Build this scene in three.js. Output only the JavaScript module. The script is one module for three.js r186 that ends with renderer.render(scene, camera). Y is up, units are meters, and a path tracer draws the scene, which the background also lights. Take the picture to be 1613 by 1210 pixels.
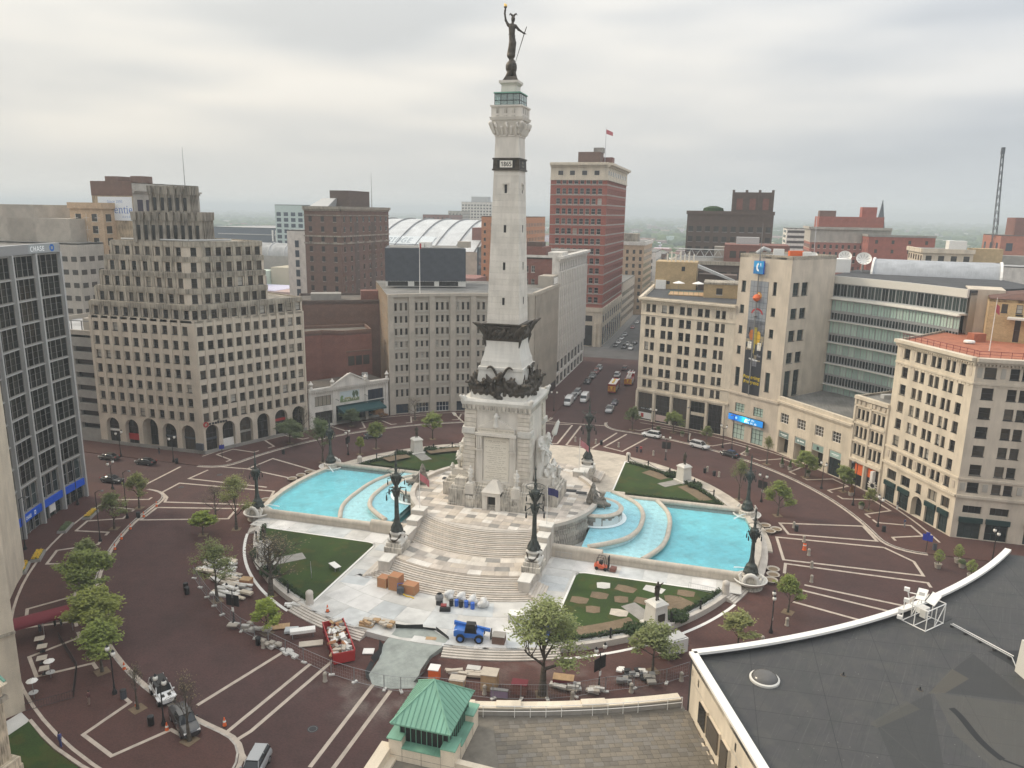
import*as THREE from 'three';
import{toCreasedNormals}from 'three/addons/utils/BufferGeometryUtils.js';
const scene=new THREE.Scene();
const camera=new THREE.PerspectiveCamera(53.711,1613 / 1210,0.5,20000);
camera.position.set(35.633,54.577,124.3);
camera.rotation.order='YXZ';
camera.rotation.set(-0.22277,0.27197,0.01631);
scene.add(camera);
const renderer=new THREE.WebGLRenderer({antialias:true});
renderer.toneMapping=THREE.LinearToneMapping;
renderer.toneMappingExposure=1.34;
renderer.shadowMap.enabled=true;
const TAU=Math.PI*2,{sin,cos,PI,sqrt,abs,min,max,floor,atan2,hypot}=Math;
const RNG=s=>()=>{s|=0;s=s + 0x6D2B79F5|0;let t=Math.imul(s ^ s>>>15,1|s);t=t + Math.imul(t ^ t>>>7,61|t)^ t;return((t ^ t>>>14)>>>0)/ 4294967296;};
const clamp=(x,a=0,b=1)=>min(b,max(a,x)),lerp=(a,b,t)=>a +(b - a)*t;
const sstep=(a,b,x)=>{const t=clamp((x - a)/(b - a));return t*t*(3 - 2*t);};
const LAT=(()=>{const r=RNG(77),a=new Float32Array(65536);for(let i=0;i<65536;i++)a[i]=r();return a;})();
const hsh=(x,y,s)=>LAT[((x*73 + y*179 + s*311)^(x*29 ^ y*57))&65535];
function vn(x,y,px,py,s){
const X=floor(x),Y=floor(y),f=x - X,g=y - Y,u=f*f*(3 - 2*f),v=g*g*(3 - 2*g);
const m=(a,p)=>((a%p)+ p)%p,x0=m(X,px),x1=m(X + 1,px),y0=m(Y,py),y1=m(Y + 1,py);
return lerp(lerp(hsh(x0,y0,s),hsh(x1,y0,s),u),lerp(hsh(x0,y1,s),hsh(x1,y1,s),u),v);
}
function fbm(u,v,p,o,s=0,py=p){let a=.5,r=0,t=0;for(let i=0;i<o;i++){r +=a*vn(u*p,v*py,p,py,s + i*17);t +=a;a*=.5;p*=2;py*=2;}return r / t;}
const SUNV=new THREE.Vector3(-170,112,-22).normalize();
function skyTexture(){
const W=1024,H=512,d=new Float32Array(W*H*4);
for(let j=0;j<H;j++){
const el=((j + .5)/ H - .5)*PI;
for(let i=0;i<W;i++){
const az=((i + .5)/ W - .5)*TAU;
const x=cos(az)*cos(el),z=sin(az)*cos(el),y=sin(el);
const s=max(0,y);
const A=az / TAU + .5,E=el / PI + .5;
const n=fbm(A + .03*fbm(A,E,9,3,5),E,16,5,41,44),w2=fbm(A,E,40,4,57,150),w3=fbm(A + .2,E,7,3,63,22);
const c=clamp((n - .5)*2.6 +(w2 - .5)*.8 +(w3 - .5)*1.0,-.62,.62);
let L=1.2*(1 + 1.7*s)/ 2.7*(1 + .27*c);
const ang=Math.acos(clamp(x*SUNV.x + y*SUNV.y + z*SUNV.z,-1,1)),glow=Math.exp(-((ang / .72)**2));
L*=1 + .34*glow;const east=sstep(-.8,.9,x*SUNV.x*1.25 + z*SUNV.z),low=Math.exp(-s*16),cw=clamp(.5 - c);
let r=L*lerp(.945,1.03,east)*lerp(1.02,.965,cw),g=L*lerp(.975,1.01,east),b=L*lerp(1.015,.955,east)*lerp(.97,1.045,cw);
r*=1 + .05*glow;b*=1 - .07*glow;
const hz=low*.72;r=lerp(r,lerp(.50,.66,east),hz);g=lerp(g,lerp(.565,.645,east),hz);b=lerp(b,lerp(.60,.60,east),hz);
if(y<0){r=.38;g=.42;b=.45;}
const o=(j*W + i)*4;d[o]=r;d[o + 1]=g;d[o + 2]=b;d[o + 3]=1;
}
}
const t=new THREE.DataTexture(d,W,H,THREE.RGBAFormat,THREE.FloatType);
t.mapping=THREE.EquirectangularReflectionMapping;t.magFilter=t.minFilter=THREE.LinearFilter;t.needsUpdate=true;
return t;
}
const SKY=skyTexture();
scene.background=SKY;scene.environment=SKY;
const sun=new THREE.DirectionalLight(new THREE.Color(1,.86,.66),1.5);
sun.position.copy(SUNV).multiplyScalar(210);sun.castShadow=true;sun.shadow.radius=24;
sun.shadow.mapSize.set(4096,4096);
Object.assign(sun.shadow.camera,{left:-220,right:220,top:220,bottom:-220,near:1,far:700});
scene.add(sun);
scene.fog=new THREE.FogExp2(new THREE.Color(.60,.66,.70),0.0004);
const used=new Map();
const numbered=n=>{const k=used.get(n)||0;used.set(n,k + 1);return k?n + '_' + String(k).padStart(3,'0'):n;};
function tag(o,label,category,group,kind){if(label)o.userData.label=label;if(category)o.userData.category=category;if(group)o.userData.group=group;if(kind)o.userData.kind=kind;return o;}
function thing(name,label,category,p=[0,0,0],ry=0,group){
const o=new THREE.Group();o.name=numbered(name);o.position.set(p[0],p[1],p[2]);o.rotation.y=ry;scene.add(o);
return tag(o,label,category,group);
}
function copyOf(src,p,ry,label,group,s){
const o=src.clone();o.name=numbered(src.name.replace(/_\d+$/,''));o.userData={...src.userData};if(label)o.userData.label=label;if(group)o.userData.group=group;
o.position.set(p[0],p[1],p[2]);o.rotation.y=ry||0;if(s)o.scale.setScalar(s);scene.add(o);return o;
}
const m4=(p,ry=0,rx=0,rz=0,s=1)=>new THREE.Matrix4().compose(new THREE.Vector3(...p),new THREE.Quaternion().setFromEuler(new THREE.Euler(rx,ry,rz,'YXZ')),typeof s==='number'?new THREE.Vector3(s,s,s):new THREE.Vector3(...s));
class MB{
constructor(){this.p=[];this.c=null;}
tri(a,b,c){this.p.push(a[0],a[1],a[2],b[0],b[1],b[2],c[0],c[1],c[2]);return this;}
quad(a,b,c,d){return this.tri(a,b,c).tri(a,c,d);}
hex(v){
const[a,b,c,d,e,f,g,h]=v;
return this.quad(d,c,b,a).quad(e,f,g,h).quad(a,b,f,e).quad(b,c,g,f).quad(c,d,h,g).quad(d,a,e,h);
}
box(x0,x1,y0,y1,z0,z1){return this.hex([[x0,y0,z1],[x1,y0,z1],[x1,y0,z0],[x0,y0,z0],[x0,y1,z1],[x1,y1,z1],[x1,y1,z0],[x0,y1,z0]]);}
fr(cx,cz,w0,d0,y0,w1,d1,y1,ry=0){
const c=cos(ry),s=sin(ry),P=(a,b,y)=>[cx + a*c + b*s,y,cz - a*s + b*c],w=w0 / 2,d=d0 / 2,W=w1 / 2,D=d1 / 2;
return this.hex([P(-w,d,y0),P(w,d,y0),P(w,-d,y0),P(-w,-d,y0),P(-W,D,y1),P(W,D,y1),P(W,-D,y1),P(-W,-D,y1)]);
}
bx(cx,y0,cz,w,h,d,ry=0){return this.fr(cx,cz,w,d,y0,w,d,y0 + h,ry);}
prism(poly,y0,y1,bottom=true){
const pts=poly.map(q=>new THREE.Vector2(q[0],-q[1]));
if(THREE.ShapeUtils.area(pts)<0){poly=poly.slice().reverse();pts.reverse();}
for(const[a,b,c]of THREE.ShapeUtils.triangulateShape(pts,[])){
const A=poly[a],B=poly[b],D=poly[c];
this.tri([A[0],y1,A[1]],[B[0],y1,B[1]],[D[0],y1,D[1]]);
if(bottom)this.tri([A[0],y0,A[1]],[D[0],y0,D[1]],[B[0],y0,B[1]]);
}
for(let i=0;i<poly.length;i++){const A=poly[i],B=poly[(i + 1)%poly.length];this.quad([A[0],y0,A[1]],[B[0],y0,B[1]],[B[0],y1,B[1]],[A[0],y1,A[1]]);}
return this;
}
sheet(poly,y){
const pts=poly.map(q=>new THREE.Vector2(q[0],-q[1]));
if(THREE.ShapeUtils.area(pts)<0){poly=poly.slice().reverse();pts.reverse();}
for(const[a,b,c]of THREE.ShapeUtils.triangulateShape(pts,[])){const A=poly[a],B=poly[b],D=poly[c];this.tri([A[0],y,A[1]],[B[0],y,B[1]],[D[0],y,D[1]]);}
return this;
}
geo(g,m){
const q=g.index?g.toNonIndexed():g,a=q.attributes.position,v=new THREE.Vector3();
for(let i=0;i<a.count;i++){v.fromBufferAttribute(a,i);if(m)v.applyMatrix4(m);this.p.push(v.x,v.y,v.z);}
return this;
}
mb(o,m){const v=new THREE.Vector3();for(let i=0;i<o.p.length;i +=3){v.set(o.p[i],o.p[i + 1],o.p[i + 2]);if(m)v.applyMatrix4(m);this.p.push(v.x,v.y,v.z);}return this;}
tube(pts,r,seg=6){
const P=pts.map(p=>new THREE.Vector3(...p)),rings=[],n=P.length,up=new THREE.Vector3(0,1,0);let ref=null;
for(let i=0;i<n;i++){
const t=new THREE.Vector3().subVectors(P[min(n - 1,i + 1)],P[max(0,i - 1)]).normalize();
if(!ref)ref=abs(t.y)>.9?new THREE.Vector3(1,0,0):up.clone();
const a=new THREE.Vector3().crossVectors(ref,t);if(a.lengthSq()<1e-6)a.set(1,0,0);a.normalize();const b=new THREE.Vector3().crossVectors(t,a);
ref=b.clone();
const R=Array.isArray(r)?r[i]:r,ring=[];
for(let k=0;k<seg;k++){const q=k / seg*TAU,c=cos(q)*R,s=sin(q)*R;ring.push([P[i].x + a.x*c + b.x*s,P[i].y + a.y*c + b.y*s,P[i].z + a.z*c + b.z*s]);}
rings.push(ring);
}
for(let i=0;i + 1<n;i++)for(let k=0;k<seg;k++){const l=(k + 1)%seg;this.quad(rings[i][k],rings[i][l],rings[i + 1][l],rings[i + 1][k]);}
for(let k=1;k + 1<seg;k++){this.tri(rings[0][0],rings[0][k + 1],rings[0][k]);const e=rings[n - 1];this.tri(e[0],e[k],e[k + 1]);}
return this;
}
lathe(prof,seg=12,x=0,y=0,z=0,a0=0,a1=TAU){
for(let i=0;i + 1<prof.length;i++)for(let k=0;k<seg;k++){
const A=a0 +(a1 - a0)*k / seg,B=a0 +(a1 - a0)*(k + 1)/ seg,[r0,h0]=prof[i],[r1,h1]=prof[i + 1];
const P=(r,h,q)=>[x + r*cos(q),y + h,z - r*sin(q)];
if(r0>1e-5)this.tri(P(r0,h0,A),P(r0,h0,B),P(r1,h1,B));
if(r1>1e-5)this.tri(P(r0,h0,A),P(r1,h1,B),P(r1,h1,A));
}
return this;
}
geometry(smooth){
let g=new THREE.BufferGeometry();g.setAttribute('position',new THREE.Float32BufferAttribute(this.p,3));
if(smooth)g=toCreasedNormals(g,smooth===true?.7:smooth);else g.computeVertexNormals();
return uvm(g);
}
build(name,mat,parent,smooth){
const o=new THREE.Mesh(this.geometry(smooth),mat);o.name=parent?name:numbered(name);o.castShadow=o.receiveShadow=true;(parent||scene).add(o);return o;
}
}
function uvm(g){
const p=g.attributes.position,n=g.attributes.normal,u=new Float32Array(p.count*2);
for(let i=0;i<p.count;i +=3){
let x=0,y=0,z=0;for(let k=0;k<3;k++){x +=n.getX(i + k);y +=n.getY(i + k);z +=n.getZ(i + k);}
const flat=abs(y)>1.4*hypot(x,z),l=hypot(x,z)||1,tx=z / l,tz=-x / l;
for(let k=0;k<3&&i + k<p.count;k++){const X=p.getX(i + k),Y=p.getY(i + k),Z=p.getZ(i + k);u[(i + k)*2]=flat?X:X*tx + Z*tz;u[(i + k)*2 + 1]=flat?-Z:Y;}
}
g.setAttribute('uv',new THREE.BufferAttribute(u,2));return g;
}
function mesh(geo,name,mat,parent,p,ry){const o=new THREE.Mesh(geo,mat);o.name=parent?name:numbered(name);o.castShadow=o.receiveShadow=true;if(p)o.position.set(...p);if(ry)o.rotation.y=ry;(parent||scene).add(o);return o;}
function blob(bones,cell=.1,k=.08,noise=0){
let lo=[1e9,1e9,1e9],hi=[-1e9,-1e9,-1e9];
for(const b of bones)for(const o of[0,4])for(let a=0;a<3;a++){lo[a]=min(lo[a],b[o + a]- b[o + 3]);hi[a]=max(hi[a],b[o + a]+ b[o + 3]);}
const pad=k + cell*2.5 + noise;lo=lo.map(v=>v - pad);hi=hi.map(v=>v + pad);
const N=[0,1,2].map(a=>Math.ceil((hi[a]- lo[a])/ cell)+ 1),F=new Float32Array(N[0]*N[1]*N[2]).fill(1e3),id=(x,y,z)=>x + N[0]*(y + N[1]*z);
for(const b of bones){
const R=max(b[3],b[7])+ k*3 + cell*2,i0=[],i1=[];
for(let a=0;a<3;a++){i0[a]=max(0,floor((min(b[a],b[4 + a])- R - lo[a])/ cell));i1[a]=min(N[a]- 1,Math.ceil((max(b[a],b[4 + a])+ R - lo[a])/ cell));}
const dx=b[4]- b[0],dy=b[5]- b[1],dz=b[6]- b[2],L=dx*dx + dy*dy + dz*dz||1e-9;
for(let z=i0[2];z<=i1[2];z++)for(let y=i0[1];y<=i1[1];y++)for(let x=i0[0];x<=i1[0];x++){
const X=lo[0]+ x*cell - b[0],Y=lo[1]+ y*cell - b[1],Z=lo[2]+ z*cell - b[2],t=clamp((X*dx + Y*dy + Z*dz)/ L);
let d=hypot(X - dx*t,Y - dy*t,Z - dz*t)-(b[3]+(b[7]- b[3])*t);
if(noise)d +=noise*(sin(X*9 + Y*7)*sin(Y*11 + Z*8)+ .6*sin(X*21 + Z*17)*sin(Y*19));
const i=id(x,y,z),h=max(k - abs(F[i]- d),0)/ k;F[i]=min(F[i],d)- h*h*k*.25;
}
}
const vid=new Int32Array(F.length).fill(-1),vs=[],q=[],E=[[0,1],[0,2],[0,4],[1,3],[1,5],[2,3],[2,6],[3,7],[4,5],[4,6],[5,7],[6,7]],f=new Float32Array(8);
for(let z=0;z<N[2]- 1;z++)for(let y=0;y<N[1]- 1;y++)for(let x=0;x<N[0]- 1;x++){
let mk=0;for(let c=0;c<8;c++){f[c]=F[id(x +(c&1),y +(c>>1&1),z +(c>>2))];if(f[c]<0)mk|=1<<c;}
if(mk===0||mk===255)continue;
let sx=0,sy=0,sz=0,n=0;
for(const[a,b]of E)if((f[a]<0)!==(f[b]<0)){const t=f[a]/(f[a]- f[b]);sx +=lerp(a&1,b&1,t);sy +=lerp(a>>1&1,b>>1&1,t);sz +=lerp(a>>2,b>>2,t);n++;}
vid[id(x,y,z)]=vs.length / 3;vs.push(lo[0]+(x + sx / n)*cell,lo[1]+(y + sy / n)*cell,lo[2]+(z + sz / n)*cell);
}
const idx=[];
for(let z=1;z<N[2]- 1;z++)for(let y=1;y<N[1]- 1;y++)for(let x=1;x<N[0]- 1;x++){
const s=F[id(x,y,z)]<0;
const face=(a,b,c,d,flip)=>{if(a<0||b<0||c<0||d<0)return;flip?idx.push(a,b,c,a,c,d):idx.push(a,c,b,a,d,c);};
if(s!==F[id(x + 1,y,z)]<0)face(vid[id(x,y - 1,z - 1)],vid[id(x,y,z - 1)],vid[id(x,y,z)],vid[id(x,y - 1,z)],s);
if(s!==F[id(x,y + 1,z)]<0)face(vid[id(x - 1,y,z - 1)],vid[id(x - 1,y,z)],vid[id(x,y,z)],vid[id(x,y,z - 1)],s);
if(s!==F[id(x,y,z + 1)]<0)face(vid[id(x - 1,y - 1,z)],vid[id(x,y - 1,z)],vid[id(x,y,z)],vid[id(x - 1,y,z)],s);
}
const g=new THREE.BufferGeometry();g.setAttribute('position',new THREE.Float32BufferAttribute(vs,3));g.setIndex(idx);g.computeVertexNormals();
const pn=g.attributes.position,uv=new Float32Array(pn.count*2);for(let i=0;i<pn.count;i++){uv[i*2]=pn.getX(i)+ pn.getZ(i);uv[i*2 + 1]=pn.getY(i);}
g.setAttribute('uv',new THREE.BufferAttribute(uv,2));return g;
}
const toS=v=>255*(v<=.0031308?12.92*v:1.055*Math.pow(v,1 / 2.4)- .055);
function tex(n,fn,metres,linear){
const d=new Uint8Array(n*n*4);
for(let j=0;j<n;j++)for(let i=0;i<n;i++){let c=fn(i / n,j / n);if(typeof c==='number')c=[c,c,c];const o=(j*n + i)*4;for(let k=0;k<3;k++)d[o + k]=clamp(linear?c[k]*255:toS(clamp(c[k])),0,255);d[o + 3]=255;}
const t=new THREE.DataTexture(d,n,n,THREE.RGBAFormat);t.wrapS=t.wrapT=THREE.RepeatWrapping;t.magFilter=THREE.LinearFilter;t.minFilter=THREE.LinearMipmapLinearFilter;t.generateMipmaps=true;t.colorSpace=linear?THREE.NoColorSpace:THREE.SRGBColorSpace;
t.repeat.set(1 / metres,1 / metres);t.needsUpdate=true;return t;
}
const rep=(t,m)=>{const c=t.clone();c.repeat.set(1 / m,1 / m);c.needsUpdate=true;return c;};
const T={
stone:tex(512,(u,v)=>{const b=fbm(u,v,4,5,1),s=fbm(u,v,24,4,5,3),g=vn(u*256,v*256,256,256,8);return clamp(.84 + .3*(b - .5)+ .2*(s - .5)+ .1*(g - .5));},9),
soot:tex(512,(u,v)=>{const b=fbm(u,v,4,5,21),s=fbm(u,v,40,4,25,3);const k=clamp(.5 + .9*(b - .5)+ 1.1*(s - .5)+ .25);return[k,k*.985,k*.96];},8),
brick:tex(1024,(u,v)=>{
const R=64,row=floor(v*R),fu=(u*32 +(row&1)*.5),col=floor(fu),m=(fu - col<.05||v*R - row<.1)?.72:1;
const t=hsh((col%32 + 32)%32,row,3),b=fbm(u,v,3,4,31);const k=m*(.66 + .38*t)*(.78 + .44*b);return[k*(1 - .06*t),k*(.95 + .1*hsh(col&31,row,9)),k];
},6.4),
wallbrick:tex(512,(u,v)=>{const R=56,row=floor(v*R),fu=u*20 +(row&1)*.5,col=floor(fu),m=(fu - col<.06||v*R - row<.16)?1.12:1;return clamp(m*(.62 + .24*hsh(((col%20)+ 20)%20,row,5))*(.82 + .36*fbm(u,v,4,4,61))+ .04);},4.2),
conc:tex(512,(u,v)=>{const b=fbm(u,v,3,6,11),s=fbm(u,v,9,5,15);return clamp(.8 + .42*(b - .5)+ .3*(s - .5));},11),
grass:tex(512,(u,v)=>{const a=fbm(u,v,5,4,71),f=vn(u*200,v*200,200,200,73),p=sstep(.6,.74,fbm(u,v,7,4,79)),k=.5 + .5*a + .4*(f - .5);return[k*lerp(.8,1.5,p),k*lerp(1,1.05,p),k*lerp(.7,.8,p)];},14),
roof:tex(512,(u,v)=>{const b=fbm(u,v,3,5,91),s=fbm(u,v,60,3,93,4),h=hsh(floor(u*300),floor(v*300),7);return clamp(.62 + .5*(b - .5)+ .3*(s - .5)+(h>.996?.35:0));},8),
metal:tex(256,(u,v)=>clamp(.8 + .4*(fbm(u,v,4,5,101)- .5)+ .2*(fbm(u,v,40,3,103,3)- .5)),5),
water:tex(512,(u,v)=>clamp(.5*fbm(u,v,12,4,111)+ .5*fbm(u + .3,v + .1,30,3,113)),9,true),
rough:tex(256,(u,v)=>fbm(u,v,10,5,121),1.6,true),
};
const C3=(r,g,b)=>new THREE.Color().setRGB(r,g,b);
const std=(r,g,b,rough=.85,o={})=>new THREE.MeshStandardMaterial({color:C3(r,g,b),roughness:rough,side:THREE.DoubleSide,...o});
const stone=(r,g,b,m=9,t=T.stone)=>std(r,g,b,.88,{map:rep(t,m)});
const M={
lime:stone(.65,.565,.46),limeD:stone(.42,.375,.31,8,T.soot),crown:stone(.33,.295,.25,7,T.soot),limeW:stone(.75,.655,.52),limeG:stone(.47,.435,.38),
mono:stone(.74,.69,.615,10),monoW:stone(.77,.74,.68,12),monoS:stone(.64,.6,.535,5,T.soot),step:stone(.63,.575,.51,6),slabs:[stone(.62,.54,.45,5),stone(.74,.67,.58,5),stone(.52,.46,.4,5),stone(.68,.6,.52,5),stone(.8,.75,.68,5)],slabD:stone(.33,.31,.28,4),
bronze:std(.085,.07,.055,.5,{metalness:.45,map:rep(T.soot,2)}),bronzeG:std(.07,.082,.076,.5,{metalness:.4,map:rep(T.soot,2)}),gold:std(.75,.5,.15,.35,{metalness:.8}),
brickRoad:std(.086,.0395,.0335,.85,{map:T.brick,vertexColors:true}),brickWalk:std(.096,.04,.032,.85,{map:rep(T.brick,5.3)}),
band:stone(.56,.48,.40,3),kerb:stone(.5,.46,.41,4),white:std(.78,.76,.72,.6),pale:stone(.66,.64,.60,12,T.conc),paleG:stone(.6,.62,.62,12,T.conc),tan:stone(.6,.53,.44,8,T.conc),conc:stone(.47,.42,.355,14,T.conc),concD:stone(.34,.32,.29,9,T.conc),
asphalt:stone(.13,.125,.125,12,T.conc),dark:std(.03,.03,.032,.7),black:std(.015,.015,.016,.5),grey:std(.2,.2,.2,.7),lgrey:std(.45,.45,.44,.6),roofD:stone(.085,.088,.095,7,T.roof),roofG:stone(.3,.29,.27,10,T.roof),roofT:stone(.2,.17,.14,9,T.roof),roofW:stone(.6,.6,.6,10,T.roof),
redB:stone(.40,.12,.085,4.2,T.wallbrick),brownB:stone(.21,.125,.095,4.2,T.wallbrick),darkB:stone(.15,.105,.085,4.2,T.wallbrick),oldRed:stone(.26,.115,.09,4.2,T.wallbrick),ochre:stone(.55,.40,.22,4.2,T.wallbrick),peach:stone(.6,.43,.28,4.2,T.wallbrick),terra:stone(.74,.70,.64,6),
grass:std(.046,.072,.011,.95,{map:T.grass}),dirt:stone(.215,.155,.095,3,T.conc),hedge:std(.03,.065,.02,.95,{map:rep(T.grass,2)}),
trim:std(.62,.6,.55,.6),frameD:std(.05,.05,.05,.5),frameL:std(.35,.35,.34,.5),alum:std(.42,.43,.44,.35,{metalness:.5}),steel:std(.5,.5,.52,.35,{metalness:.7}),bluegrey:std(.085,.095,.115,.6,{map:rep(T.metal,4)}),copper:std(.21,.43,.315,.6,{map:T.metal}),copperD:std(.13,.28,.21,.6),teal:std(.02,.07,.075,.5),green:std(.008,.035,.034,.5),
red:std(.4,.03,.03,.5),orange:std(.75,.14,.03,.6),blue:std(.03,.12,.5,.45),chase:std(.01,.1,.62,.5),yellow:std(.75,.5,.04,.5),wood:stone(.5,.33,.18,2),card:std(.42,.2,.1,.8),maroon:std(.16,.02,.03,.8),
barkM:stone(.12,.10,.08,1,T.soot),
};
const glassOf=(r,g,b,ro=.1)=>new THREE.MeshPhysicalMaterial({color:C3(r,g,b),roughness:ro,metalness:0,ior:1.52,side:THREE.DoubleSide});
const GL=[glassOf(.022,.02,.019),glassOf(.035,.03,.027),glassOf(.05,.045,.04,.14),glassOf(.012,.012,.013),glassOf(.09,.075,.06,.2)];
const GLdark=[glassOf(.012,.014,.013),glassOf(.02,.022,.02),glassOf(.03,.032,.028)];GLdark.forEach(m=>{m.specularIntensity=.55;});
const GLblind=[glassOf(.3,.27,.22,.3),glassOf(.42,.4,.36,.3)],GLteal=[glassOf(.02,.03,.032),glassOf(.04,.055,.055),glassOf(.015,.02,.022)],GLpale=[glassOf(.42,.56,.49,.16),glassOf(.48,.6,.53,.16),glassOf(.38,.5,.45,.16)],GLblue=[glassOf(.02,.03,.05),glassOf(.03,.045,.07)];
const struct=(o,label)=>{o.userData.kind='structure';if(label)o.userData.label=label;return o;};
const pol=(r,a)=>[r*sin(a*PI / 180),-r*cos(a*PI / 180)];
const arcPts=(r,a0,a1,n)=>Array.from({length:n + 1},(_,i)=>pol(r,lerp(a0,a1,i / n)));
const n2=(x,z,s=0)=>fbm(x / 64 + .5 + s*.13,z / 64 + .5,8,4,200 + s);
function colored(verts,cols,idx,name,mat){
const g=new THREE.BufferGeometry();g.setAttribute('position',new THREE.Float32BufferAttribute(verts,3));g.setAttribute('color',new THREE.Float32BufferAttribute(cols,3));g.setIndex(idx);g.computeVertexNormals();
const uv=[];for(let i=0;i<verts.length;i +=3)uv.push(verts[i],-verts[i + 2]);g.setAttribute('uv',new THREE.Float32BufferAttribute(uv,2));
return mesh(g,name,mat);
}
{
const v=[],c=[],ix=[],NA=128,rs=[0];for(let r=40;r<15000;r*=1.12)rs.push(r);
rs.forEach((r,i)=>{for(let k=0;k<=NA;k++){const[x,z]=pol(r,k / NA*360);v.push(x,-.06 -(r>400?min(2,(r - 400)*.002):0),z);
const n=n2(x*.05,z*.05),m=n2(x*.2,z*.2,3),far=sstep(230,700,r +(m - .5)*300),gr=[.055,.085,.04],ur=[.2,.19,.18];const t=clamp(far*(.25 + 1.1*n)- .12,0,1),q=.7 + .6*m;for(let a=0;a<3;a++)c.push(lerp(ur[a],gr[a],t)*q);}});
for(let i=0;i + 1<rs.length;i++)for(let k=0;k<NA;k++){const a=i*(NA + 1)+ k,b=a + NA + 1;ix.push(a,b,a + 1,a + 1,b,b + 1);}
struct(colored(v,c,ix,'ground',std(1,1,1,.95,{vertexColors:true,side:THREE.DoubleSide})));
}
{
const v=[],c=[],ix=[],NA=480,rs=[];for(let r=40;r<=70;r +=.6)rs.push(r);
const col=(x,z,r)=>{const n=n2(x,z),m=n2(x*4,z*4,2),inr=sstep(50,56,r +(m - .5)*7),q=.78 + .42*n + .3*(m - .5);const red=lerp(1.22,1,inr);const du=clamp(Math.exp(-(((x - 1)/ 6.5)**2 +((z - 54)/ 3.6)**2))*1.5 + Math.exp(-(((x - 20)/ 12)**2 +((z - 44)/ 4)**2))*.8)*sstep(.42,.66,n2(x*6,z*6,8));return[lerp(q*red,2.6,du*.5),lerp(q*lerp(1.08,1,inr),4.6,du*.5),lerp(q*lerp(1.02,1.06,inr),4.8,du*.5)];};
for(const r of rs)for(let k=0;k<=NA;k++){const[x,z]=pol(r,k / NA*360);v.push(x,0,z);c.push(...col(x,z,r));}
for(let i=0;i + 1<rs.length;i++)for(let k=0;k<NA;k++){const a=i*(NA + 1)+ k,b=a + NA + 1;ix.push(a,b,a + 1,a + 1,b,b + 1);}
const arm=(x0,x1,z0,z1)=>{const nx=Math.ceil((x1 - x0)/ 2),nz=Math.ceil((z1 - z0)/ 2),o=v.length / 3;for(let j=0;j<=nz;j++)for(let i=0;i<=nx;i++){const x=lerp(x0,x1,i / nx),z=lerp(z0,z1,j / nz);v.push(x,-.004,z);c.push(...col(x,z,62));}for(let j=0;j<nz;j++)for(let i=0;i<nx;i++){const a=o + j*(nx + 1)+ i,b=a + nx + 1;ix.push(a,b,a + 1,a + 1,b,b + 1);}};
arm(-16,16,-164,-58);arm(-16,16,58,140);arm(-190,-55,-16,16);arm(55,190,-16,16);
struct(colored(v,c,ix,'brick_road',M.brickRoad));
}
{
struct(new MB().box(-300,300,-.02,.012,-186,-164).build('asphalt_street',M.asphalt));
struct(new MB().box(-9.5,9.5,-.02,.008,-640,-186).build('asphalt_street',M.asphalt));
}
const BLK=300;
function corner(sx,sz){
const k=7.6,R=65.8,pts=[],a=Math.asin((k + 5)/ R)*180 / PI;
const arc=arcPts(R,a,90 - a,40),bez=(A,Q,B)=>Array.from({length:7},(_,i)=>{const t=i / 6;return[(1 - t)**2*A[0]+ 2*t*(1 - t)*Q[0]+ t*t*B[0],(1 - t)**2*A[1]+ 2*t*(1 - t)*Q[1]+ t*t*B[1]];});
const zi=-sqrt(R*R - k*k);
pts.push(...bez([k,zi - 6],[k,zi - .2],arc[0]),...arc.slice(1,-1),...bez(arc[40],[-zi + .2,-k],[-zi + 6,-k]));
return pts.map(([x,z])=>[x*sx,z*sz]);
}
const inset=(pts,d)=>pts.map((p,i)=>{const a=pts[max(0,i - 1)],b=pts[min(pts.length - 1,i + 1)],l=hypot(b[0]- a[0],b[1]- a[1])||1;return[p[0]-(b[1]- a[1])/ l*d,p[1]+(b[0]- a[0])/ l*d];});
function ribbon(mb,pts,w,y,h=0){
const n=pts.length,L=[],Rr=[];
for(let i=0;i<n;i++){
const a=pts[max(0,i - 1)],p=pts[i],b=pts[min(n - 1,i + 1)];let n1=i?[-(p[1]- a[1]),p[0]- a[0]]:null,m=i<n - 1?[-(b[1]- p[1]),b[0]- p[0]]:null;n1=n1||m;m=m||n1;
const l1=hypot(...n1),l2=hypot(...m);n1=[n1[0]/ l1,n1[1]/ l1];m=[m[0]/ l2,m[1]/ l2];let q=[n1[0]+ m[0],n1[1]+ m[1]];const d=max(.5,(q[0]*q[0]+ q[1]*q[1])/ 2);q=[q[0]/ d,q[1]/ d];
L.push([p[0]+ q[0]*w / 2,p[1]+ q[1]*w / 2]);Rr.push([p[0]- q[0]*w / 2,p[1]- q[1]*w / 2]);
}
for(let i=0;i + 1<n;i++)mb.prism([L[i],L[i + 1],Rr[i + 1],Rr[i]],h?y:y - .03,h?y + h:y,false);
}
const quads=[['southwest',1,-1,1,1],['southeast',-1,-1,-1,1],['northwest',1,1,1,-1],['northeast',-1,1,-1,-1]];
const kerbMats=[M.kerb,stone(.44,.4,.36,3),stone(.55,.5,.44,3)];
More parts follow.
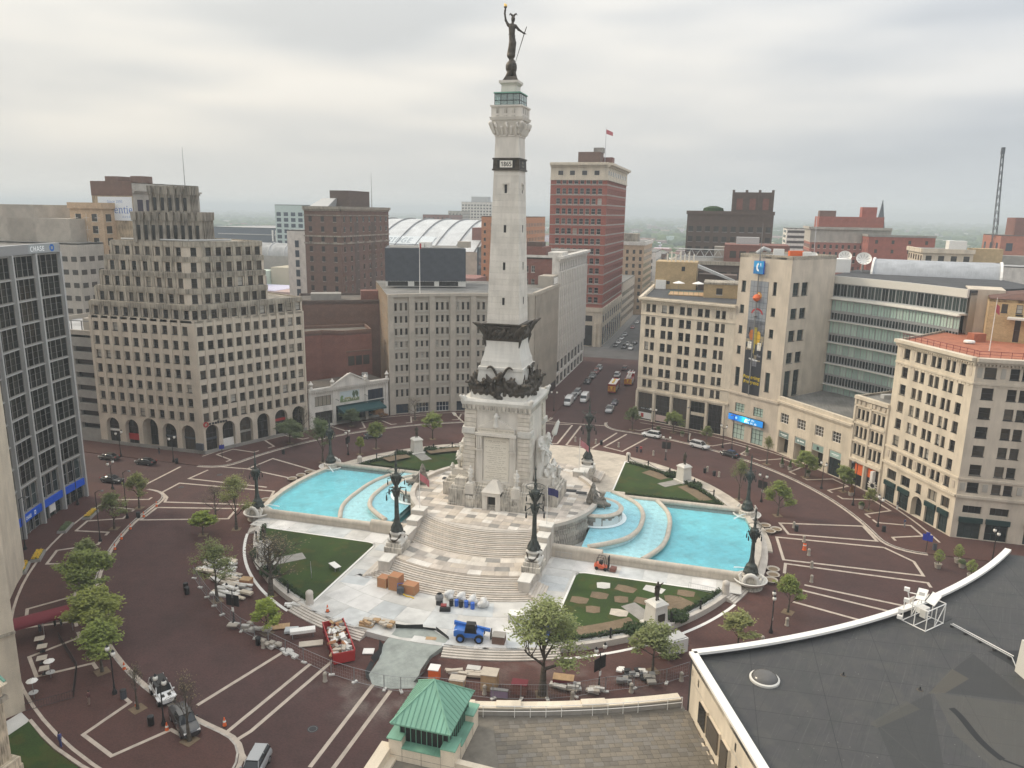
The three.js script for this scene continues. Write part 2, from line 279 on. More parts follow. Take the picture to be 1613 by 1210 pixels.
for(const[nm,,,sx,sz]of quads){
const e=corner(sx,sz),far=[[BLK*sx,-7.6*sz],[BLK*sx,-162*sz],[7.6*sx,-162*sz]];
struct(new MB().prism([...e,...far],-.05,.12,false).build('pavement_' + nm,M.brickWalk));
const kp=struct(new THREE.Group());kp.name='kerb_' + nm;scene.add(kp);let acc=0,last=e[0],part=[e[0]],n=0;const side=sx*sz>0?1:-1;
const off=inset(e,-.22*side),gut=inset(e,.3*side);
for(let i=0;i + 1<e.length;i++)for(const h of[0,.5]){
const A=[lerp(e[i][0],e[i + 1][0],h),lerp(e[i][1],e[i + 1][1],h)],B=[lerp(e[i][0],e[i + 1][0],h + .485),lerp(e[i][1],e[i + 1][1],h + .485)],Cc=[lerp(off[i][0],off[i + 1][0],h),lerp(off[i][1],off[i + 1][1],h)],D=[lerp(off[i][0],off[i + 1][0],h + .485),lerp(off[i][1],off[i + 1][1],h + .485)];
if(hypot(A[0]- B[0],A[1]- B[1])>.05)new MB().prism([A,B,D,Cc],-.02,.135,false).build('kerb_stone',kerbMats[(i*2 +(h?1:0))*7%3],kp);
}
const gb=new MB();ribbon(gb,inset(e,.3*side),.5,.006);struct(gb.build('gutter_' + nm,M.band));
}
const bandsRoad=[
[[-.7,-66],[-.9,-48.4]],[[1.6,-66],[1.4,-48]],[[-.9,-48.4],[-7.4,-48],[-11.5,-63]],[[1.4,-48],[7.8,-47.6],[11.6,-62.5]],[[14.1,-62],[10.4,-49.6],[15,-47.4],[19.5,-60.4]],[[-14.1,-62],[-10.4,-49.6],[-15,-47.4],[-19.5,-60.4]],[[-8,-67],[8.5,-68.2]],[[-9.5,-64.6],[-1.2,-66.2]],
[[62.8,-17],[48.3,-13.8],[49.5,-9.1],[64.1,-10.7],[62.8,-17]],[[64.8,-8.2],[47.4,-7.1],[48,2],[68.8,1.3],[68.5,-3.8],[64.8,-8.2]],[[69,5.2],[68.9,3.7],[48.2,2.9 + .5],[47.8,7.1]],[[50.5,10.2],[66,13]],[[49.6,12],[64,15.6]],[[48.4,16.2],[62,20.4]],
[[-59.5,-9.3],[-67,-8.6]],[[-45,-12.4],[-59,-17],[-60.2,-9.2],[-46,-6.6]],[[-74.5,-6],[-73.7,5.2]],[[-50,-.9],[-67.9,-.3],[-67.6,-6]],[[-45.4,7.6],[-63.6,11.9],[-64.8,9.8],[-67.6,7.9],[-67.9,2.5],[-47.4,.6],[-45.6,5]],[[-63.1,14.6],[-48.8,10.5],[-47.4,15.1],[-61.7,20.3],[-63.1,14.6]],
[[-.9,52.2],[-.9,66.4]],[[1.55,52.6],[1.4,66.4]],[[-7.7,48.4],[-9.7,63.4],[-10.4,65.3],[-6.5,68.2],[-6.2,76]],[[-10.1,50.6],[-12.1,64.6],[-14.3,65.1]],[[-14.7,49.4],[-18,61.4]],[[10.1,50.6],[12.1,64.6]],[[7.7,48.4],[9.7,63.4]],
];
const br=scene.getObjectByName('brick_road');
for(const p of bandsRoad){const b=new MB();ribbon(b,p,.46,.008);b.build('stone_band',M.band,br);}
const bandsWalk={southwest:[[12.4,27.6],[30,39],[41.2,51],[53.2,60.6],[62.4,71.4],[72.6,80]],southeast:[[-80,-72.6],[-70,-61],[-59,-51.5],[-49,-41],[-38.5,-30.5],[-28,-19]],northeast:[[-166,-157],[-150,-141.6],[-139.8,-131],[-124,-116],[-113.8,-107],[-105,-99.4]],northwest:[[100,108],[110,118],[168,158]]};
for(const[nm,list]of Object.entries(bandsWalk)){
const pv=scene.getObjectByName('pavement_' + nm);
for(const[a,b]of list){const q=new MB(),d=(b - a)*.26;ribbon(q,[pol(68.2,a - d*.1),pol(68.2,a + d*.5),pol(73.9,a + d),pol(73.9,b - d),pol(68.2,b - d*.5),pol(68.2,b + d*.1)],.42,.128);q.build('stone_band',M.band,pv);}
{const all=list.flat(),a0=min(...all),a1=max(...all),q=new MB();ribbon(q,arcPts(75.6,a0,a1,24),.35,.127);q.build('stone_band',M.band,pv);}
}
for(const[x,z,l]of[[-3.6,61.2,'round iron manhole cover in the brick road beside the stone bands'],[-66,4.4,'round iron manhole cover in the brick road at the east crossing'],[-63.4,-4.2,'round iron manhole cover in the road near the corner building']]){
const o=thing('manhole_cover',l,'manhole cover',[x,.003,z]);new MB().lathe([[0,.012],[.5,.012],[.55,.006],[.6,0]],20).build('lid',M.dark,o,.5);new MB().lathe([[.42,.014],[.44,.02],[.46,.014]],20).build('ring',M.grey,o,.5);
}
const straight=(A,B,y0=0)=>{const L=hypot(B[0]- A[0],B[1]- A[1]),ex=(B[0]- A[0])/ L,ez=(B[1]- A[1])/ L;const f=(u,v,w=0)=>[A[0]+ ex*u - ez*w,y0 + v,A[1]+ ez*u + ex*w];f.L=L;return f;};
const curved=(R,a0,a1,y0=0)=>{const f=(u,v,w=0)=>{const a=a0*PI / 180 + u / R;return[(R - w)*sin(a),y0 + v,-(R - w)*cos(a)];};f.L=R*(a1 - a0)*PI / 180;return f;};
const winGeo=new Map();
function windowParts(w,h,d,kind){
const k=[w.toFixed(2),h.toFixed(2),d.toFixed(2),kind].join();if(winGeo.has(k))return winGeo.get(k);
const g=new MB().box(-w / 2,w / 2,0,h,-d - .04,-d).geometry(),f=new MB(),t=.07,z0=-d,z1=-d + .07;
const V=(x,b=t / 2,y0=0,y1=h)=>f.box(x - b,x + b,y0,y1,z0,z1),H=(y,b=t / 2)=>f.box(-w / 2,w / 2,y - b,y + b,z0,z1 - .004);
const[type,n=1,m=1]=kind.split('/').map((q,i)=>i?+q:q);
if(type==='sash'){V(-w / 2 + t / 2);V(w / 2 - t / 2);H(t / 2);H(h - t / 2);H(h*.5);for(let i=1;i<n;i++)V(-w / 2 + w*i / n);f.box(-w / 2 - .08,w / 2 + .08,-.1,0,-d,.07);}
if(type==='grid'){V(-w / 2 + t / 2);V(w / 2 - t / 2);H(t / 2);H(h - t / 2);for(let i=1;i<n;i++)V(-w / 2 + w*i / n);for(let i=1;i<m;i++)H(h*i / m);}
if(type==='slit')f.box(-w / 2,w / 2,h*.46,h*.5,z0,z1);
const r={g,f:f.p.length?f.geometry():null};winGeo.set(k,r);return r;
}
let wr=RNG(5);
function facade(parent,f,H,holes,mat,o={}){
const L=o.L||f.L,us=new Set([0,L]),vs=new Set([0,H]),E=v=>+v.toFixed(3);
if(o.seg)for(let i=1;i<o.seg;i++)us.add(E(L*i / o.seg));
for(const h of holes){us.add(E(h.u0));us.add(E(h.u1));vs.add(E(h.v0));vs.add(E(h.v1));}
const U=[...us].sort((a,b)=>a - b),Vv=[...vs].sort((a,b)=>a - b),mb=new MB();
const cov=new Uint8Array(U.length*Vv.length);
for(const h of holes){const a=U.indexOf(E(h.u0)),b=U.indexOf(E(h.u1)),c=Vv.indexOf(E(h.v0)),d=Vv.indexOf(E(h.v1));for(let i=a;i<b;i++)for(let j=c;j<d;j++)cov[i*Vv.length + j]=1;}
for(let i=0;i + 1<U.length;i++){
let j=0;while(j + 1<Vv.length){if(cov[i*Vv.length + j]){j++;continue;}let k=j;while(k + 1<Vv.length&&!cov[i*Vv.length + k])k++;mb.quad(f(U[i],Vv[j]),f(U[i + 1],Vv[j]),f(U[i + 1],Vv[k]),f(U[i],Vv[k]));j=k;}
}
for(const h of holes){
const d=h.d??.35,{u0,u1,v0,v1}=h;
if(h.arch){
const R=(u1 - u0)/ 2,uc=(u0 + u1)/ 2,vy=v1 - R,N=12;let P=null;
for(let i=0;i<=N;i++){const a=PI - PI*i / N,q=[uc + R*cos(a),vy + R*sin(a)];if(P){mb.quad(f(P[0],P[1]),f(q[0],q[1]),f(q[0],v1),f(P[0],v1));mb.quad(f(P[0],P[1]),f(P[0],P[1],-d),f(q[0],q[1],-d),f(q[0],q[1]));}P=q;}
mb.quad(f(u0,v0),f(u0,v0,-d),f(u0,vy,-d),f(u0,vy));mb.quad(f(u1,v0,-d),f(u1,v0),f(u1,vy),f(u1,vy,-d));mb.quad(f(u0,v0),f(u1,v0),f(u1,v0,-d),f(u0,v0,-d));
}else{
mb.quad(f(u0,v0),f(u0,v0,-d),f(u0,v1,-d),f(u0,v1));mb.quad(f(u1,v0,-d),f(u1,v0),f(u1,v1),f(u1,v1,-d));
mb.quad(f(u0,v0),f(u1,v0),f(u1,v0,-d),f(u0,v0,-d));mb.quad(f(u0,v1,-d),f(u1,v1,-d),f(u1,v1),f(u0,v1));
}
}
const wall=mb.build(o.name||'wall',mat,parent);
for(const h of holes){
if(h.empty)continue;
const d=h.d??.35,{g,f:fr}=windowParts(h.u1 - h.u0,h.v1 - h.v0,d,h.kind||'sash'),uc=(h.u0 + h.u1)/ 2,p=f(uc,h.v0),q=f(uc,h.v0,1),gl=h.glass||GL;
const m=Array.isArray(gl)?gl[floor(wr()*gl.length)]:gl;
const w=mesh(g,h.name||'window',!h.glass&&wr()<.05?GLblind[floor(wr()*2)]:m,parent,p,atan2(q[0]- p[0],q[2]- p[2]));
if(fr)mesh(fr,'frame',h.frame||M.frameD,w);
}
return wall;
}
const gridHoles=(cols,rows,o)=>{const r=[];for(const[v0,v1]of rows)for(const[u0,u1]of cols)r.push({u0,u1,v0,v1,...o});return r;};
const cen=(c,w)=>c.map(x=>[x - w / 2,x + w / 2]);
const every=(a,step,n)=>Array.from({length:n},(_,i)=>a + step*i);
function sweep(parent,f,u0,u1,list,name,mat,seg=1){
const mb=new MB();
for(const[v0,v1,w0,w1]of list)for(let i=0;i<seg;i++){const a=lerp(u0,u1,i / seg),b=lerp(u0,u1,(i + 1)/ seg);mb.hex([f(a,v0,w1),f(b,v0,w1),f(b,v0,w0),f(a,v0,w0),f(a,v1,w1),f(b,v1,w1),f(b,v1,w0),f(a,v1,w0)]);}
return mb.build(name,mat,parent);
}
const fbox=(mb,f,u0,u1,v0,v1,w0,w1)=>mb.hex([f(u0,v0,w1),f(u1,v0,w1),f(u1,v0,w0),f(u0,v0,w0),f(u0,v1,w1),f(u1,v1,w1),f(u1,v1,w0),f(u0,v1,w0)]);
const panel=(parent,f,u0,u1,v0,v1,w0,w1,name,mat)=>{const m=new MB();fbox(m,f,u0,u1,v0,v1,w0,w1);return m.build(name,mat,parent);};
function shell(parent,poly,y0,y1,skip,wallMat,roofMat,par=.9,parMat){
const mb=new MB(),n=poly.length;let ar=0;for(let i=0;i<n;i++){const a=poly[i],b=poly[(i + 1)%n];ar +=a[0]*b[1]- b[0]*a[1];}
for(let i=0;i<n;i++){if(skip.includes(i))continue;const a=poly[i],b=poly[(i + 1)%n];mb.quad([a[0],y0,a[1]],[b[0],y0,b[1]],[b[0],y1,b[1]],[a[0],y1,a[1]]);}
if(mb.p.length)mb.build('wall',wallMat,parent);
new MB().prism(poly,y1 - .5,y1 - .002 -(par?0:0),true).build('roof',roofMat,parent);
if(par){const s=ar>0?1:-1,q=new MB();const ins=poly.map((p,i)=>{const a=poly[(i + n - 1)%n],b=poly[(i + 1)%n];let e1=[p[0]- a[0],p[1]- a[1]],e2=[b[0]- p[0],b[1]- p[1]];const l1=hypot(...e1),l2=hypot(...e2);e1=[e1[0]/ l1,e1[1]/ l1];e2=[e2[0]/ l2,e2[1]/ l2];let m=[-(e1[1]+ e2[1]),e1[0]+ e2[0]];const k=max(.35,1 + e1[0]*e2[0]+ e1[1]*e2[1]);return[p[0]+ s*m[0]/ k*.4,p[1]+ s*m[1]/ k*.4];});
for(let i=0;i<n;i++){const j=(i + 1)%n;q.prism([poly[i],poly[j],ins[j],ins[i]],y1 - .01,y1 + par,false);}q.build('parapet',parMat||wallMat,parent);}
}
const roofBox=(parent,x,y,z,w,h,d,mat,ry=0,name='rooftop_unit')=>new MB().bx(x,y,z,w,h,d,ry).build(name,mat,parent);
function signTex(w,h,fn){const c=document.createElement('canvas');c.width=w;c.height=h;const x=c.getContext('2d');fn(x,w,h);const t=new THREE.CanvasTexture(c);t.colorSpace=THREE.SRGBColorSpace;return t;}
const strokes=(x,X,Y,w,h,n,seed)=>{const r=RNG(seed),st=w / n;for(let i=0;i<n;i++){if(r()<.12)continue;const q=st*.22;x.fillRect(X + i*st,Y + h*.15*r(),q,h*(.7 + .3*r()));if(r()<.7)x.fillRect(X + i*st,Y + h*(r()<.5?.12:.75),st*.7,h*.2);if(r()<.6)x.fillRect(X + i*st + st*.5,Y + h*.3,q,h*.6);}};
function signFace(parent,f,u0,u1,v0,v1,w,name,t,o={}){
const g=new THREE.BufferGeometry(),a=f(u0,v0,w),b=f(u1,v0,w),c=f(u1,v1,w),d=f(u0,v1,w);
g.setAttribute('position',new THREE.Float32BufferAttribute([...a,...b,...c,...a,...c,...d],3));g.setAttribute('uv',new THREE.Float32BufferAttribute([0,0,1,0,1,1,0,0,1,1,0,1],2));g.computeVertexNormals();
return mesh(g,name,new THREE.MeshStandardMaterial({map:t,roughness:.6,side:THREE.DoubleSide,...o}),parent);
}
{
const b=thing('bank_office','curved dark glass office tower with pale vertical fins and blue bank sign','building');
const f=curved(81,-123.35,-100.1),bay=81*4.65*PI / 180,fl=i=>8.6 + 3.76*i,holes=[];
for(let i=0;i<10;i++)for(let k=0;k<5;k++)for(let m=0;m<4;m++){const u=k*bay + .34 + m*(bay - .68)/ 4;holes.push({u0:u + .05,u1:u +(bay - .68)/ 4 - .05,v0:fl(i)+ .28,v1:fl(i + 1)- .14,d:.12,kind:'grid/1/3',glass:GLdark,frame:M.frameD});}
for(let k=0;k<5;k++){for(let m=0;m<3;m++){const u=k*bay + .4 + m*(bay - .8)/ 3;holes.push({u0:u + .06,u1:u +(bay - .8)/ 3 - .06,v0:4.1,v1:8.2,d:.3,kind:'grid/1/2',glass:GLteal,frame:M.alum});holes.push({u0:u + .06,u1:u +(bay - .8)/ 3 - .06,v0:.1,v1:2.5,d:.35,kind:k===2&&m<2?'grid/2/1':'grid/1/2',glass:GLteal,frame:k===2?M.alum:M.frameD,name:k===2&&m<2?'door':'window'});}}
facade(b,f,46.4,holes,M.concD);
for(let k=0;k<=5;k++)panel(b,f,k*bay - .2,k*bay + .2,0,46.4,.0,.6,'fin',M.lgrey);
for(let i=0;i<=10;i++)sweep(b,f,0,f.L,[[fl(i)- .07,fl(i)+ .09,.0,.14]],'floor_band',M.lgrey,5);
sweep(b,f,0,f.L,[[46.4,48,-.4,.55]],'fascia',M.alum,10);
sweep(b,f,0,f.L,[[2.62,3.9,.03,.3]],'sign_band',M.chase,10);
const P=[...arcPts(81,-123.35,-100.1,12),[-120,14.4],[-120,44]];shell(b,P,0,47.4,[...Array(12).keys()],M.conc,M.roofG,0);
const letters=signTex(512,96,(x,w,h)=>{x.fillStyle='#9fa3a4';x.fillRect(0,0,w,h);x.fillStyle='#f1f3f3';x.font='bold 78px sans-serif';x.textBaseline='middle';x.fillText('CHASE',30,50);x.fillStyle='#1c66b8';const c=[400,48];for(let k=0;k<4;k++){x.save();x.translate(...c);x.rotate(k*PI / 2);x.beginPath();x.moveTo(-40,-18);x.lineTo(-18,-40);x.lineTo(22,-40);x.lineTo(22,-17);x.lineTo(-12,-17);x.closePath();x.fill();x.restore();}});
signFace(b,f,f.L - 8.6,f.L - .5,46.5,47.95,.58,'name_sign',letters);
const small=signTex(512,80,(x,w,h)=>{x.fillStyle='#1159c4';x.fillRect(0,0,w,h);x.fillStyle='#fff';x.font='bold 60px sans-serif';x.textBaseline='middle';x.fillText('CHASE',40,42);x.strokeStyle='#fff';x.lineWidth=12;x.strokeRect(330,20,40,40);});
signFace(b,f,bay*2 + .6,bay*2 + 5.6,2.75,3.8,.32,'name_sign',small);
panel(b,f,bay*3 + 2.4,bay*3 + 4.2,1,2.4,.0,.06,'poster',M.white);
}
{
const b=thing('parking_garage','grey concrete parking garage between dark glass tower and stepped stone tower','building'),f=straight([-128,-14.7],[-103.4,-14.7]);
facade(b,f,25.5,gridHoles(cen([4,10,16,22],5.2),every(3.2,3.05,7).map(v=>[v,v + 1.35]),{d:.9,kind:'grid/1/1',glass:GL,name:'opening'}),M.concD);
shell(b,[[-128,-14.7],[-103.4,-14.7],[-103.4,-50],[-128,-50]],0,25.5,[0],M.concD,M.roofW,1.1,M.conc);
roofBox(b,-108,25.5,-24,5,3,8,M.conc);
const r=new MB();for(let i=0;i<5;i++)r.box(-103.9 - i*3,-103.75 - i*3,25.5,28,-19,-18.8);r.box(-117,-103.7,27.9,28.1,-19,-18.8);r.build('railing',M.grey,b);
}
{
const b=thing('stepped_tower','beige limestone tower stepping back to a ridged dark stone crown','building');
const A=[-103.3,-14.6],B=[-74.8,-14.6],e2=[.425,-.905],nrm=[-.905,-.425],D=[-63.2,-39.3];
const Db=[D[0]- 24,D[1]- 11.3],Ab=[-103.3,-46];
const f1=straight(A,B),f2=straight(B,D),c1=every(1.8,2.645,10),c2=every(.95,2.27,12),rows=every(7.65,3.25,7).map(v=>[v,v + 1.85]);
const sash={d:.45,kind:'sash/1',frame:M.frameD};
const arch=(u0,u1,top)=>({u0,u1,v0:.15,v1:top,d:1.1,kind:'grid/3/3',arch:true,glass:GL,frame:M.frameD,name:'shop_window'});
facade(b,f1,30.3,[...gridHoles(cen(c1,1.4),rows,sash),arch(1.9,5.5,6.5),arch(7.2,10.8,6.5),{...arch(12,16.2,7.2),d:2.6,name:'door'},arch(17.5,21.2,6.5),arch(22.6,26.2,6.5)],M.lime);
facade(b,f2,30.3,[...gridHoles(cen(c2,1.35),rows,sash),arch(.5,3.5,6.6),arch(4.5,7.6,6.7),arch(8.8,12.1,6.8),arch(13.3,16.6,6.8),arch(18.1,21.5,6.8),arch(22.9,26.3,6.8)],M.lime);
const pil=new MB();for(let i=0;i<=10;i++){const u=i<10?c1[i]- 1.32:28;if(u>.2)fbox(pil,f1,u - .36,u + .36,7.3,30.3,0,.16);}pil.build('pilasters',M.lime,b).userData.kind='stuff';
const pi2=new MB();for(let i=1;i<12;i++){const u=c2[i]- 1.13;fbox(pi2,f2,u - .3,u + .3,7.3,30.3,0,.16);}fbox(pi2,f2,26.9,27.3,0,30.3,0,.16);pi2.build('pilasters',M.lime,b).userData.kind='stuff';
sweep(b,f1,0,f1.L,[[0,.9,0,.12]],'plinth',M.concD);sweep(b,f2,0,f2.L,[[0,.9,0,.12]],'plinth',M.concD);
const sg=(f,u0,u1,v0,v1,m,n='shop_sign')=>panel(b,f,u0,u1,v0,v1,-.95,-.75,n,m);
sg(f1,2,5.4,3.1,3.6,M.white);sg(f1,7.3,10.7,1.4,2.9,M.red);sg(f2,4.6,7.5,.5,2.5,M.white,'poster');sg(f2,18.2,21.4,3.9,4.5,M.red);sg(f1,17.6,21.1,3.1,3.5,M.bluegrey);sg(f1,22.7,26.1,3.1,3.5,M.bluegrey);sg(f2,.6,3.4,3,3.5,M.bluegrey);sg(f2,8.9,12,3,3.5,M.concD);
const logo=new MB();{const c=f2(.9,7.5 - .15,.3);}logo.lathe([[.36,-.1],[.62,-.1],[.62,.1],[.36,.1],[.36,-.1]],16);const lg=logo.build('logo',M.red,b);lg.position.set(...f2(.55,6.95,.25));lg.rotation.set(0,atan2(.905,.425),0);lg.rotateX(PI / 2);
const lt=new MB();[0,.75,1.4,2,2.65,3.3,3.9].forEach((u,i)=>fbox(lt,f2,1.35 + u,1.75 + u,6.72,i===3?7.35:7.15,.05,.25));lt.build('letters',M.dark,b).userData.kind='stuff';
for(const[u,m]of[[27.6,M.white]])panel(b,f1,u - 1.1,u + .7,1.1,2.6,.05,.5,'corner_sign',M.bluegrey);
const plan=(ins,uEnd,ch)=>{
const z=-14.6 - ins,x=B[0]+(-.635*ins);
const P=[x,z],L=[-102.9 + ins*.8,z],R=[P[0]+ e2[0]*(uEnd + ins*.3),P[1]+ e2[1]*(uEnd + ins*.3)];
return[L,[P[0]- ch,P[1]],[P[0]+ e2[0]*ch,P[1]+ e2[1]*ch],R,[R[0]+ nrm[0]*(22 - ins),R[1]+ nrm[1]*(22 - ins)],[L[0],L[1]- 28 + ins]];
};
shell(b,[A,B,D,Db,Ab],0,30.3,[0,1],M.lime,M.limeD,0);
const tiers=[[.35,27,30.3,33.5,.9],[1.5,17.5,33.5,36.8,2],[2.5,16.8,36.8,40.2,2],[3.5,16.2,40.2,43.6,2.2],[4.6,15.6,43.6,46.8,2.4]];
for(const[ins,ue,y0,y1,ch]of tiers){
const p=plan(ins,ue,ch),H=y1 - y0;
for(let s=0;s<3;s++){
const f=straight(p[s],p[s + 1],y0),cs=s===1?[f.L / 2]:(()=>{const n=floor(f.L /(s?2.27:2.645)),g=f.L / n;return every(g / 2,g,n);})();
facade(b,f,H,gridHoles(cen(cs,s===1?1.2:1.35),[[.35,H - 1]],{d:.35,kind:'sash/1'}),M.lime,{name:'tier_wall'});
const q=new MB();if(s!==1){const st=cs.length>1?cs[1]- cs[0]:2.5;for(const c of cs)fbox(q,f,c - st / 2 - .35 + .01,c - st / 2 + .35,0,H,.002,.3);}fbox(q,f,0,f.L,H - .85,H + .25,.004,.22);q.build('tier_cap',M.limeD,b);
}
shell(b,p,y0,y1,[0,1,2],M.lime,M.limeD,.25,M.limeD);
}
const crown=(c,hw,hd,y0,y1,n)=>{
const ang=atan2(-(-31.5 + 20.5),-81.4 + 94.8),o=new MB();o.bx(c[0],y0,c[1],hw*2,y1 - y0 - .4,hd*2,ang - .25);o.build('crown_stage',M.limeD,b);
const g=new MB(),rr=ang - .25,cc=cos(rr),ss=sin(rr),P=(x,z)=>[c[0]+ x*cc + z*ss,c[1]- x*ss + z*cc];
const rib=(x,z)=>{const[X,Z]=P(x,z);g.fr(X,Z,.75,.75,y0,.6,.6,y1 - 1.7,rr);g.fr(X,Z,1.0,1.0,y1 - 1.7,1.15,1.15,y1 + .2,rr);};
for(let i=0;i<=n;i++){rib(lerp(-hw,hw,i / n),hd + .15);rib(lerp(-hw,hw,i / n),-hd - .15);}const m=Math.round(n*hd / hw);for(let i=1;i<m;i++){rib(hw + .15,lerp(-hd,hd,i / m));rib(-hw - .15,lerp(-hd,hd,i / m));}
g.build('crown_ribs',M.crown,b).userData.kind='stuff';
const w=new MB();for(let i=0;i<n;i++){const[X,Z]=P(lerp(-hw,hw,(i + .5)/ n),hd + .02);w.bx(X,y0 + .5,Z,.7,(y1 - y0)*.5,.12,rr);}w.build('crown_windows',GL[0],b).userData.kind='stuff';
};
crown([-88.2,-27],7,5.6,46.8,53.2,9);crown([-88,-27.2],4,3.6,53.2,58.9,5);
const rl=new MB();rl.tube([[-98,47.3,-21],[-80,47.3,-21]],.22,6);rl.tube([[-80,47.3,-21],[-75.5,47.3,-30]],.22,6);rl.build('roof_pipe',M.lgrey,b);
}
{
const b=thing('theatre','low white terracotta theatre with pediment and dark green canopy','building');
const f=straight([-63.1,-39.7],[-50.4,-59]),L=f.L;
facade(b,f,10.4,[{u0:1.75,u1:6.3,v0:5.6,v1:8.3,d:.4,kind:'grid/4/1'},{u0:17,u1:21.8,v0:5.2,v1:8,d:.4,kind:'grid/4/1',glass:GLblue},{u0:1.75,u1:6.6,v0:.6,v1:4.2,d:.5,kind:'grid/3/2'},{u0:7.6,u1:21.8,v0:.13,v1:5,d:2.4,kind:'grid/8/2',glass:GLteal,name:'entrance_glazing'}],M.terra);
sweep(b,f,0,L,[[9.2,9.6,0,.25],[9.6,10.1,0,.6],[10.1,10.5,0,.85]],'cornice',M.terra);
const g=new MB(),P=(u,v,w)=>f(u,v,w);for(const w of[[0,.85]]){g.tri(P(6.4,10.5,.85),P(16.4,10.5,.85),P(11.4,13.3,.85));g.tri(P(16.4,10.5,-.3),P(6.4,10.5,-.3),P(11.4,13.3,-.3));g.quad(P(6.4,10.5,-.3),P(6.4,10.5,.85),P(11.4,13.3,.85),P(11.4,13.3,-.3));g.quad(P(11.4,13.3,-.3),P(11.4,13.3,.85),P(16.4,10.5,.85),P(16.4,10.5,-.3));}g.build('pediment',M.terra,b);
const rk=new MB();for(const[a,c]of[[6.4,11.4],[16.4,11.4]]){const m=new MB();const t=.35;rk.hex(a<c?[P(a - .6,10.5,1.15),P(c,13.3,1.15),P(c,13.3,.85),P(a - .6,10.5,.85),P(a - .6,10.5 + t,1.15),P(c,13.3 + t,1.15),P(c,13.3 + t,.85),P(a - .6,10.5 + t,.85)]:[P(c,13.3,1.15),P(a + .6,10.5,1.15),P(a + .6,10.5,.85),P(c,13.3,.85),P(c,13.3 + t,1.15),P(a + .6,10.5 + t,1.15),P(a + .6,10.5 + t,.85),P(c,13.3 + t,.85)]);}rk.build('raking_cornice',M.terra,b);
const tooth=new MB();for(let u=.3;u<L;u +=.62)fbox(tooth,f,u,u + .3,9.15,9.6,.25,.5);tooth.build('dentils',M.terra,b).userData.kind='stuff';
for(const u of[.7,6.6,16.2,22.7]){const o=new MB().lathe([[.0,0],[.45,0],[.45,.4],[.25,.55],[.55,1],[.6,1.3],[.3,1.6],[.18,1.9],[0,2.1]],10).build('urn',M.terra,b,.6);const q=f(u,10.5,.3);o.position.set(...q);}
for(const u of[.55,7.05,16.5,22.8])panel(b,f,u - .4,u + .4,0,9.2,.0,.22,'pilaster',M.terra);
const mural=signTex(256,128,(x,w,h)=>{x.fillStyle='#b9c4c6';x.fillRect(0,0,w,h);x.fillStyle='#75805d';x.fillRect(0,88,w,40);const r=RNG(8);x.fillStyle='#51624a';for(let i=0;i<26;i++)x.fillRect(160 + r()*80,4 + r()*50,12,34);x.fillStyle='#6e8d5c';for(let i=0;i<10;i++)x.fillRect(4 + r()*30,40 + r()*40,14,22);x.fillStyle='#d9d6c8';for(let i=0;i<15;i++)x.fillRect(40 + r()*190,78 + r()*20,5,14 + r()*10);x.fillStyle='#a39d72';x.fillRect(60,74,80,16);});
signFace(b,f,8.8,14.4,5.75,8.6,.05,'mural',mural);panel(b,f,8.6,14.6,5.55,8.8,.0,.04,'mural_frame',M.trim);
const cn=new MB();cn.hex([P(8,3.5,3.6),P(20.5,3.2,3.6),P(20.5,3.2,.05),P(8,3.5,.05),P(8,3.9,3.6),P(20.5,3.7,3.6),P(20.5,4.6,.05),P(8,4.8,.05)]);cn.build('canopy',M.teal,b);
panel(b,f,7.7,21.7,4.7,5.1,.0,.3,'canopy_band',M.green);
for(const u of[7.4,15.9]){const t=new MB().tube([P(u,7,.1),P(u + .6,6.6,.9)],.05,5);t.build('flag_bracket',M.dark,b);}
shell(b,[[-63.1,-39.7],[-50.4,-59],[-60,-66.5],[-74,-46]],0,9.6,[0],M.oldRed,M.roofT,0);
for(const[x,z]of[[-57,-59],[-58.6,-62]])roofBox(b,x,9.6,z,1.6,1.1,1.2,M.lgrey,.5);
const h=thing('stage_house','brown brick theatre stage block with grey roof behind the white theatre','building');
const P2=[[-73.5,-53.5],[-69.5,-58.6],[-63.4,-60.2],[-58.3,-66.2],[-64,-74],[-80,-62]];
shell(h,P2,0,21.6,[],M.oldRed,M.roofT,.8,M.brownB);
{const g2=straight(P2[2],P2[3]);for(let i=0;i<3;i++)panel(h,g2,.8 + i*2.2,2.6 + i*2.2,12.6,15.2,.01,.1,'window',GL[i%3]);panel(h,g2,.3,7.5,16.3,16.7,.0,.2,'string_course',M.brownB);}
const s2=thing('brick_block','plain reddish brick wall block below the tall brown hotel','building');
shell(s2,[[-86,-74],[-64.6,-86],[-74,-104],[-96,-92]],0,27.4,[],M.brownB,M.roofT,.7,M.darkB);roofBox(s2,-82,27.4,-84,9,2.2,5,M.concD,.5);roofBox(s2,-70,27.4,-90,6,3,4,M.oldRed,.5);
}
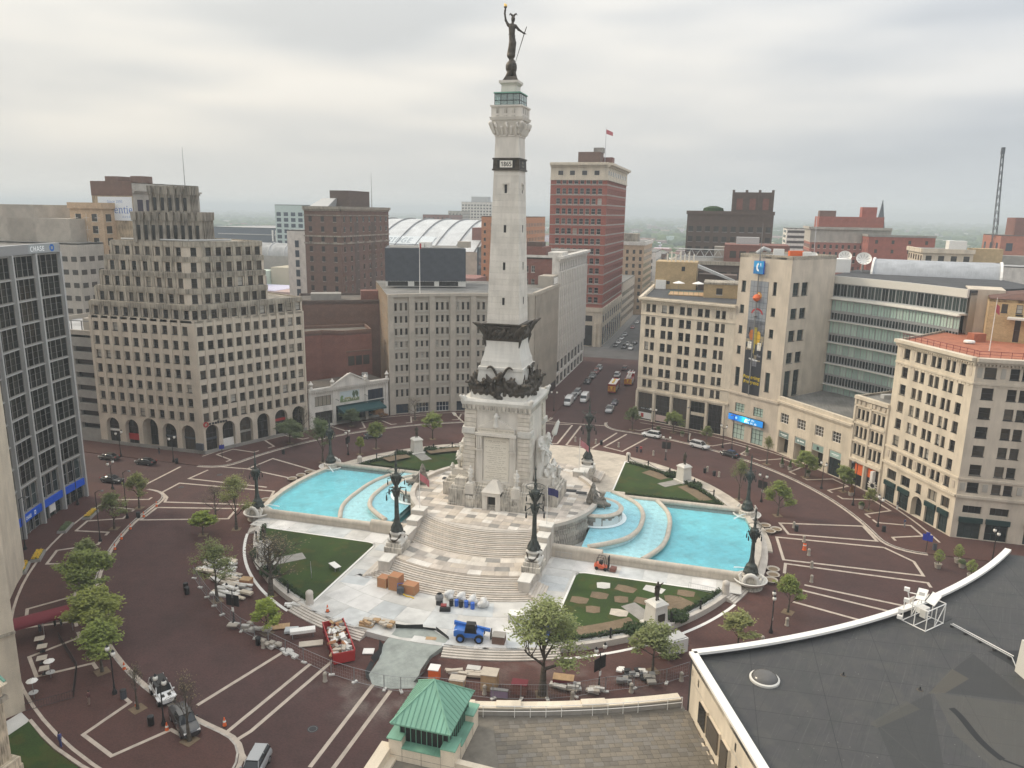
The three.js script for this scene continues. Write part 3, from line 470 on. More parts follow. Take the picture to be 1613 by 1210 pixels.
{
const b=thing('slit_window_office','long concrete office block with triple slit windows and dark rooftop box','building');
const R=77.4,a0=-40.2,f=curved(R,a0,-10.75),D=PI / 180*R,holes=[];
const rows=[[5,7],[8.8,10.55],[12.1,13.8],[15.5,17.1],[18.6,20.2],[21.95,23.7],[25.25,27.05],[28.5,30.55]];
const mids=every(-37.55,4.17,7);
for(const m of mids)for(const s of[-1.05,0,1.05]){const u=(m + s - a0)*D;for(const[v0,v1]of rows)holes.push({u0:u - .33,u1:u + .33,v0,v1,d:.4,kind:'slit'});}
mids.forEach((m,i)=>{const u=(m - a0)*D;holes.push({u0:u - 1.75,u1:u + 1.75,v0:.15,v1:2.9,d:.8,kind:i%3?'grid/4/2':'grid/3/1',frame:i%3?M.white:M.dark,name:i%3?'door':'shop_window',glass:GLblue});});
facade(b,f,32.6,holes,M.conc);
for(let i=0;i<=7;i++){const u=clamp((-39.63 + 4.17*i - a0)*D,.5,f.L - .5);panel(b,f,u - .75,u + .75,0,32.6,.0,.45,'pier',M.conc);}
for(const m of mids){const u=(m - a0)*D,q=new MB();for(const[v0,v1]of rows){fbox(q,f,u - 1.9,u + 1.9,v1 + .12,v1 + .36,.0,.12);fbox(q,f,u - 1.9,u + 1.9,v0 - .5,v0 - .12,.0,.1);for(const s of[-1.95,-.68,.68,1.95])fbox(q,f,u + s - .09,u + s + .09,v0 - .12,v1 + .12,.0,.1);}q.build('window_surrounds',M.limeG,b).userData.kind='stuff';}
sweep(b,f,0,f.L,[[32.2,33,-.5,.5]],'coping',M.conc,14);
const A=pol(R,a0),E=pol(R,-10.75),S=[-14.4,-106.5],BL=[-72,-98];
const side=straight(E,S);facade(b,side,33,[],M.conc);const rb=new MB();for(let u=1.2;u<side.L - .5;u +=1.55)fbox(rb,side,u - .42,u + .42,3.4,32.6,.0,.5);rb.build('ribs',M.conc,b).userData.kind='stuff';sweep(b,side,0,side.L,[[32.5,33.4,-.4,.6]],'coping',M.conc);
panel(b,side,0,side.L,.13,3,.02,.12,'shop_glazing',GL[1]);
const left=straight(BL,A),lh=gridHoles(cen([26,31,36],1.1),rows.slice(3),{d:.25,kind:'sash/1',glass:GL});facade(b,left,32.6,lh,M.peach);
shell(b,[...arcPts(R,a0,-10.75,8),S,[-40,-112],BL],0,32.6,[...Array(9).keys(),10],M.conc,M.roofG,0);
const q0=[-59.4,-78.4],q1=[-38,-87.4],pf=straight(q0,q1,33);facade(b,pf,1.6,gridHoles([[.6,6.4],[8.2,14],[15.4,21]],[[.1,1.45]],{d:.5,kind:'grid/5/1'}),M.trim,{name:'penthouse_base'});
const pt=new MB().prism([q0,q1,[-46,-104],[-66,-95]],34.5,44).build('penthouse',M.bluegrey,b);const rs=new MB();const pw=straight(q0,q1,34.5);for(let u=.2;u<23;u +=.72)fbox(rs,pw,u,u + .3,0,9.4,.0,.14);const pz=straight([-66,-95],q0,34.5);for(let u=.2;u<17;u +=.72)fbox(rs,pz,u,u + .3,0,9.4,.0,.14);rs.build('penthouse_ribs',M.bluegrey,b).userData.kind='stuff';
roofBox(b,-51.5,44,-87,1.6,1.6,1.4,M.white);roofBox(b,-49.6,44,-87.4,1.6,1.6,1.4,M.white);roofBox(b,-40.8,44,-94,3.4,1.8,2.4,M.conc);new MB().prism([[-58.5,-79.6],[-39.5,-87.6],[-46,-102],[-65,-94]],44,44.12).build('penthouse_roof',M.roofG,b);
new MB().prism([[-19,-99],[-14.6,-99],[-14.6,-107],[-19,-107]],32.6,36).build('rooftop_unit',M.conc,b);panel(b,straight([-14.5,-99.5],[-14.5,-106.5],32.6),1,6,1,2.8,.0,.12,'name_sign',M.white);
const fp=thing('rooftop_flagpole','white flagpole with flag on the slit window office roof','flagpole',[-43.6,32.7,-66]);new MB().tube([[0,0,0],[0,14,0]],[.12,.05],6).build('pole',M.white,fp);new MB().box(.04,.08,12,13.4,-1.1,0).build('flag',M.red,fp);
}
{
const b=thing('white_terracotta_block','tall narrow white office block with red brick end wall along the street','building');
const f=straight([-14.5,-107.2],[-14.5,-155]),L=f.L,cols=cen(every(3.4,5.85,8),1.7),rows=every(9.6,3.22,8).map(v=>[v,v + 2.3]);
facade(b,f,41,[...gridHoles(cen(every(2.4,2.93,16),1.25),[...rows,[37,39.4]],{d:.3,kind:'sash/1'}),...gridHoles(cen(every(3.4,5.85,8),4.4),[[.2,3.4],[4.4,8]],{d:.5,kind:'grid/3/2',name:'shop_window'})],M.terra);
sweep(b,f,-.8,L + .6,[[40.2,40.8,0,.6],[40.8,41.6,-.6,1.3]],'cornice',M.terra);const ped=new MB();for(let i=0;i<=16;i++){const u=.95 + 2.93*i;fbox(ped,f,u - .35,u + .35,8.6,36.4,.0,.3);}ped.build('pilasters',M.terra,b).userData.kind='stuff';
const e=straight([-31,-107.2],[-14.5,-107.2]);facade(b,e,40.8,gridHoles(cen([3,6.2,8.3],1.15),every(20,4.1,5).map(v=>[v,v + 2]),{d:.2,kind:'sash/2',frame:M.trim}),M.oldRed);panel(b,e,14.4,16.5,0,41,.0,.25,'return_wall',M.terra);
shell(b,[[-14.5,-107.2],[-14.5,-155],[-31,-155],[-31,-107.2]],0,41,[0,3],M.oldRed,M.roofT,.7,M.terra);roofBox(b,-24.5,41,-116,9,3,8,M.oldRed);roofBox(b,-24,44,-116,5,1.5,5,M.darkB);
new MB().prism([[-18.5,-109],[-14,-109],[-14,-118],[-18.5,-118]],41.6,42.6).build('parapet_block',M.terra,b);
}
{
const b=thing('red_brick_tower','tall red brick office tower with cream top storey and heavy cornice','building');
const x1=-13.2,x0=-36.5,z0=-188,z1=-246,f=straight([x0,z0],[x1,z0]),s=straight([x1,z0],[x1,z1]);
const rows=every(18.4,3.98,13).map(v=>[v,v + 2.3]);
facade(b,f,74,[...gridHoles(cen(every(2.2,2.45,8).map((u,i)=>u + 1.1),1.65),rows,{d:.3,kind:'sash/1',frame:M.trim})],M.redB);
facade(b,s,74,[...gridHoles(cen(every(1.9,2.58,22),1.75),rows,{d:.3,kind:'sash/1',frame:M.trim})].slice(0,290),M.redB);
for(const[g,L]of[[f,f.L],[s,s.L]]){sweep(b,g,g===f?0:0,L,[[68,72.8,0,.22]],'top_band',M.limeW);sweep(b,g,-.1,L,[[67.6,68.2,0,.5],[72.8,73.5,0,.9],[73.5,74.4,-.5,1.9]],'cornice',M.limeW);sweep(b,g,0,L,[[14.6,16.4,0,.5],[0,14.6,0,.16]],'stone_base',M.limeW);const q=new MB();for(let v=18;v<67;v +=3.98)fbox(q,g,0,L,v - .1,v + .22,.0,.12);q.build('sill_courses',M.limeG,b).userData.kind='stuff';}
for(const[u,v0,v1]of[[4.2,69.4,71.5],[9,69.4,71.5],[14,69.4,71.5],[19,69.4,71.5]])panel(b,f,u - 1,u + 1,v0 + .2,v1 - .2,.2,.26,'window',GL[1]);
for(let i=0;i<10;i++)panel(b,s,2 + i*5.5 - 1,2 + i*5.5 + 1,69.6,71.3,.2,.26,'window',GL[1]);
panel(b,f,15.6,19.6,.4,8.9,.14,.3,'entrance',GL[0]);panel(b,f,15.8,19.4,10.6,13,.14,.25,'window',GL[1]);for(const u of[14.4,20.8,22.6])panel(b,f,u - .5,u + .5,0,9.8,.15,.7,'column',M.limeW);
for(let i=0;i<9;i++){panel(b,s,2 + i*6.3,6 + i*6.3,.4,8,.1,.2,'shop_window',GLblue[i%2]);panel(b,s,2.6 + i*6.3,5.4 + i*6.3,10,13,.1,.2,'window',GL[i%3]);}
shell(b,[[x0,z0],[x1,z0],[x1,z1],[x0,z1]],0,74,[0,1],M.redB,M.roofG,.6,M.limeW);
roofBox(b,-22,74,-198,9,5,9,M.brownB);roofBox(b,-19,79,-200,4,2,4,M.concD);roofBox(b,-15.5,74,-204,4,3.4,5,M.oldRed);
const p=thing('rooftop_flagpole','flagpole flying a striped flag on the red brick tower','flagpole',[-16,74,-197]);new MB().tube([[0,0,0],[0,15,0]],[.16,.07],6).build('pole',M.steel,p);
const fl=new MB();for(let i=0;i<6;i++)fl.hex([[.1 + i*.45,12.3 - i*.16,.1*sin(i)],[.1 +(i + 1)*.45,12.3 -(i + 1)*.16,.1*sin(i + 1)],[.1 +(i + 1)*.45,12.3 -(i + 1)*.16,.1*sin(i + 1)- .05],[.1 + i*.45,12.3 - i*.16,.1*sin(i)- .05],[.1 + i*.45,14 - i*.2,.1*sin(i)],[.1 +(i + 1)*.45,14 -(i + 1)*.2,.1*sin(i + 1)],[.1 +(i + 1)*.45,14 -(i + 1)*.2,.1*sin(i + 1)- .05],[.1 + i*.45,14 - i*.2,.1*sin(i)- .05]]);fl.build('flag',std(.5,.12,.14,.8),p);
}
{
const b=thing('corner_block','cream eight storey corner block with paired windows and dark glass shopfronts','building');
const A=[14.5,-77.7],B=[38.4,-68],f=straight(A,B),L=f.L;
const cs=[[1.4,2.6],[3.05,4.25],[5.95,7.4],[7.95,9.35],[11,12.4],[12.95,14.3],[15.9,17.25],[17.8,19.1],[20.7,21.8],[22.25,23.3]],rows=[[29.75,31.65],[26.35,28.4],[23,25.05],[19.55,21.65],[16.2,18.25],[12.8,14.85],[9.5,11.45]];
const shops=[[.4,4.7],[5.6,9.85],[10.6,14.75],[15.6,19.7],[20.45,24.4]].map(([u0,u1])=>({u0,u1,v0:.13,v1:7.75,d:.6,kind:'grid/4/5',name:'shop_window',glass:GL}));
facade(b,f,33,[...gridHoles(cs,rows,{d:.4,kind:'sash/1'}),...shops],M.limeW);
sweep(b,f,-.6,L + .1,[[32.4,32.8,0,.35],[32.8,33.3,-.6,.9]],'cornice',M.limeW);sweep(b,f,0,L,[[11.8,12,0,.18],[8.2,8.7,0,.3],[28.8,29.05,0,.16]],'string_course',M.limeW);
const br2=new MB();for(let u=.2;u<L;u +=.6)fbox(br2,f,u,u + .28,32,32.4,.0,.55);br2.build('brackets',M.limeW,b).userData.kind='stuff';for(const u of[.5,5.1,10.2,15.1,20,24.6])panel(b,f,u - .35,u + .35,30,31.4,.0,.12,'cartouche',M.lime);
for(const u of[.1,5.15,10.2,15.2,20.05,24.7])panel(b,f,u - .3,u + .3,0,8.2,.0,.25,'pier',M.limeW);
const t1=signTex(256,40,(x,w,h)=>{x.fillStyle='#15171a';x.fillRect(0,0,w,h);x.fillStyle='#dfe3e4';strokes(x,24,10,210,20,11,5);});signFace(b,f,.9,4.4,3.05,3.6,-.5,'shop_sign',t1);
panel(b,f,15.8,19.4,4,4.8,-.55,-.3,'shop_sign',M.limeW);panel(b,f,.5,4.6,.5,2.2,-.55,-.5,'poster',M.white);panel(b,f,5.7,9,.5,2.2,-.55,-.5,'poster',std(.6,.45,.4,.7));panel(b,f,1.3,2.1,.8,1.9,-.5,-.46,'poster',M.red);
const side=straight([14.5,-118],A);facade(b,side,33,gridHoles(cen(every(2.4,3.2,12),1.3),rows,{d:.35,kind:'sash/1'}),M.limeW);sweep(b,side,0,side.L,[[32.4,33.3,-.5,.9]],'cornice',M.limeW);
shell(b,[A,B,[52,-98],[52,-118],[14.5,-118]],0,33,[0,4],M.lime,M.roofD,.5,M.limeD);
new MB().box(20.5,30,33.05,33.3,-97,-88).build('roof_deck',M.wood,b);const rail=new MB();for(let i=0;i<8;i++)rail.box(20.5 + i*1.35,20.58 + i*1.35,33.3,34.3,-88.2,-88.1);rail.box(20.5,30,34.25,34.33,-88.2,-88.1);rail.build('deck_railing',M.copperD,b);
for(const[x,z]of[[22.6,-97.4],[28,-97.8]]){const o=thing('patio_umbrella',x<25?'white patio umbrella on the rooftop deck, nearer the street':'white patio umbrella on the rooftop deck beside the ochre penthouse','umbrella',[x,33.3,z]);new MB().lathe([[1.7,2.3],[1.65,2.42],[0,3]],8).build('canopy',M.white,o);new MB().tube([[0,0,0],[0,2.9,0]],.04,5).build('pole',M.grey,o);}
roofBox(b,35.4,33,-91,11,3.6,9,M.ochre,-.0,'penthouse');{const w=straight([29.9,-86.48],[40.9,-86.48],33);panel(b,w,3.3,4.9,.9,2.6,.0,.06,'window',GL[1]);panel(b,w,3.2,5,.8,.9,.0,.12,'sill',M.white);}
new MB().box(29.8,41,36.6,37.1,-95.6,-86.3).build('penthouse_coping',M.limeD,b);
roofBox(b,21,33,-112,12,8,10,M.ochre,0,'stair_tower');{const w=straight([15,-106.98],[27,-106.98],33);panel(b,w,7.6,8.6,5.4,6.7,.0,.05,'window',GL[0]);panel(b,w,3.4,4.4,1.4,2.3,.0,.05,'window',GL[0]);}
const st=new MB();st.hex([[27.2,39.5,-107],[38,35.6,-107],[38,35.6,-110],[27.2,39.5,-110],[27.2,40.4,-107],[38,36.2,-107],[38,36.2,-110],[27.2,40.4,-110]]);st.build('roof_stair',M.lgrey,b);roofBox(b,33,33,-112,11,4.5,6,M.darkB);for(let i=0;i<7;i++)new MB().tube([[18 + i*1.3,41,-111 +(i%3)],[18 + i*1.3,43.2 +(i%2)*.8,-111 +(i%3)]],[.22,.22],7).build('antenna',M.trim,b);
roofBox(b,16.8,33,-108,3,2.6,4,M.white);
}
{
const b=thing('media_building','stone tower with tall mural and curved green glass office wing above shops','building');
const A=[38.4,-68],B=[49.6,-58.7],f=straight(A,B),L=f.L;
facade(b,f,45.5,[{u0:1.1,u1:2.3,v0:36.9,v1:39.5},{u0:10,u1:11,v0:36.8,v1:39.8},{u0:1.1,u1:2.3,v0:31.8,v1:33.7},{u0:10,u1:11.2,v0:31.9,v1:33.8},{u0:1.2,u1:2.3,v0:26.8,v1:28.7},{u0:10,u1:11.2,v0:26.8,v1:28.8},{u0:1.2,u1:2.3,v0:21.8,v1:23.7},{u0:10,u1:11.2,v0:21.8,v1:23.8},{u0:1.3,u1:2.6,v0:13.8,v1:18.4},{u0:10.1,u1:11.4,v0:13.9,v1:18.5}].map(h=>({...h,d:.35,kind:'sash/1',glass:GLteal})).concat([{u0:2.1,u1:4.9,v0:7.3,v1:9.5,d:.3,kind:'grid/3/3',glass:GLpale},{u0:7.6,u1:10.4,v0:7.3,v1:9.5,d:.3,kind:'grid/3/3',glass:GLpale},{u0:1.9,u1:5.5,v0:.4,v1:4.2,d:.3,kind:'grid/3/3',glass:GLpale},{u0:7.5,u1:11,v0:.4,v1:4.2,d:.3,kind:'grid/3/3',glass:GLpale}]),M.lime);
sweep(b,f,0,L,[[11.7,12.2,0,.35],[11.4,11.7,0,.18]],'string_course',M.lime);
const mural=signTex(192,1024,(x,w,h)=>{
x.fillStyle='#8f949b';x.fillRect(0,0,w,h);x.fillStyle='#34363d';x.fillRect(0,h*.5,w,h*.5);x.fillStyle='#6a6c72';x.fillRect(0,h*.34,w,h*.2);
const r=RNG(3);for(let i=0;i<40;i++){x.fillStyle=['#4e5058','#2b2d33','#7d7f85','#9a8f78'][i&3];x.fillRect(r()*w,h*(.34 + r()*.36),12 + r()*40,10 + r()*60);}
x.fillStyle='#c64b3c';x.beginPath();x.arc(w / 2,h*.3,62,PI*1.1,PI*1.9);x.lineWidth=16;x.strokeStyle='#b4383a';x.stroke();
x.fillStyle='#e0a23c';x.beginPath();x.ellipse(w*.52,h*.125,30,34,0,0,TAU);x.fill();x.fillStyle='#f3e2c0';x.beginPath();x.ellipse(w*.52,h*.125,18,24,0,0,TAU);x.fill();x.fillStyle='#c8752a';x.beginPath();x.arc(w*.52,h*.125,13,0,TAU);x.fill();
x.fillStyle='#d8b03a';x.beginPath();x.ellipse(w*.66,h*.49,30,62,.1,0,TAU);x.fill();x.fillStyle='#b86f3a';x.beginPath();x.ellipse(w*.32,h*.47,32,48,0,0,TAU);x.fill();x.fillStyle='#e9e4d8';x.fillRect(22,h*.53,42,64);x.fillRect(128,h*.53,40,70);x.fillStyle='#b5a54c';x.beginPath();x.moveTo(w*.4,h*.4);x.lineTo(w*.62,h*.4);x.lineTo(w*.5,h*.66);x.fill();
x.fillStyle='#e8e8e6';x.beginPath();x.ellipse(w*.5,h*.685,52,9,.1,0,TAU);x.fill();x.fillStyle='#d9bd1f';x.font='bold 42px sans-serif';x.textAlign='center';x.fillText('Powering',w / 2,h*.86);x.fillText('Progress',w / 2,h*.905);
x.strokeStyle='rgba(60,62,68,.8)';x.lineWidth=2;for(let i=1;i<5;i++){x.beginPath();x.moveTo(w*i / 5,0);x.lineTo(w*i / 5,h);x.stroke();}for(let i=1;i<22;i++){x.beginPath();x.moveTo(0,h*i / 22);x.lineTo(w,h*i / 22);x.stroke();}
});
panel(b,f,3.7,8.8,12.3,39.7,.0,.05,'mural_backing',M.grey);signFace(b,f,3.75,8.75,12.35,39.65,.07,'mural',mural,{roughness:.35});
const mast=new MB();mast.tube([f(6.1,12.3,.5),f(6.1,45.5,.5)],.16,6);mast.tube([f(6.1,45.5,.5),f(6.1,53,.5)],[.12,.04],5);mast.build('mast',M.grey,b);for(const[v,s,m]of[[15,.3,M.dark],[31.5,.4,M.grey],[35.8,.95,M.orange]]){const g=new MB().lathe([[0,-1],[.7,-.6],[1,0],[.7,.6],[0,1]],10).build('mast_disc',m,b,.6);g.position.set(...f(6.1,v,.5));g.scale.setScalar(s);}
const logo=signTex(128,128,(x,w,h)=>{x.fillStyle='#2f9bd8';x.fillRect(0,0,w,h);x.fillStyle='#1d79b8';x.fillRect(0,60,w,68);x.strokeStyle='#f4f8fa';x.lineWidth=20;x.beginPath();x.ellipse(70,58,26,36,.15,-2.1,1.4,true);x.stroke();x.lineWidth=9;x.beginPath();x.moveTo(88,20);x.lineTo(92,52);x.stroke();});
panel(b,f,4.7,7.5,41.4,44.4,.35,.75,'logo_box',M.chase);signFace(b,f,4.72,7.48,41.42,44.38,.77,'logo',logo);
const led=signTex(512,72,(x,w,h)=>{const g=x.createLinearGradient(0,0,w,0);g.addColorStop(0,'#1f86dc');g.addColorStop(.22,'#0a5fc8');g.addColorStop(.42,'#22c3ea');g.addColorStop(.6,'#1486bd');g.addColorStop(1,'#0d7fd6');x.fillStyle=g;x.fillRect(0,0,w,h);x.fillStyle='#8fd0ff';x.beginPath();x.arc(120,36,16,0,TAU);x.fill();x.fillStyle='#f4f8ff';strokes(x,262,10,130,24,8,2);strokes(x,245,40,180,26,10,3);});
panel(b,f,.9,11.3,5.1,6.7,.3,.8,'led_sign',M.dark);signFace(b,f,.95,11.25,5.15,6.65,.82,'led_screen',led,{emissive:C3(1,1,1),emissiveMap:led,emissiveIntensity:.5});{const p=f(6.1,5.9,1.0),q=f(6.1,5.9,3),l=new THREE.PointLight(C3(.3,.6,1),5);l.position.set(...p);l.castShadow=true;b.add(l);}
for(const[u,m]of[[2.4,M.white],[8,M.white]])panel(b,f,u,u + 2.4,4.3,5.0,.02,.2,'shop_sign',m);
const Bk=[60.4,-71.8],s=straight(B,Bk);facade(b,s,45.5,[[36.9,39.9],[31.6,34],[26.4,28.9],[21.2,23.7],[13.2,19.4]].flatMap(([v0,v1])=>[[1.1,3.4],[4.4,6.7]].map(([u0,u1])=>({u0,u1,v0,v1,d:.35,kind:'sash/2',glass:GLteal}))),M.lime);
shell(b,[A,B,Bk,[49,-82]],0,45.5,[0,1],M.lime,M.roofG,.4,M.limeD);
const rt=new MB();rt.tube([[42,46,-66],[43.5,47.2,-66.5],[45,46.6,-67]],.5,8);rt.build('roof_duct',M.lgrey,b,.8);roofBox(b,47,45.5,-68,2.4,1.6,1.4,M.white);roofBox(b,51,45.5,-70,3.4,1.2,1,M.orange,.4,'roof_frame');roofBox(b,53.5,45.5,-70,2,1,2,M.white);
const ds=thing('roof_dish','small white dish on a post on the media tower roof','satellite dish',[55,45.6,-69.6]);new MB().lathe([[0,.2],[.5,.3],[.8,.55]],12).build('dish',M.white,ds,.6).rotation.x=1;new MB().tube([[0,0,0],[0,9,-1.6]],.06,5).build('mast',M.steel,ds);
const g=curved(94,38.6,60.2),D=94*PI / 180,bands=[[30.6,32.3],[25.3,27],[20.2,22],[15,17],[10.6,12.6]],holes=[];
const n=44,w=g.L / n;for(const[v0,v1]of bands)for(let i=0;i<n;i++)holes.push({u0:i*w + .03,u1:(i + 1)*w - .03,v0,v1,d:.06,kind:'grid/1/1',glass:GLteal,frame:M.alum});
const nP=22,wp=g.L / nP;for(const[v0,v1]of[[27.35,30.2],[22.35,24.9],[17.35,19.8],[12.95,14.7],[32.8,35.3]])for(let i=0;i<nP;i++)holes.push({u0:i*wp + .04,u1:(i + 1)*wp - .04,v0,v1,d:.03,kind:'grid/2/1',glass:GLpale,frame:M.alum,name:'spandrel_panel'});
facade(b,g,35.6,holes,M.alum,{name:'curtain_wall'});for(const v of[35.6,30.4,25.1,20,14.8])sweep(b,g,0,g.L,[[v - .1,v + .1,.0,.9]],'sunshade',M.trim,14);
const g2=curved(95.4,38.4,60,36),ws=g2.L / 20;facade(b,g2,3.2,every(0,ws,20).map(u=>({u0:u + .06,u1:u + ws - .06,v0:.15,v1:3.05,d:.1,kind:'grid/2/1',glass:GLteal,frame:M.alum})),M.alum,{name:'curtain_wall'});sweep(b,g2,0,g2.L,[[3.2,4.9,-.3,.25]],'roof_fascia',M.trim,14);sweep(b,g2,0,g2.L,[[-.35,.0,-1,1.6]],'balcony_slab',M.trim,14);
const rp=[...arcPts(95.7,38.4,60.2,12),[100,-62],[98,-100],[70,-104]];new MB().prism(rp,40.2,40.7).build('roof',M.roofD,b);shell(b,rp,0,40.2,[...Array(12).keys()],M.conc,M.roofD,0);
roofBox(b,62.5,40.7,-92,6,3.4,6,M.white,.3);roofBox(b,87,31.9,-53,6.5,9,9,M.lime,-.2,'stair_tower');
const l=straight(B,[63.2,-41.2]),hl=[];[[1,3.6],[6.4,9],[11.9,14.4],[16.9,19.3]].forEach(([u0,u1])=>hl.push({u0,u1,v0:7.6,v1:9.9,d:.3,kind:'grid/3/3',glass:GL,frame:M.white}));[[.8,4.2],[6.1,9.6],[11.5,15],[16.6,20]].forEach(([u0,u1],i)=>hl.push({u0,u1,v0:.13,v1:5.7,d:i<3?2.2:.4,kind:i<3?'grid/2/1':'grid/3/3',name:i<3?'entrance':'shop_window',glass:i<3?GL:GLteal,frame:M.dark}));
facade(b,l,13,hl,M.limeW);sweep(b,l,-.1,l.L + .1,[[11.9,12.3,0,.3],[12.3,12.8,0,.6],[12.8,13.7,-.5,.3]],'cornice',M.limeW);
const sg=['#6e837e','#7d918e','#8aa39b','#99b5ae'];[[.9,4.1],[6.2,9.5],[11.6,14.9],[16.7,19.9]].forEach(([u0,u1],i)=>{panel(b,l,u0,u1,4.1,5.6,-.35,-.12,'shop_sign',M.trim);signFace(b,l,u0 + .1,u1 - .1,4.2,5.5,-.1,'shop_sign_face',signTex(128,56,(x,w,h)=>{x.fillStyle=sg[i];x.fillRect(0,0,w,h);x.fillStyle='#e9efed';if(i===1){x.beginPath();x.arc(34,28,12,0,TAU);x.fill();x.fillRect(54,20,56,14);}else if(i===2){x.fillStyle='#20302f';x.fillRect(48,14,30,30);}else{x.fillRect(16,20,92,9);x.fillRect(34,34,60,5);}}));});
new MB().prism([B,[63.2,-41.2],[78,-56],[62,-76]],12.5,12.9).build('terrace_roof',M.roofG,b);
}
{
const b=thing('barrel_roof_hall','grey barrel vaulted roof rising behind the curved glass offices','building',[86,0,-90.5],-.235);
const g=new MB(),e=new MB(),q=t=>[39.4 + sin(t)*4.9,cos(t)*6.5];for(let i=0;i<10;i++){const A=q(PI*i / 10),B=q(PI*(i + 1)/ 10);g.quad([-14,A[0],A[1]],[14,A[0],A[1]],[14,B[0],B[1]],[-14,B[0],B[1]]);for(const x of[-14,14])e.hex([[x - .25,A[0],A[1]],[x + .25,A[0],A[1]],[x + .25,B[0],B[1]],[x - .25,B[0],B[1]],[x - .25,A[0]+ .35,A[1]*1.04],[x + .25,A[0]+ .35,A[1]*1.04],[x + .25,B[0]+ .35,B[1]*1.04],[x - .25,B[0]+ .35,B[1]*1.04]]);}g.build('vault',std(.42,.44,.47,.5,{map:rep(T.metal,6)}),b,.8);e.build('vault_rib',M.white,b);new MB().box(-13.9,13.9,0,39.6,-6.4,6.4).build('wall',M.limeG,b);
}
for(const[x,y,z,r,l]of[[69.5,41,-93,1.9,'large white satellite dish aimed up behind the media building roof'],[66,41.2,-101,1.7,'white lattice satellite dish left of the large roof dish']]){
const d=thing('satellite_dish',l,'satellite dish',[x,y,z]);const o=new MB().lathe([[0,0],[r*.4,.12*r],[r*.75,.38*r],[r,.66*r],[r*.98,.7*r],[r*.74,.42*r],[0,.05]],20).build('reflector',M.white,d,.6);o.rotation.set(.95,.2,0);o.position.y=2.6;new MB().tube([[0,0,0],[0,2.6,0]],.3,6).build('mount',M.lgrey,d);const rb=new MB();for(let k=0;k<10;k++){const a=k / 10*TAU;rb.tube([[0,-.05,0],[cos(a)*r*.98,.6*r,sin(a)*r*.98]],.05,4);}const q=rb.build('ribs',M.grey,d);q.rotation.copy(o.rotation);q.position.copy(o.position);
}
{
const b=thing('narrow_ornate_house','narrow four storey ornate stone front with orange shop banners','building'),f=straight([63.2,-41.2],[68.2,-34]),L=f.L,holes=[];
for(const c of[2.3,6.45])for(const[v0,v1,a]of[[14.3,16.4],[10.5,12.8,1],[6.8,9]])for(const s of[-1.15,0,1.15])holes.push({u0:c + s - .4,u1:c + s + .4,v0,v1,d:.35,kind:'sash/1',arch:a,glass:GL});
holes.push({u0:.5,u1:3.9,v0:.13,v1:5,d:.5,kind:'grid/2/2',name:'shop_window'},{u0:4.9,u1:8.3,v0:.13,v1:5,d:.5,kind:'grid/2/2',name:'shop_window'});
facade(b,f,19,holes,M.limeW);sweep(b,f,0,L,[[5.3,5.9,0,.45],[9.4,9.7,0,.25],[13.2,13.6,0,.3],[16.9,17.2,0,.3],[18.4,19.1,-.5,.55]],'cornice',M.limeW);for(const u of[.2,4.4,8.6])panel(b,f,u - .22,u + .22,0,18.4,.0,.3,'pilaster',M.limeW);
for(let i=0;i<6;i++)panel(b,f,.9 + i*1.3,1.5 + i*1.3,17.4,18.2,.0,.25,'relief_block',M.lime);
panel(b,f,1.5,3.8,2.6,4.9,-.42,-.3,'shop_banner',M.orange);panel(b,f,5,7,3,4.9,-.42,-.3,'shop_banner',M.orange);panel(b,f,6.9,7.5,2.6,4.9,.1,.9,'projecting_sign',M.white);
signFace(b,f,.55,1.5,.2,4.9,-.28,'poster',signTex(64,256,(x,w,h)=>{x.fillStyle='#16161a';x.fillRect(0,0,w,h);const r=RNG(4);x.fillStyle='#e8e4da';for(let i=0;i<30;i++){x.save();x.translate(r()*w,r()*h);x.rotate(r()*3);x.fillRect(-10,-2,20,4);x.restore();}}));
signFace(b,f,5,8.2,.2,3,-.28,'poster',signTex(128,128,(x,w,h)=>{x.fillStyle='#16161a';x.fillRect(0,0,w,h);x.fillStyle='#f0ece2';for(let k=0;k<12;k++){x.save();x.translate(64,64);x.rotate(k*TAU / 12);x.beginPath();x.ellipse(36,0,18,6,.3,0,TAU);x.fill();x.restore();}}));
shell(b,[[63.2,-41.2],[68.2,-34],[80,-44],[75,-52]],0,18.6,[0],M.limeD,M.roofG,.4,M.limeD);for(const[x,z]of[[69,-42],[71.5,-44],[73,-42.5]])roofBox(b,x,18.6,z,2,.8,1.2,M.lgrey,.4);
}
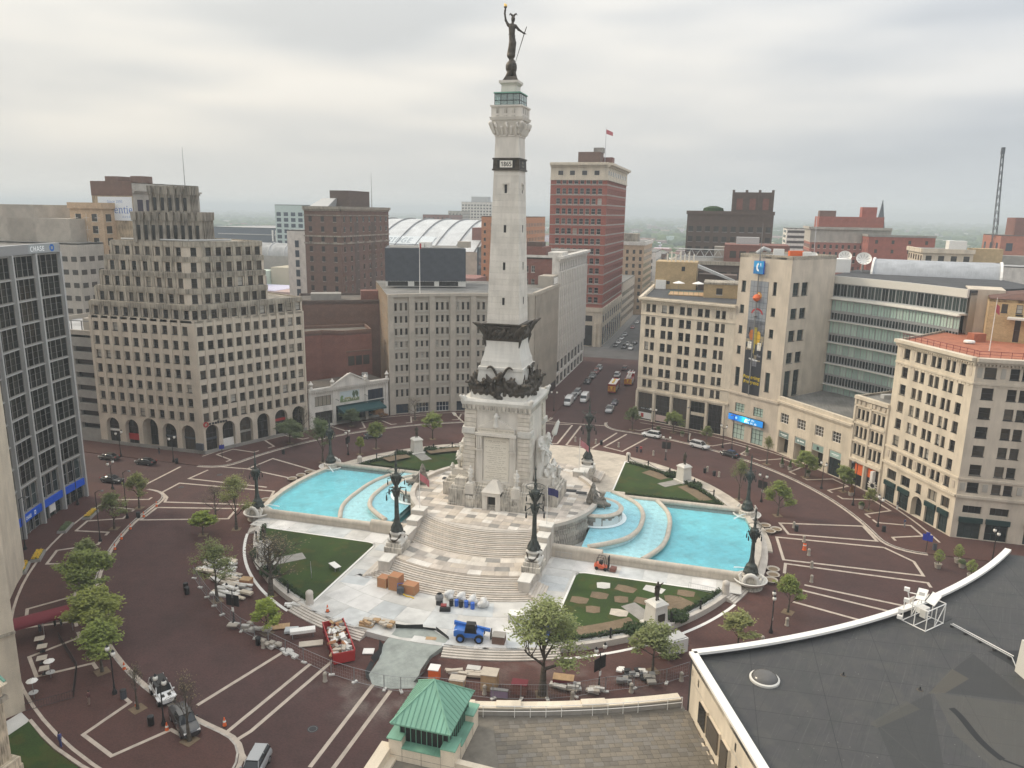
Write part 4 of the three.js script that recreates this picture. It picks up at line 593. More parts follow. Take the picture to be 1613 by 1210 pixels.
{
const b=thing('stone_office','tall pale stone office block with green shopfronts and terracotta roof','building');
const A=[68.2,-34],B=[76.8,-16.4],E=[104,-16.4],f=straight(A,B),s=straight(B,E),holes=[];
const cs=[[2,3.6],[5.3,6.5],[7,8.1],[9.3,10.4],[10.75,11.8],[12.9,13.9],[14.3,15.2],[16.3,17.6]],rows=[[28.75,30.6],[25.15,27.1],[21.8,23.75],[18.45,20.4],[15.15,17.05],[11.75,13.65],[8.7,10.45]];
holes.push(...gridHoles(cs,rows,{d:.35,kind:'sash/1'}));for(const[u0,u1]of[[1.6,4.2],[5.6,8.1],[13,15.2],[16.3,18.3]]){holes.push({u0,u1,v0:4.7,v1:6.7,d:.4,kind:'grid/2/1'});holes.push({u0:u0 - .2,u1:u1 + .2,v0:.13,v1:4,d:.45,kind:'grid/3/3',name:'shop_window',glass:GLteal,frame:M.green});}
holes.push({u0:9.9,u1:11.2,v0:4.9,v1:6.6,d:.4,kind:'sash/1'},{u0:9.2,u1:12,v0:.13,v1:4.1,d:1.2,kind:'grid/2/2',arch:1,name:'door'});
facade(b,f,32,holes,M.limeW);
const hs=[];for(const[v0,v1]of[...rows])for(const[u0,u1]of[[1.4,3.2],[5.2,6.6],[7,8.35],[11.4,12.8],[13.2,14.6],[18,19.4],[19.8,21.2],[23.8,25.4]])hs.push({u0,u1,v0,v1,d:.35,kind:'sash/1'});for(const u of[1.3,5.5,11.4,17.6,22.6]){hs.push({u0:u,u1:u + 2.9,v0:4.8,v1:6.2,d:.4,kind:'grid/3/1'});hs.push({u0:u - .3,u1:u + 3.2,v0:.13,v1:3.9,d:.45,kind:'grid/3/3',name:'shop_window',glass:GLteal,frame:M.green});}
facade(b,s,32,hs,M.lime);
for(const[g,L,m]of[[f,f.L,M.limeW],[s,s.L,M.lime]]){sweep(b,g,-.05,L + .05,[[31.2,31.6,0,.5],[31.6,32.2,-.4,.95]],'cornice',m);sweep(b,g,0,L,[[27.6,27.95,0,.16],[10.75,11.1,0,.18],[7.6,8.05,0,.35]],'string_course',m);const q=new MB();for(let u=.2;u<L;u +=.55)fbox(q,g,u,u + .25,30.9,31.25,.0,.5);q.build('brackets',m,b).userData.kind='stuff';const k=new MB();for(let u=.3;u<L;u +=.9)fbox(k,g,u,u + .5,27.2,27.5,.0,.08);k.build('frieze_blocks',m,b).userData.kind='stuff';}
for(const u of[1.2,4.5,8.7,12.35,15.75,18.6]){panel(b,f,u - .28,u + .28,9,10.3,.0,.1,'relief_panel',M.lime);panel(b,f,u - .3,u + .3,28.9,30.5,.0,.06,'relief_panel',M.lime);}for(const u of[.7,4.2,9.4,15.6]){panel(b,s,u - .4,u + .4,8.9,10.3,.0,.1,'relief_panel',M.limeG);panel(b,s,u - .35,u + .35,28.8,30.5,.0,.06,'relief_panel',M.limeG);}
for(const[u0,u1]of[[1.6,4.2],[5.6,8.1],[13,15.2],[16.3,18.3]])panel(b,f,u0 - .25,u1 + .25,3.4,4.3,.0,.35,'awning_box',M.green);for(const u of[1.3,5.5,11.4,17.6,22.6])panel(b,s,u - .4,u + 3.3,3.2,4.1,.0,.35,'awning_box',M.green);
const rt=stone(.42,.15,.085,5,T.conc);shell(b,[A,B,E,[104,-60],[84,-56]],0,31.8,[0,1],M.limeD,rt,.35,M.limeD);
const rl=new MB();for(const[P,Q]of[[A,B],[B,E]]){const g=straight(P,Q,32.1);for(let u=.4;u<g.L;u +=1.6)fbox(rl,g,u,u + .06,0,1.1,-.7,-.64);fbox(rl,g,0,g.L,1.05,1.12,-.7,-.64);fbox(rl,g,0,g.L,.55,.6,-.7,-.65);}rl.build('roof_railing',M.maroon,b).userData.kind='stuff';
const p0=[84.6,-41],p1=[104,-33.6],pf=straight(p0,p1,31.8);facade(b,pf,8,[...gridHoles(cen([2.6,5,7.2,9.4,11.7],1),[[5.6,7.2]],{d:.2,kind:'sash/1'}),{u0:4.6,u1:5.6,v0:.1,v1:4.6,d:.25,kind:'grid/1/2',name:'door'},{u0:10.8,u1:11.8,v0:2.6,v1:3.8,d:.2,kind:'sash/1'},{u0:4.5,u1:5.7,v0:5,v1:5.4,d:.1,kind:'slit'}],M.ochre,{name:'penthouse_wall'});
shell(b,[p0,p1,[110,-50],[88,-55]],31.8,39.8,[0],M.ochre,stone(.2,.1,.075,4,T.roof),0);{const hp=new MB(),C=[97,42,-45];const q=[p0,p1,[110,-50],[88,-55]];for(let i=0;i<4;i++){const a=q[i],c=q[(i + 1)%4];hp.tri([a[0],39.9,a[1]],[c[0],39.9,c[1]],C);}hp.build('hip_roof',stone(.2,.1,.075,4,T.roof),b);}
panel(b,pf,3.4,9.6,4.55,4.9,.0,2.4,'penthouse_canopy',M.trim);new MB().bx(82.6,31.8,-38.5,2.4,1.6,2,.35).build('rooftop_unit',rt,b);new MB().lathe([[0,.5],[.9,.4],[1,.2],[1,0]],12,80.5,32,-35).build('roof_vent',M.white,b);
const fp=thing('rooftop_flagpole','thin white flagpole on the terracotta office roof','flagpole',[81.6,31.8,-27]);new MB().tube([[0,0,0],[0,9.5,0]],[.08,.04],6).build('pole',M.white,fp);new MB().hex([[.06,7,0],[.7,6.4,.1],[.7,6.4,.05],[.06,7,-.05],[.06,8.4,0],[.55,8,.1],[.55,8,.05],[.06,8.4,-.05]]).build('flag',std(.4,.08,.1,.8),fp);
}
{
const b=thing('carved_stone_wing','cream carved stone bay at the right edge above the dark roof','building',[95,0,14.5]);
const f=straight([-2,0],[10,0]);for(const[v0,w]of[[0,0],[6,.25],[9,.5],[12,.3]]){}
new MB().box(-2,10,0,14,0,12).build('wall',M.limeW,b);for(let i=0;i<4;i++)panel(b,straight([-2,0],[-2,12]),1 + i*3,3 + i*3,8,11,.02,.12,'relief_panel',M.lime);
}
const MON=thing('monument','tall pale stone war monument column with bronze bands and crowning statue','monument');
const mrg=RNG(42);
{
const mb=()=>new MB(),sq=(o,w0,y0,w1,y1)=>o.fr(0,0,w0*2,w0*2,y0,w1*2,w1*2,y1);
const TY=5.05;
const pod=mb();pod.box(-8,8,TY,TY + .35,-8.2,8.2);pod.box(-7.6,7.6,TY + .35,TY + .7,-7.8,7.8);pod.build('podium_step',M.monoS,MON);
const flank=(sx,sz)=>{const o=mb();o.bx(sx*6.3,TY + .002,sz*6.3,3.2,2.9,3.4);o.bx(sx*6.2,TY + 2.9,sz*6.2,2.7,.5,3);o.bx(sx*6.0,TY + 3.4,sz*6.0,2.1,1.2,2.4);o.build('corner_block',M.monoS,MON);};
for(const a of[-1,1])for(const b of[-1,1])flank(a,b);
const core=mb();core.fr(0,0,11.6,11.6,TY,11.0,11.0,21.8);core.build('die',M.mono,MON);
const cw=[stone(.72,.66,.565,4),stone(.77,.7,.61,4),stone(.68,.62,.53,4)];
let ci=0;for(let i=0;i<19;i++){
const y0=8.1 + i*.715,y1=y0 + .655,g=t=>lerp(6.06,5.72,(t - 8)/ 13.7);
if(y0>17.2&&y0<18)continue;
for(const sx of[-1,1])for(const sz of[-1,1]){const w=g(y0),d=2.1,cx=sx*(w - d / 2 + .0),o=mb();o.fr(cx,sz*(w - d / 2),d,d,y0,d - .02,d - .02,y1);o.build('stone_course',cw[(ci++*5)%3],MON);}
}
for(const sx of[-1,1])for(const sz of[-1,1]){const o=mb();o.fr(sx*4.9,sz*4.9,2.3,2.3,17.5,2.35,2.35,18.6);for(let k=0;k<6;k++){const a=k%3 - 1;o.bx(sx*4.9 +(k<3?a*.75:sx*1.12),17.7,sz*4.9 +(k<3?sz*1.12:a*.75),k<3?.5:.25,.7,k<3?.25:.5);}o.build('carved_frieze',M.monoW,MON);const p=mb();p.fr(sx*5.0,sz*5.0,2.5,2.5,TY + .7,2.4,2.4,8.05);p.build('pier_base',M.mono,MON);}
for(const s of[1,-1]){
const o=mb(),Z=z=>s*z,bx=(x0,x1,y0,y1,z0,z1)=>o.box(x0,x1,y0,y1,min(Z(z0),Z(z1)),max(Z(z0),Z(z1)));
bx(-2.3,2.3,9.3,17.3,5.6,5.82);o.build('inscription_tablet',M.monoW,MON);
const q=mb(),bq=(x0,x1,y0,y1,z0,z1)=>q.box(x0,x1,y0,y1,min(Z(z0),Z(z1)),max(Z(z0),Z(z1)));
for(const x of[-2.95,2.95]){bq(x - .55,x + .55,8.6,17.6,5.5,6.05);bq(x - .5,x + .5,15.1,17.5,6.05,6.35);for(const k of[-.3,0,.3])bq(x + k - .1,x + k + .1,15.2,17.4,6.35,6.5);bq(x - .65,x + .65,14.8,15.1,6.0,6.5);}
bq(-3.6,3.6,17.5,17.95,5.5,6.6);bq(-3.3,3.3,17.95,18.9,5.4,6.2);bq(-3,3,8.6,9.3,5.5,6.1);
const z0=Z(5.3),z1=Z(6.3);q.tri([-3.3,18.9,z1],[3.3,18.9,z1],[0,20.6,z1]);q.quad([-3.3,18.9,z0],[-3.3,18.9,z1],[0,20.6,z1],[0,20.6,z0]);q.quad([3.3,18.9,z1],[3.3,18.9,z0],[0,20.6,z0],[0,20.6,z1]);q.build('aedicule',M.mono,MON);
const dn=mb();for(let x=-2.3;x<2.25;x +=.3)dn.box(x,x + .16,17.2,17.5,min(Z(5.8),Z(6.4)),max(Z(5.8),Z(6.4)));dn.build('dentils',M.monoS,MON).userData.kind='stuff';
const hd=mesh(blob([[0,20.1,Z(6.3),.35,0,20.9,Z(6.25),.42],[0,19.3,Z(6.2),.5,0,20,Z(6.3),.32],[-.4,20.9,Z(6),.2,.4,20.9,Z(6),.2],[0,21.3,Z(6),.25,0,21.2,Z(6.2),.2]],.1,.12),'carved_head',M.monoW,MON);
const ins=signTex(512,900,(x,w,h)=>{x.fillStyle='#e0d9cb';x.fillRect(0,0,w,h);x.fillStyle='#9d9484';const r=RNG(6);const rows=[[.06,.8,30],[.105,.5,20],[.16,.3,20],[.21,.85,24],[.25,.4,18],[.29,.55,18],[.335,.82,22],[.38,.6,18],[.43,.8,22],[.475,.5,18],[.52,.7,20],[.565,.62,18],[.61,.5,18],[.66,.82,24],[.705,.86,20],[.75,.6,18],[.8,.86,20],[.845,.5,18],[.89,.7,20],[.93,.82,18]];rows.forEach(([y,wd,hh],i)=>strokes(x,w*(1 - wd)/ 2,y*h,w*wd,hh,floor(wd*26),i + 11));});
if(s>0)signFace(MON,straight([-2.25,5.82],[2.25,5.82]),0,4.5,9.4,17.1,.015,'inscription',ins);
const fr=signTex(512,64,(x,w,h)=>{x.fillStyle='#ded6c8';x.fillRect(0,0,w,h);x.fillStyle='#8f8675';x.font='bold 34px serif';x.textAlign='center';x.fillText("TO INDIANA'S SILENT VICTORS",w / 2,44);});if(s>0)signFace(MON,straight([-3.2,6.2],[3.2,6.2]),0,6.4,18.05,18.8,.02,'frieze_inscription',fr);
const d=mb(),bd=(x0,x1,y0,y1,za,zb)=>d.box(x0,x1,y0,y1,min(Z(za),Z(zb)),max(Z(za),Z(zb)));
bd(-4.9,-1.05,TY + .002,TY + 2.3,5.6,8.15);bd(1.05,4.9,TY + .002,TY + 2.3,5.6,8.15);for(let k=0;k<4;k++)bd(-4.4,4.4,TY + 2.3 + k*.4,TY + 2.7 + k*.4,5.4,7.8 - k*.5);d.build('podium_wall',M.monoS,MON);
const h=mb(),bh=(x0,x1,y0,y1,za,zb)=>h.box(x0,x1,y0,y1,min(Z(za),Z(zb)),max(Z(za),Z(zb)));bh(-1.6,-.75,TY + .004,TY + 3,5.6,8.6);bh(.75,1.6,TY + .004,TY + 3,5.6,8.6);bh(-1.6,1.6,TY + 2.5,TY + 3.2,5.6,8.75);
const py=TY + 3.2,tp=[[-.5,py + 1.5,Z(7)],[.5,py + 1.5,Z(7)],[.5,py + 1.5,Z(6)],[-.5,py + 1.5,Z(6)]],bt=[[-1.75,py,Z(8.9)],[1.75,py,Z(8.9)],[1.75,py,Z(5.6)],[-1.75,py,Z(5.6)]];h.hex([...bt,...tp]);h.build('door_house',M.mono,MON);
mb().box(-.75,.75,TY + .01,TY + 2.5,min(Z(7.6),Z(7.7)),max(Z(7.6),Z(7.7))).build('door',M.black,MON);
for(const x of[-4.1,4.1]){const p=mb();p.bx(x,TY + .72,Z(7.4),1.5,3.1,1.5);p.bx(x,TY + 3.8,Z(7.4),1.3,.3,1.3);p.build('statue_plinth',M.mono,MON);}
const rel=mb();for(let k=0;k<60;k++){const x=(mrg()<.5?-1:1)*(1.7 + mrg()*3),y=TY + .7 + mrg()*1.3,q=.1 + mrg()*.16;rel.fr(x,Z(8.15),q*2,.2 + mrg()*.2,y,q,.16,y + q*2);}rel.build('relief_carving',M.monoS,MON).userData.kind='stuff';
}
const co=mb();sq(co,5.55,21.6,5.7,22.1);sq(co,5.8,22.1,6.0,22.7);sq(co,6.15,22.7,6.3,23.3);sq(co,6.3,23.3,6.1,23.7);co.build('cornice',M.monoW,MON);
const cd=mb();for(let i=0;i<16;i++)for(const s of[-1,1]){const t=-5.6 + i*.75;cd.box(t,t + .38,21.9,22.7,s>0?5.7:-6.1,s>0?6.1:-5.7);cd.box(s>0?5.7:-6.1,s>0?6.1:-5.7,21.9,22.7,t,t + .38);}cd.build('cornice_brackets',M.monoS,MON).userData.kind='stuff';
for(const sx of[-1,1])for(const sz of[-1,1])mesh(blob([[sx*5.9,23.5,sz*5.9,.4,sx*6.3,24.1,sz*6.3,.25],[sx*5.6,23.6,sz*5.9,.3,sx*5.9,23.9,sz*5.6,.3]],.12,.15),'corner_shell',M.monoW,MON);
const st=mb();sq(st,5.0,23.7,4.9,24.9);sq(st,4.3,24.9,3.85,28.4);sq(st,4.0,28.4,4.0,28.9);sq(st,3.7,28.9,3.55,29.8);st.build('upper_stage',M.monoW,MON);
const s2=mb();for(let i=0;i<6;i++){const t0=i / 6,t1=(i + 1)/ 6,w=t=>2.95 + .62*(1 - t)**2.2;sq(s2,w(t0),29.8 + 3.6*t0,w(t1),29.8 + 3.6*t1);}s2.build('flared_stage',M.monoW,MON);
const tone=[stone(.77,.72,.64,8),stone(.8,.745,.665,8),stone(.75,.7,.62,8)],W=y=>lerp(2.84,1.94,(y - 36)/(66.5 - 36));
for(let i=0;i<26;i++){const y0=35.9 + i*(25.4 / 26),y1=y0 + 25.4 / 26 - .025,o=mb();sq(o,W(y0),y0,W(y1),y1);o.build('shaft_course',tone[(i*7 +(i>>2))%3],MON);}
{const o=mb();sq(o,W(36)- .04,35.9,W(66.5)- .04,66.5);o.build('shaft_core',M.monoS,MON);const u=mb();sq(u,W(63),63,W(66.5),66.5);u.build('shaft_course',tone[1],MON);}
for(const[y,h]of[[57.6,1.35],[51.3,1.2],[45.2,1.25],[39.4,1.2],[37 - .4,.01]]){if(h<.1)continue;for(let k=0;k<4;k++){const w=W(y + h / 2)+ .02,o=mb();o.box(-.2,.2,y,y + h,w - .3,w + .012);const q=o.build('slit_window',M.black,MON);q.rotation.y=k*PI / 2;if(y>57){const l=mb();l.box(-.55,.55,y + h,y + h + .28,w - .2,w + .22);l.box(-.4,-.28,y + .5,y + h,w - .2,w + .12);l.box(.28,.4,y + .5,y + h,w - .2,w + .12);const e=l.build('window_hood',M.mono,MON);e.rotation.y=k*PI / 2;}}}
{const o=mb();sq(o,W(61.3)+ .14,61.25,W(63)+ .14,63);sq(o,W(63)+ .26,62.85,W(63)+ .26,63.1);sq(o,W(61.2)+ .26,61.15,W(61.2)+ .26,61.4);o.build('dated_band',M.bronze,MON);
const t=signTex(256,96,(x,w,h)=>{x.fillStyle='#2b2723';x.fillRect(0,0,w,h);x.fillStyle='#e6e1d6';x.fillRect(38,8,180,80);x.fillStyle='#2b2723';x.font='bold 72px sans-serif';x.textAlign='center';x.fillText('1865',128,74);});const w=W(62.1)+ .165;signFace(MON,straight([-1.5,w],[1.5,w]),0,3,61.5,62.8,.0,'date_plate',t);
const t2=signTex(256,96,(x,w,h)=>{x.fillStyle='#2b2723';x.fillRect(0,0,w,h);x.fillStyle='#a59c8c';strokes(x,80,14,96,30,5,3);strokes(x,70,56,120,26,6,4);});signFace(MON,straight([w,1.5],[w,-1.5]),0,3,61.5,62.8,.0,'date_plate',t2);}
{const o=mb();sq(o,1.9,66.5,2.35,68.5);sq(o,2.05,66.4,2.05,66.65);o.build('capital',M.mono,MON);
for(let k=0;k<4;k++){const a=k*PI / 2,g=[],R=(x,y,z)=>[x*cos(a)+ z*sin(a),y,-x*sin(a)+ z*cos(a)],ad=(p,r,q,s)=>g.push([...R(...p),r,...R(...q),s]);for(const x of[-1.5,0,1.5]){ad([x,66.7,2.05],.22,[x*1.2,68.3,2.55],.26);ad([x*1.2,68.2,2.6],.2,[x*1.2 + .3,67.7,2.75],.12);}for(const x of[-.75,.75]){ad([x,66.8,2.1],.2,[x*1.1,67.8,2.4],.24);}ad([2.1,67,2.1],.3,[2.6,68.4,2.6],.34);mesh(blob(g,.12,.12),'capital_carving',M.mono,MON);}
const c=mb();sq(c,2.4,68.5,2.45,68.9);sq(c,2.62,68.9,2.75,69.35);sq(c,2.5,69.35,2.5,70.9);sq(c,2.66,70.9,2.66,71.15);c.build('gallery_parapet',M.mono,MON);
const n=mb();for(let k=0;k<4;k++)for(const x of[-1.4,-.1,1.2]){const q=mb();q.box(x - .28,x + .28,69.9,70.7,2.45,2.515);q.box(x - .3,x + .3,69.45,69.6,2.45,2.53);n.mb(q,m4([0,0,0],k*PI / 2));}n.build('parapet_recesses',M.monoS,MON).userData.kind='stuff';
const gb=mb();sq(gb,1.25,71.1,1.25,73);gb.build('gallery_core',M.concD,MON);
const gm=new THREE.MeshPhysicalMaterial({color:C3(.75,.85,.84),roughness:.04,transmission:.8,thickness:0,side:THREE.DoubleSide});
for(let k=0;k<4;k++)for(let i=0;i<4;i++)for(let j=0;j<2;j++){const q=mb();q.box(-2.05 + i*1.03,-1.08 + i*1.03,j?71.95:71.2,j?72.85:71.85,2.06,2.09);const e=q.build('glass_pane',gm,MON);e.rotation.y=k*PI / 2;}
const f=mb();for(let k=0;k<4;k++){const q=mb();for(let i=0;i<=4;i++)q.box(-2.1 + i*1.03,-2.04 + i*1.03,71.15,72.9,2.03,2.13);for(const y of[71.12,71.86,72.86])q.box(-2.12,2.12,y,y + .08,2.02,2.12);f.mb(q,m4([0,0,0],k*PI / 2));}f.build('glazing_frame',M.dark,MON).userData.kind='stuff';
const r=mb();sq(r,2.25,72.95,2.2,73.15);r.build('gallery_roof',M.copperD,MON);
const p=mb();sq(p,1.3,73.15,1.22,74.3);sq(p,1.3,74.3,1.45,74.6);sq(p,1.58,74.6,1.58,75.0);p.build('statue_pedestal',M.mono,MON);}
{const o=mb();sq(o,3.0,33.3,3.25,34.6);sq(o,3.25,34.6,3.15,36.0);sq(o,3.5,36.0,3.6,36.25);o.build('bronze_band',M.bronze,MON);
for(let k=0;k<4;k++){const a=k*PI / 2,c=cos(a),s=sin(a),R=(x,y,z)=>[x*c + z*s,y,-x*s + z*c],g=[],ad=(p,r,q,t)=>g.push([...R(...p),r,...R(...q),t]);
ad([3,35,3],.6,[3.9,36,3.9],.4);ad([3.9,36,3.9],.4,[4.7,36.5,4.7],.12);ad([2.6,33.4,2.6],.3,[3.5,35.2,3.5],.4);ad([2.9,32.1,2.9],.1,[3.2,33.8,3.2],.3);for(let i=0;i<7;i++){const x=-2.2 + i*.74;ad([x,33.9 +(i%2)*.5,3.25],.32,[x + .4,35.2 -(i%3)*.3,3.35],.28);}ad([-.4,34.4,3.3],.5,[.4,35,3.4],.4);ad([-1.4,35.7,3.3],.2,[1.4,35.7,3.3],.2);mesh(blob(g,.13,.16,.02),'prow_sculpture',M.bronze,MON);}}
for(let k=0;k<4;k++){const a=k*PI / 2,c=cos(a),s=sin(a),R=(x,y,z)=>[x*c + z*s,y,-x*s + z*c],g=[],ad=(p,r,q,t)=>g.push([...R(...p),r,...R(...q),t]),rr=RNG(90 + k);
for(let i=0;i<54;i++){const x=(rr()- .5)*9,y=24.3 + rr()*3*(1 - abs(x)/ 10),z=4.5 + rr()*.7;ad([x,y,z],.2 + rr()*.3,[x +(rr()- .5)*1.4,y + rr()*1.1,z +(rr()- .3)*.6],.14 + rr()*.24);}for(let i=0;i<9;i++)ad([-4.2 + i*1.05,24.5,4.6],.5,[-4 + i*1.05,25.6 + rr()*.6,4.5],.42);
ad([0,25.2,4.7],.7,[0,26.9,4.5],.65);ad([0,26.9,4.5],.6,[0,27.9,4.4],.3);for(const q of[-1,1]){let P=null;for(let i=0;i<=6;i++){const t=i / 6,N=[q*(.5 + 1.7*t),27.6 + 1.5*sin(t*PI*.72),4.35];if(P)ad(P,.24 - t*.05,N,.2 - t*.08);P=N;}ad([q*1.4,25.4,4.7],.45,[q*2,26.9,4.6],.35);ad([q*2,27,4.6],.26,[q*2.1,27.4,4.6],.22);ad([q*3,25,4.8],.4,[q*3.6,26.2,4.8],.3);ad([q*3.3,25.6,4.9],.2,[q*5.6,26.4,5.2],.26);ad([q*2.4,24.8,5],.35,[q*4.4,24.9,5.1],.3);ad([q*4.4,25.2,4.6],.35,[q*4.9,27.2,4.7],.2);ad([q*4.1,26,4.4],.14,[q*4.4,28.3,4.4],.08);}ad([-.5,24.2,5],.4,[.5,23.9,5.1],.35);ad([0,23.5,5.3],.2,[0,24.4,5.1],.3);
mesh(blob(g,.13,.14,.025),'war_group_sculpture',M.bronze,MON);}
for(const q of[-1,1]){
const o=mb();o.box(min(q*6,q*10.45),max(q*6,q*10.45),TY + .002,TY + 2.4,-3.9,3.9);o.box(min(q*6,q*10.1),max(q*6,q*10.1),TY + 2.4,TY + 2.9,-3.5,3.5);o.box(min(q*6,q*9.7),max(q*6,q*9.7),TY + 2.9,TY + 3.4,-3.1,3.1);o.build('sculpture_plinth',M.monoS,MON);
const o2=mb();o2.box(min(q*6,q*9),max(q*6,q*9),TY + 3.4,TY + 4.6,-2.8,2.8);o2.build('sculpture_ledge',M.mono,MON);
const g=[],rr=RNG(q>0?17:29),fig=(x,y,z,h,lean=0,lz=0)=>{const k=h / 2;g.push([x,y + .0,z - .18*k,.16*k,x + .05,y + .95*k,z - .12*k,.2*k],[x + .1,y,z + .2*k,.16*k,x,y + .95*k,z + .1*k,.2*k],[x,y + .9*k,z,.3*k,x + lean*k,y + 1.5*k,z + lz*k,.33*k],[x + lean*k*1.2,y + 1.82*k,z + lz*k*1.2,.17*k,x + lean*k*1.2,y + 1.9*k,z + lz*k*1.2,.17*k],[x + lean*k,y + 1.5*k,z + lz*k - .3*k,.13*k,x + q*.5*k,y + 1.1*k,z - .45*k,.1*k],[x + lean*k,y + 1.5*k,z + lz*k + .3*k,.13*k,x + q*.4*k,y +(1.2 + .7*rr())*k,z + .5*k,.1*k]);};
const B=TY + 4.5;fig(q*8.3,B,-1.6,2.5,q*.1);fig(q*8.6,B,0,2.7,q*.2);fig(q*8.2,B,1.5,2.4,q*.05,.1);fig(q*7.4,B + 1.8,-.9,2.8);fig(q*7.5,B + 2,.8,3);fig(q*7,B + 3.6,0,4,q*.3);fig(q*7.2,B + 3.2,-1.8,2.8);fig(q*7.2,B + 3,2,2.8);fig(q*9.2,B - 1.2,2.3,2.3);fig(q*9.3,B - 1.2,-2.3,2.3);
for(let i=0;i<26;i++){const y=B + rr()*6,x=q*(8.9 -(y - B)*.35 - rr()*.8),z=(rr()- .5)*5;g.push([x,y,z,.2 + rr()*.35,x +(rr()- .5)*.8,y + rr()*1.2,z +(rr()- .5),.15 + rr()*.25]);}
g.push([q*6.6,B - 1,-1.5,1,q*6.4,B + 6,-.6,.7],[q*6.6,B - 1,1.5,1,q*6.4,B + 6,.6,.7],[q*7.4,B - .6,0,1.3,q*6.5,B + 3,0,1.1]);
if(q<0)g.push([-7.2,B + 8,1,.16,-8.8,B + 10,2.2,.1],[-8.8,B + 10,2.2,.3,-9.2,B + 10.4,2.5,.1]);else g.push([8,B + 5.6,-1.4,.12,9,B + 9.6,-2.4,.08],[8.4,B + 7.2,-1.7,.5,8.9,B + 9,-2.2,.3]);
mesh(blob(g,.14,.16,.03),'figure_group',M.monoW,MON);
}
}
function standing(h,extra=[]){const k=h / 1.8,b=[[-.11,.05,.04,.075,-.1,.5,.02,.075],[-.1,.5,.02,.08,-.09,.92,0,.11],[.11,.05,.02,.075,.1,.5,.02,.075],[.1,.5,.02,.08,.09,.92,0,.11],[-.11,.04,.14,.05,-.11,.05,-.02,.06],[.12,.04,.13,.05,.12,.05,-.02,.06],[0,.92,0,.16,0,1.2,0,.15],[0,1.2,0,.16,0,1.42,0,.17],[-.17,1.45,0,.07,.17,1.45,0,.07],[0,1.5,0,.06,0,1.56,.01,.06],[0,1.63,.02,.09,0,1.71,.01,.095],[-.2,1.44,0,.07,-.27,1.17,-.02,.055],[-.27,1.17,-.02,.055,-.14,1.02,.16,.045],[.2,1.44,0,.07,.28,1.18,0,.055],[.28,1.18,0,.055,.1,1.05,.17,.045],...extra];return b.map(a=>a.map(v=>v*k));}
{
const soldier=blob(standing(3,[[0,1.78,.01,.1,0,1.8,0,.1],[0,.1,.2,.025,.02,1.3,.18,.02],[0,.75,0,.2,0,1,0,.19],[-.2,.7,-.05,.1,.2,.7,-.05,.1],[0,.1,-.1,.12,0,1.3,-.14,.16]]),.07,.08);
for(const[x,l]of[[-4.1,'white stone soldier statue left of the monument door'],[4.1,'white stone soldier statue right of the monument door']]){const o=thing('guard_statue',l,'statue',[x,9.15,7.4],0,'stone soldiers at the monument door');mesh(soldier,'figure',M.monoW,o);new MB().bx(0,-.0,0,1,.12,1).build('base',M.monoW,o);}
}
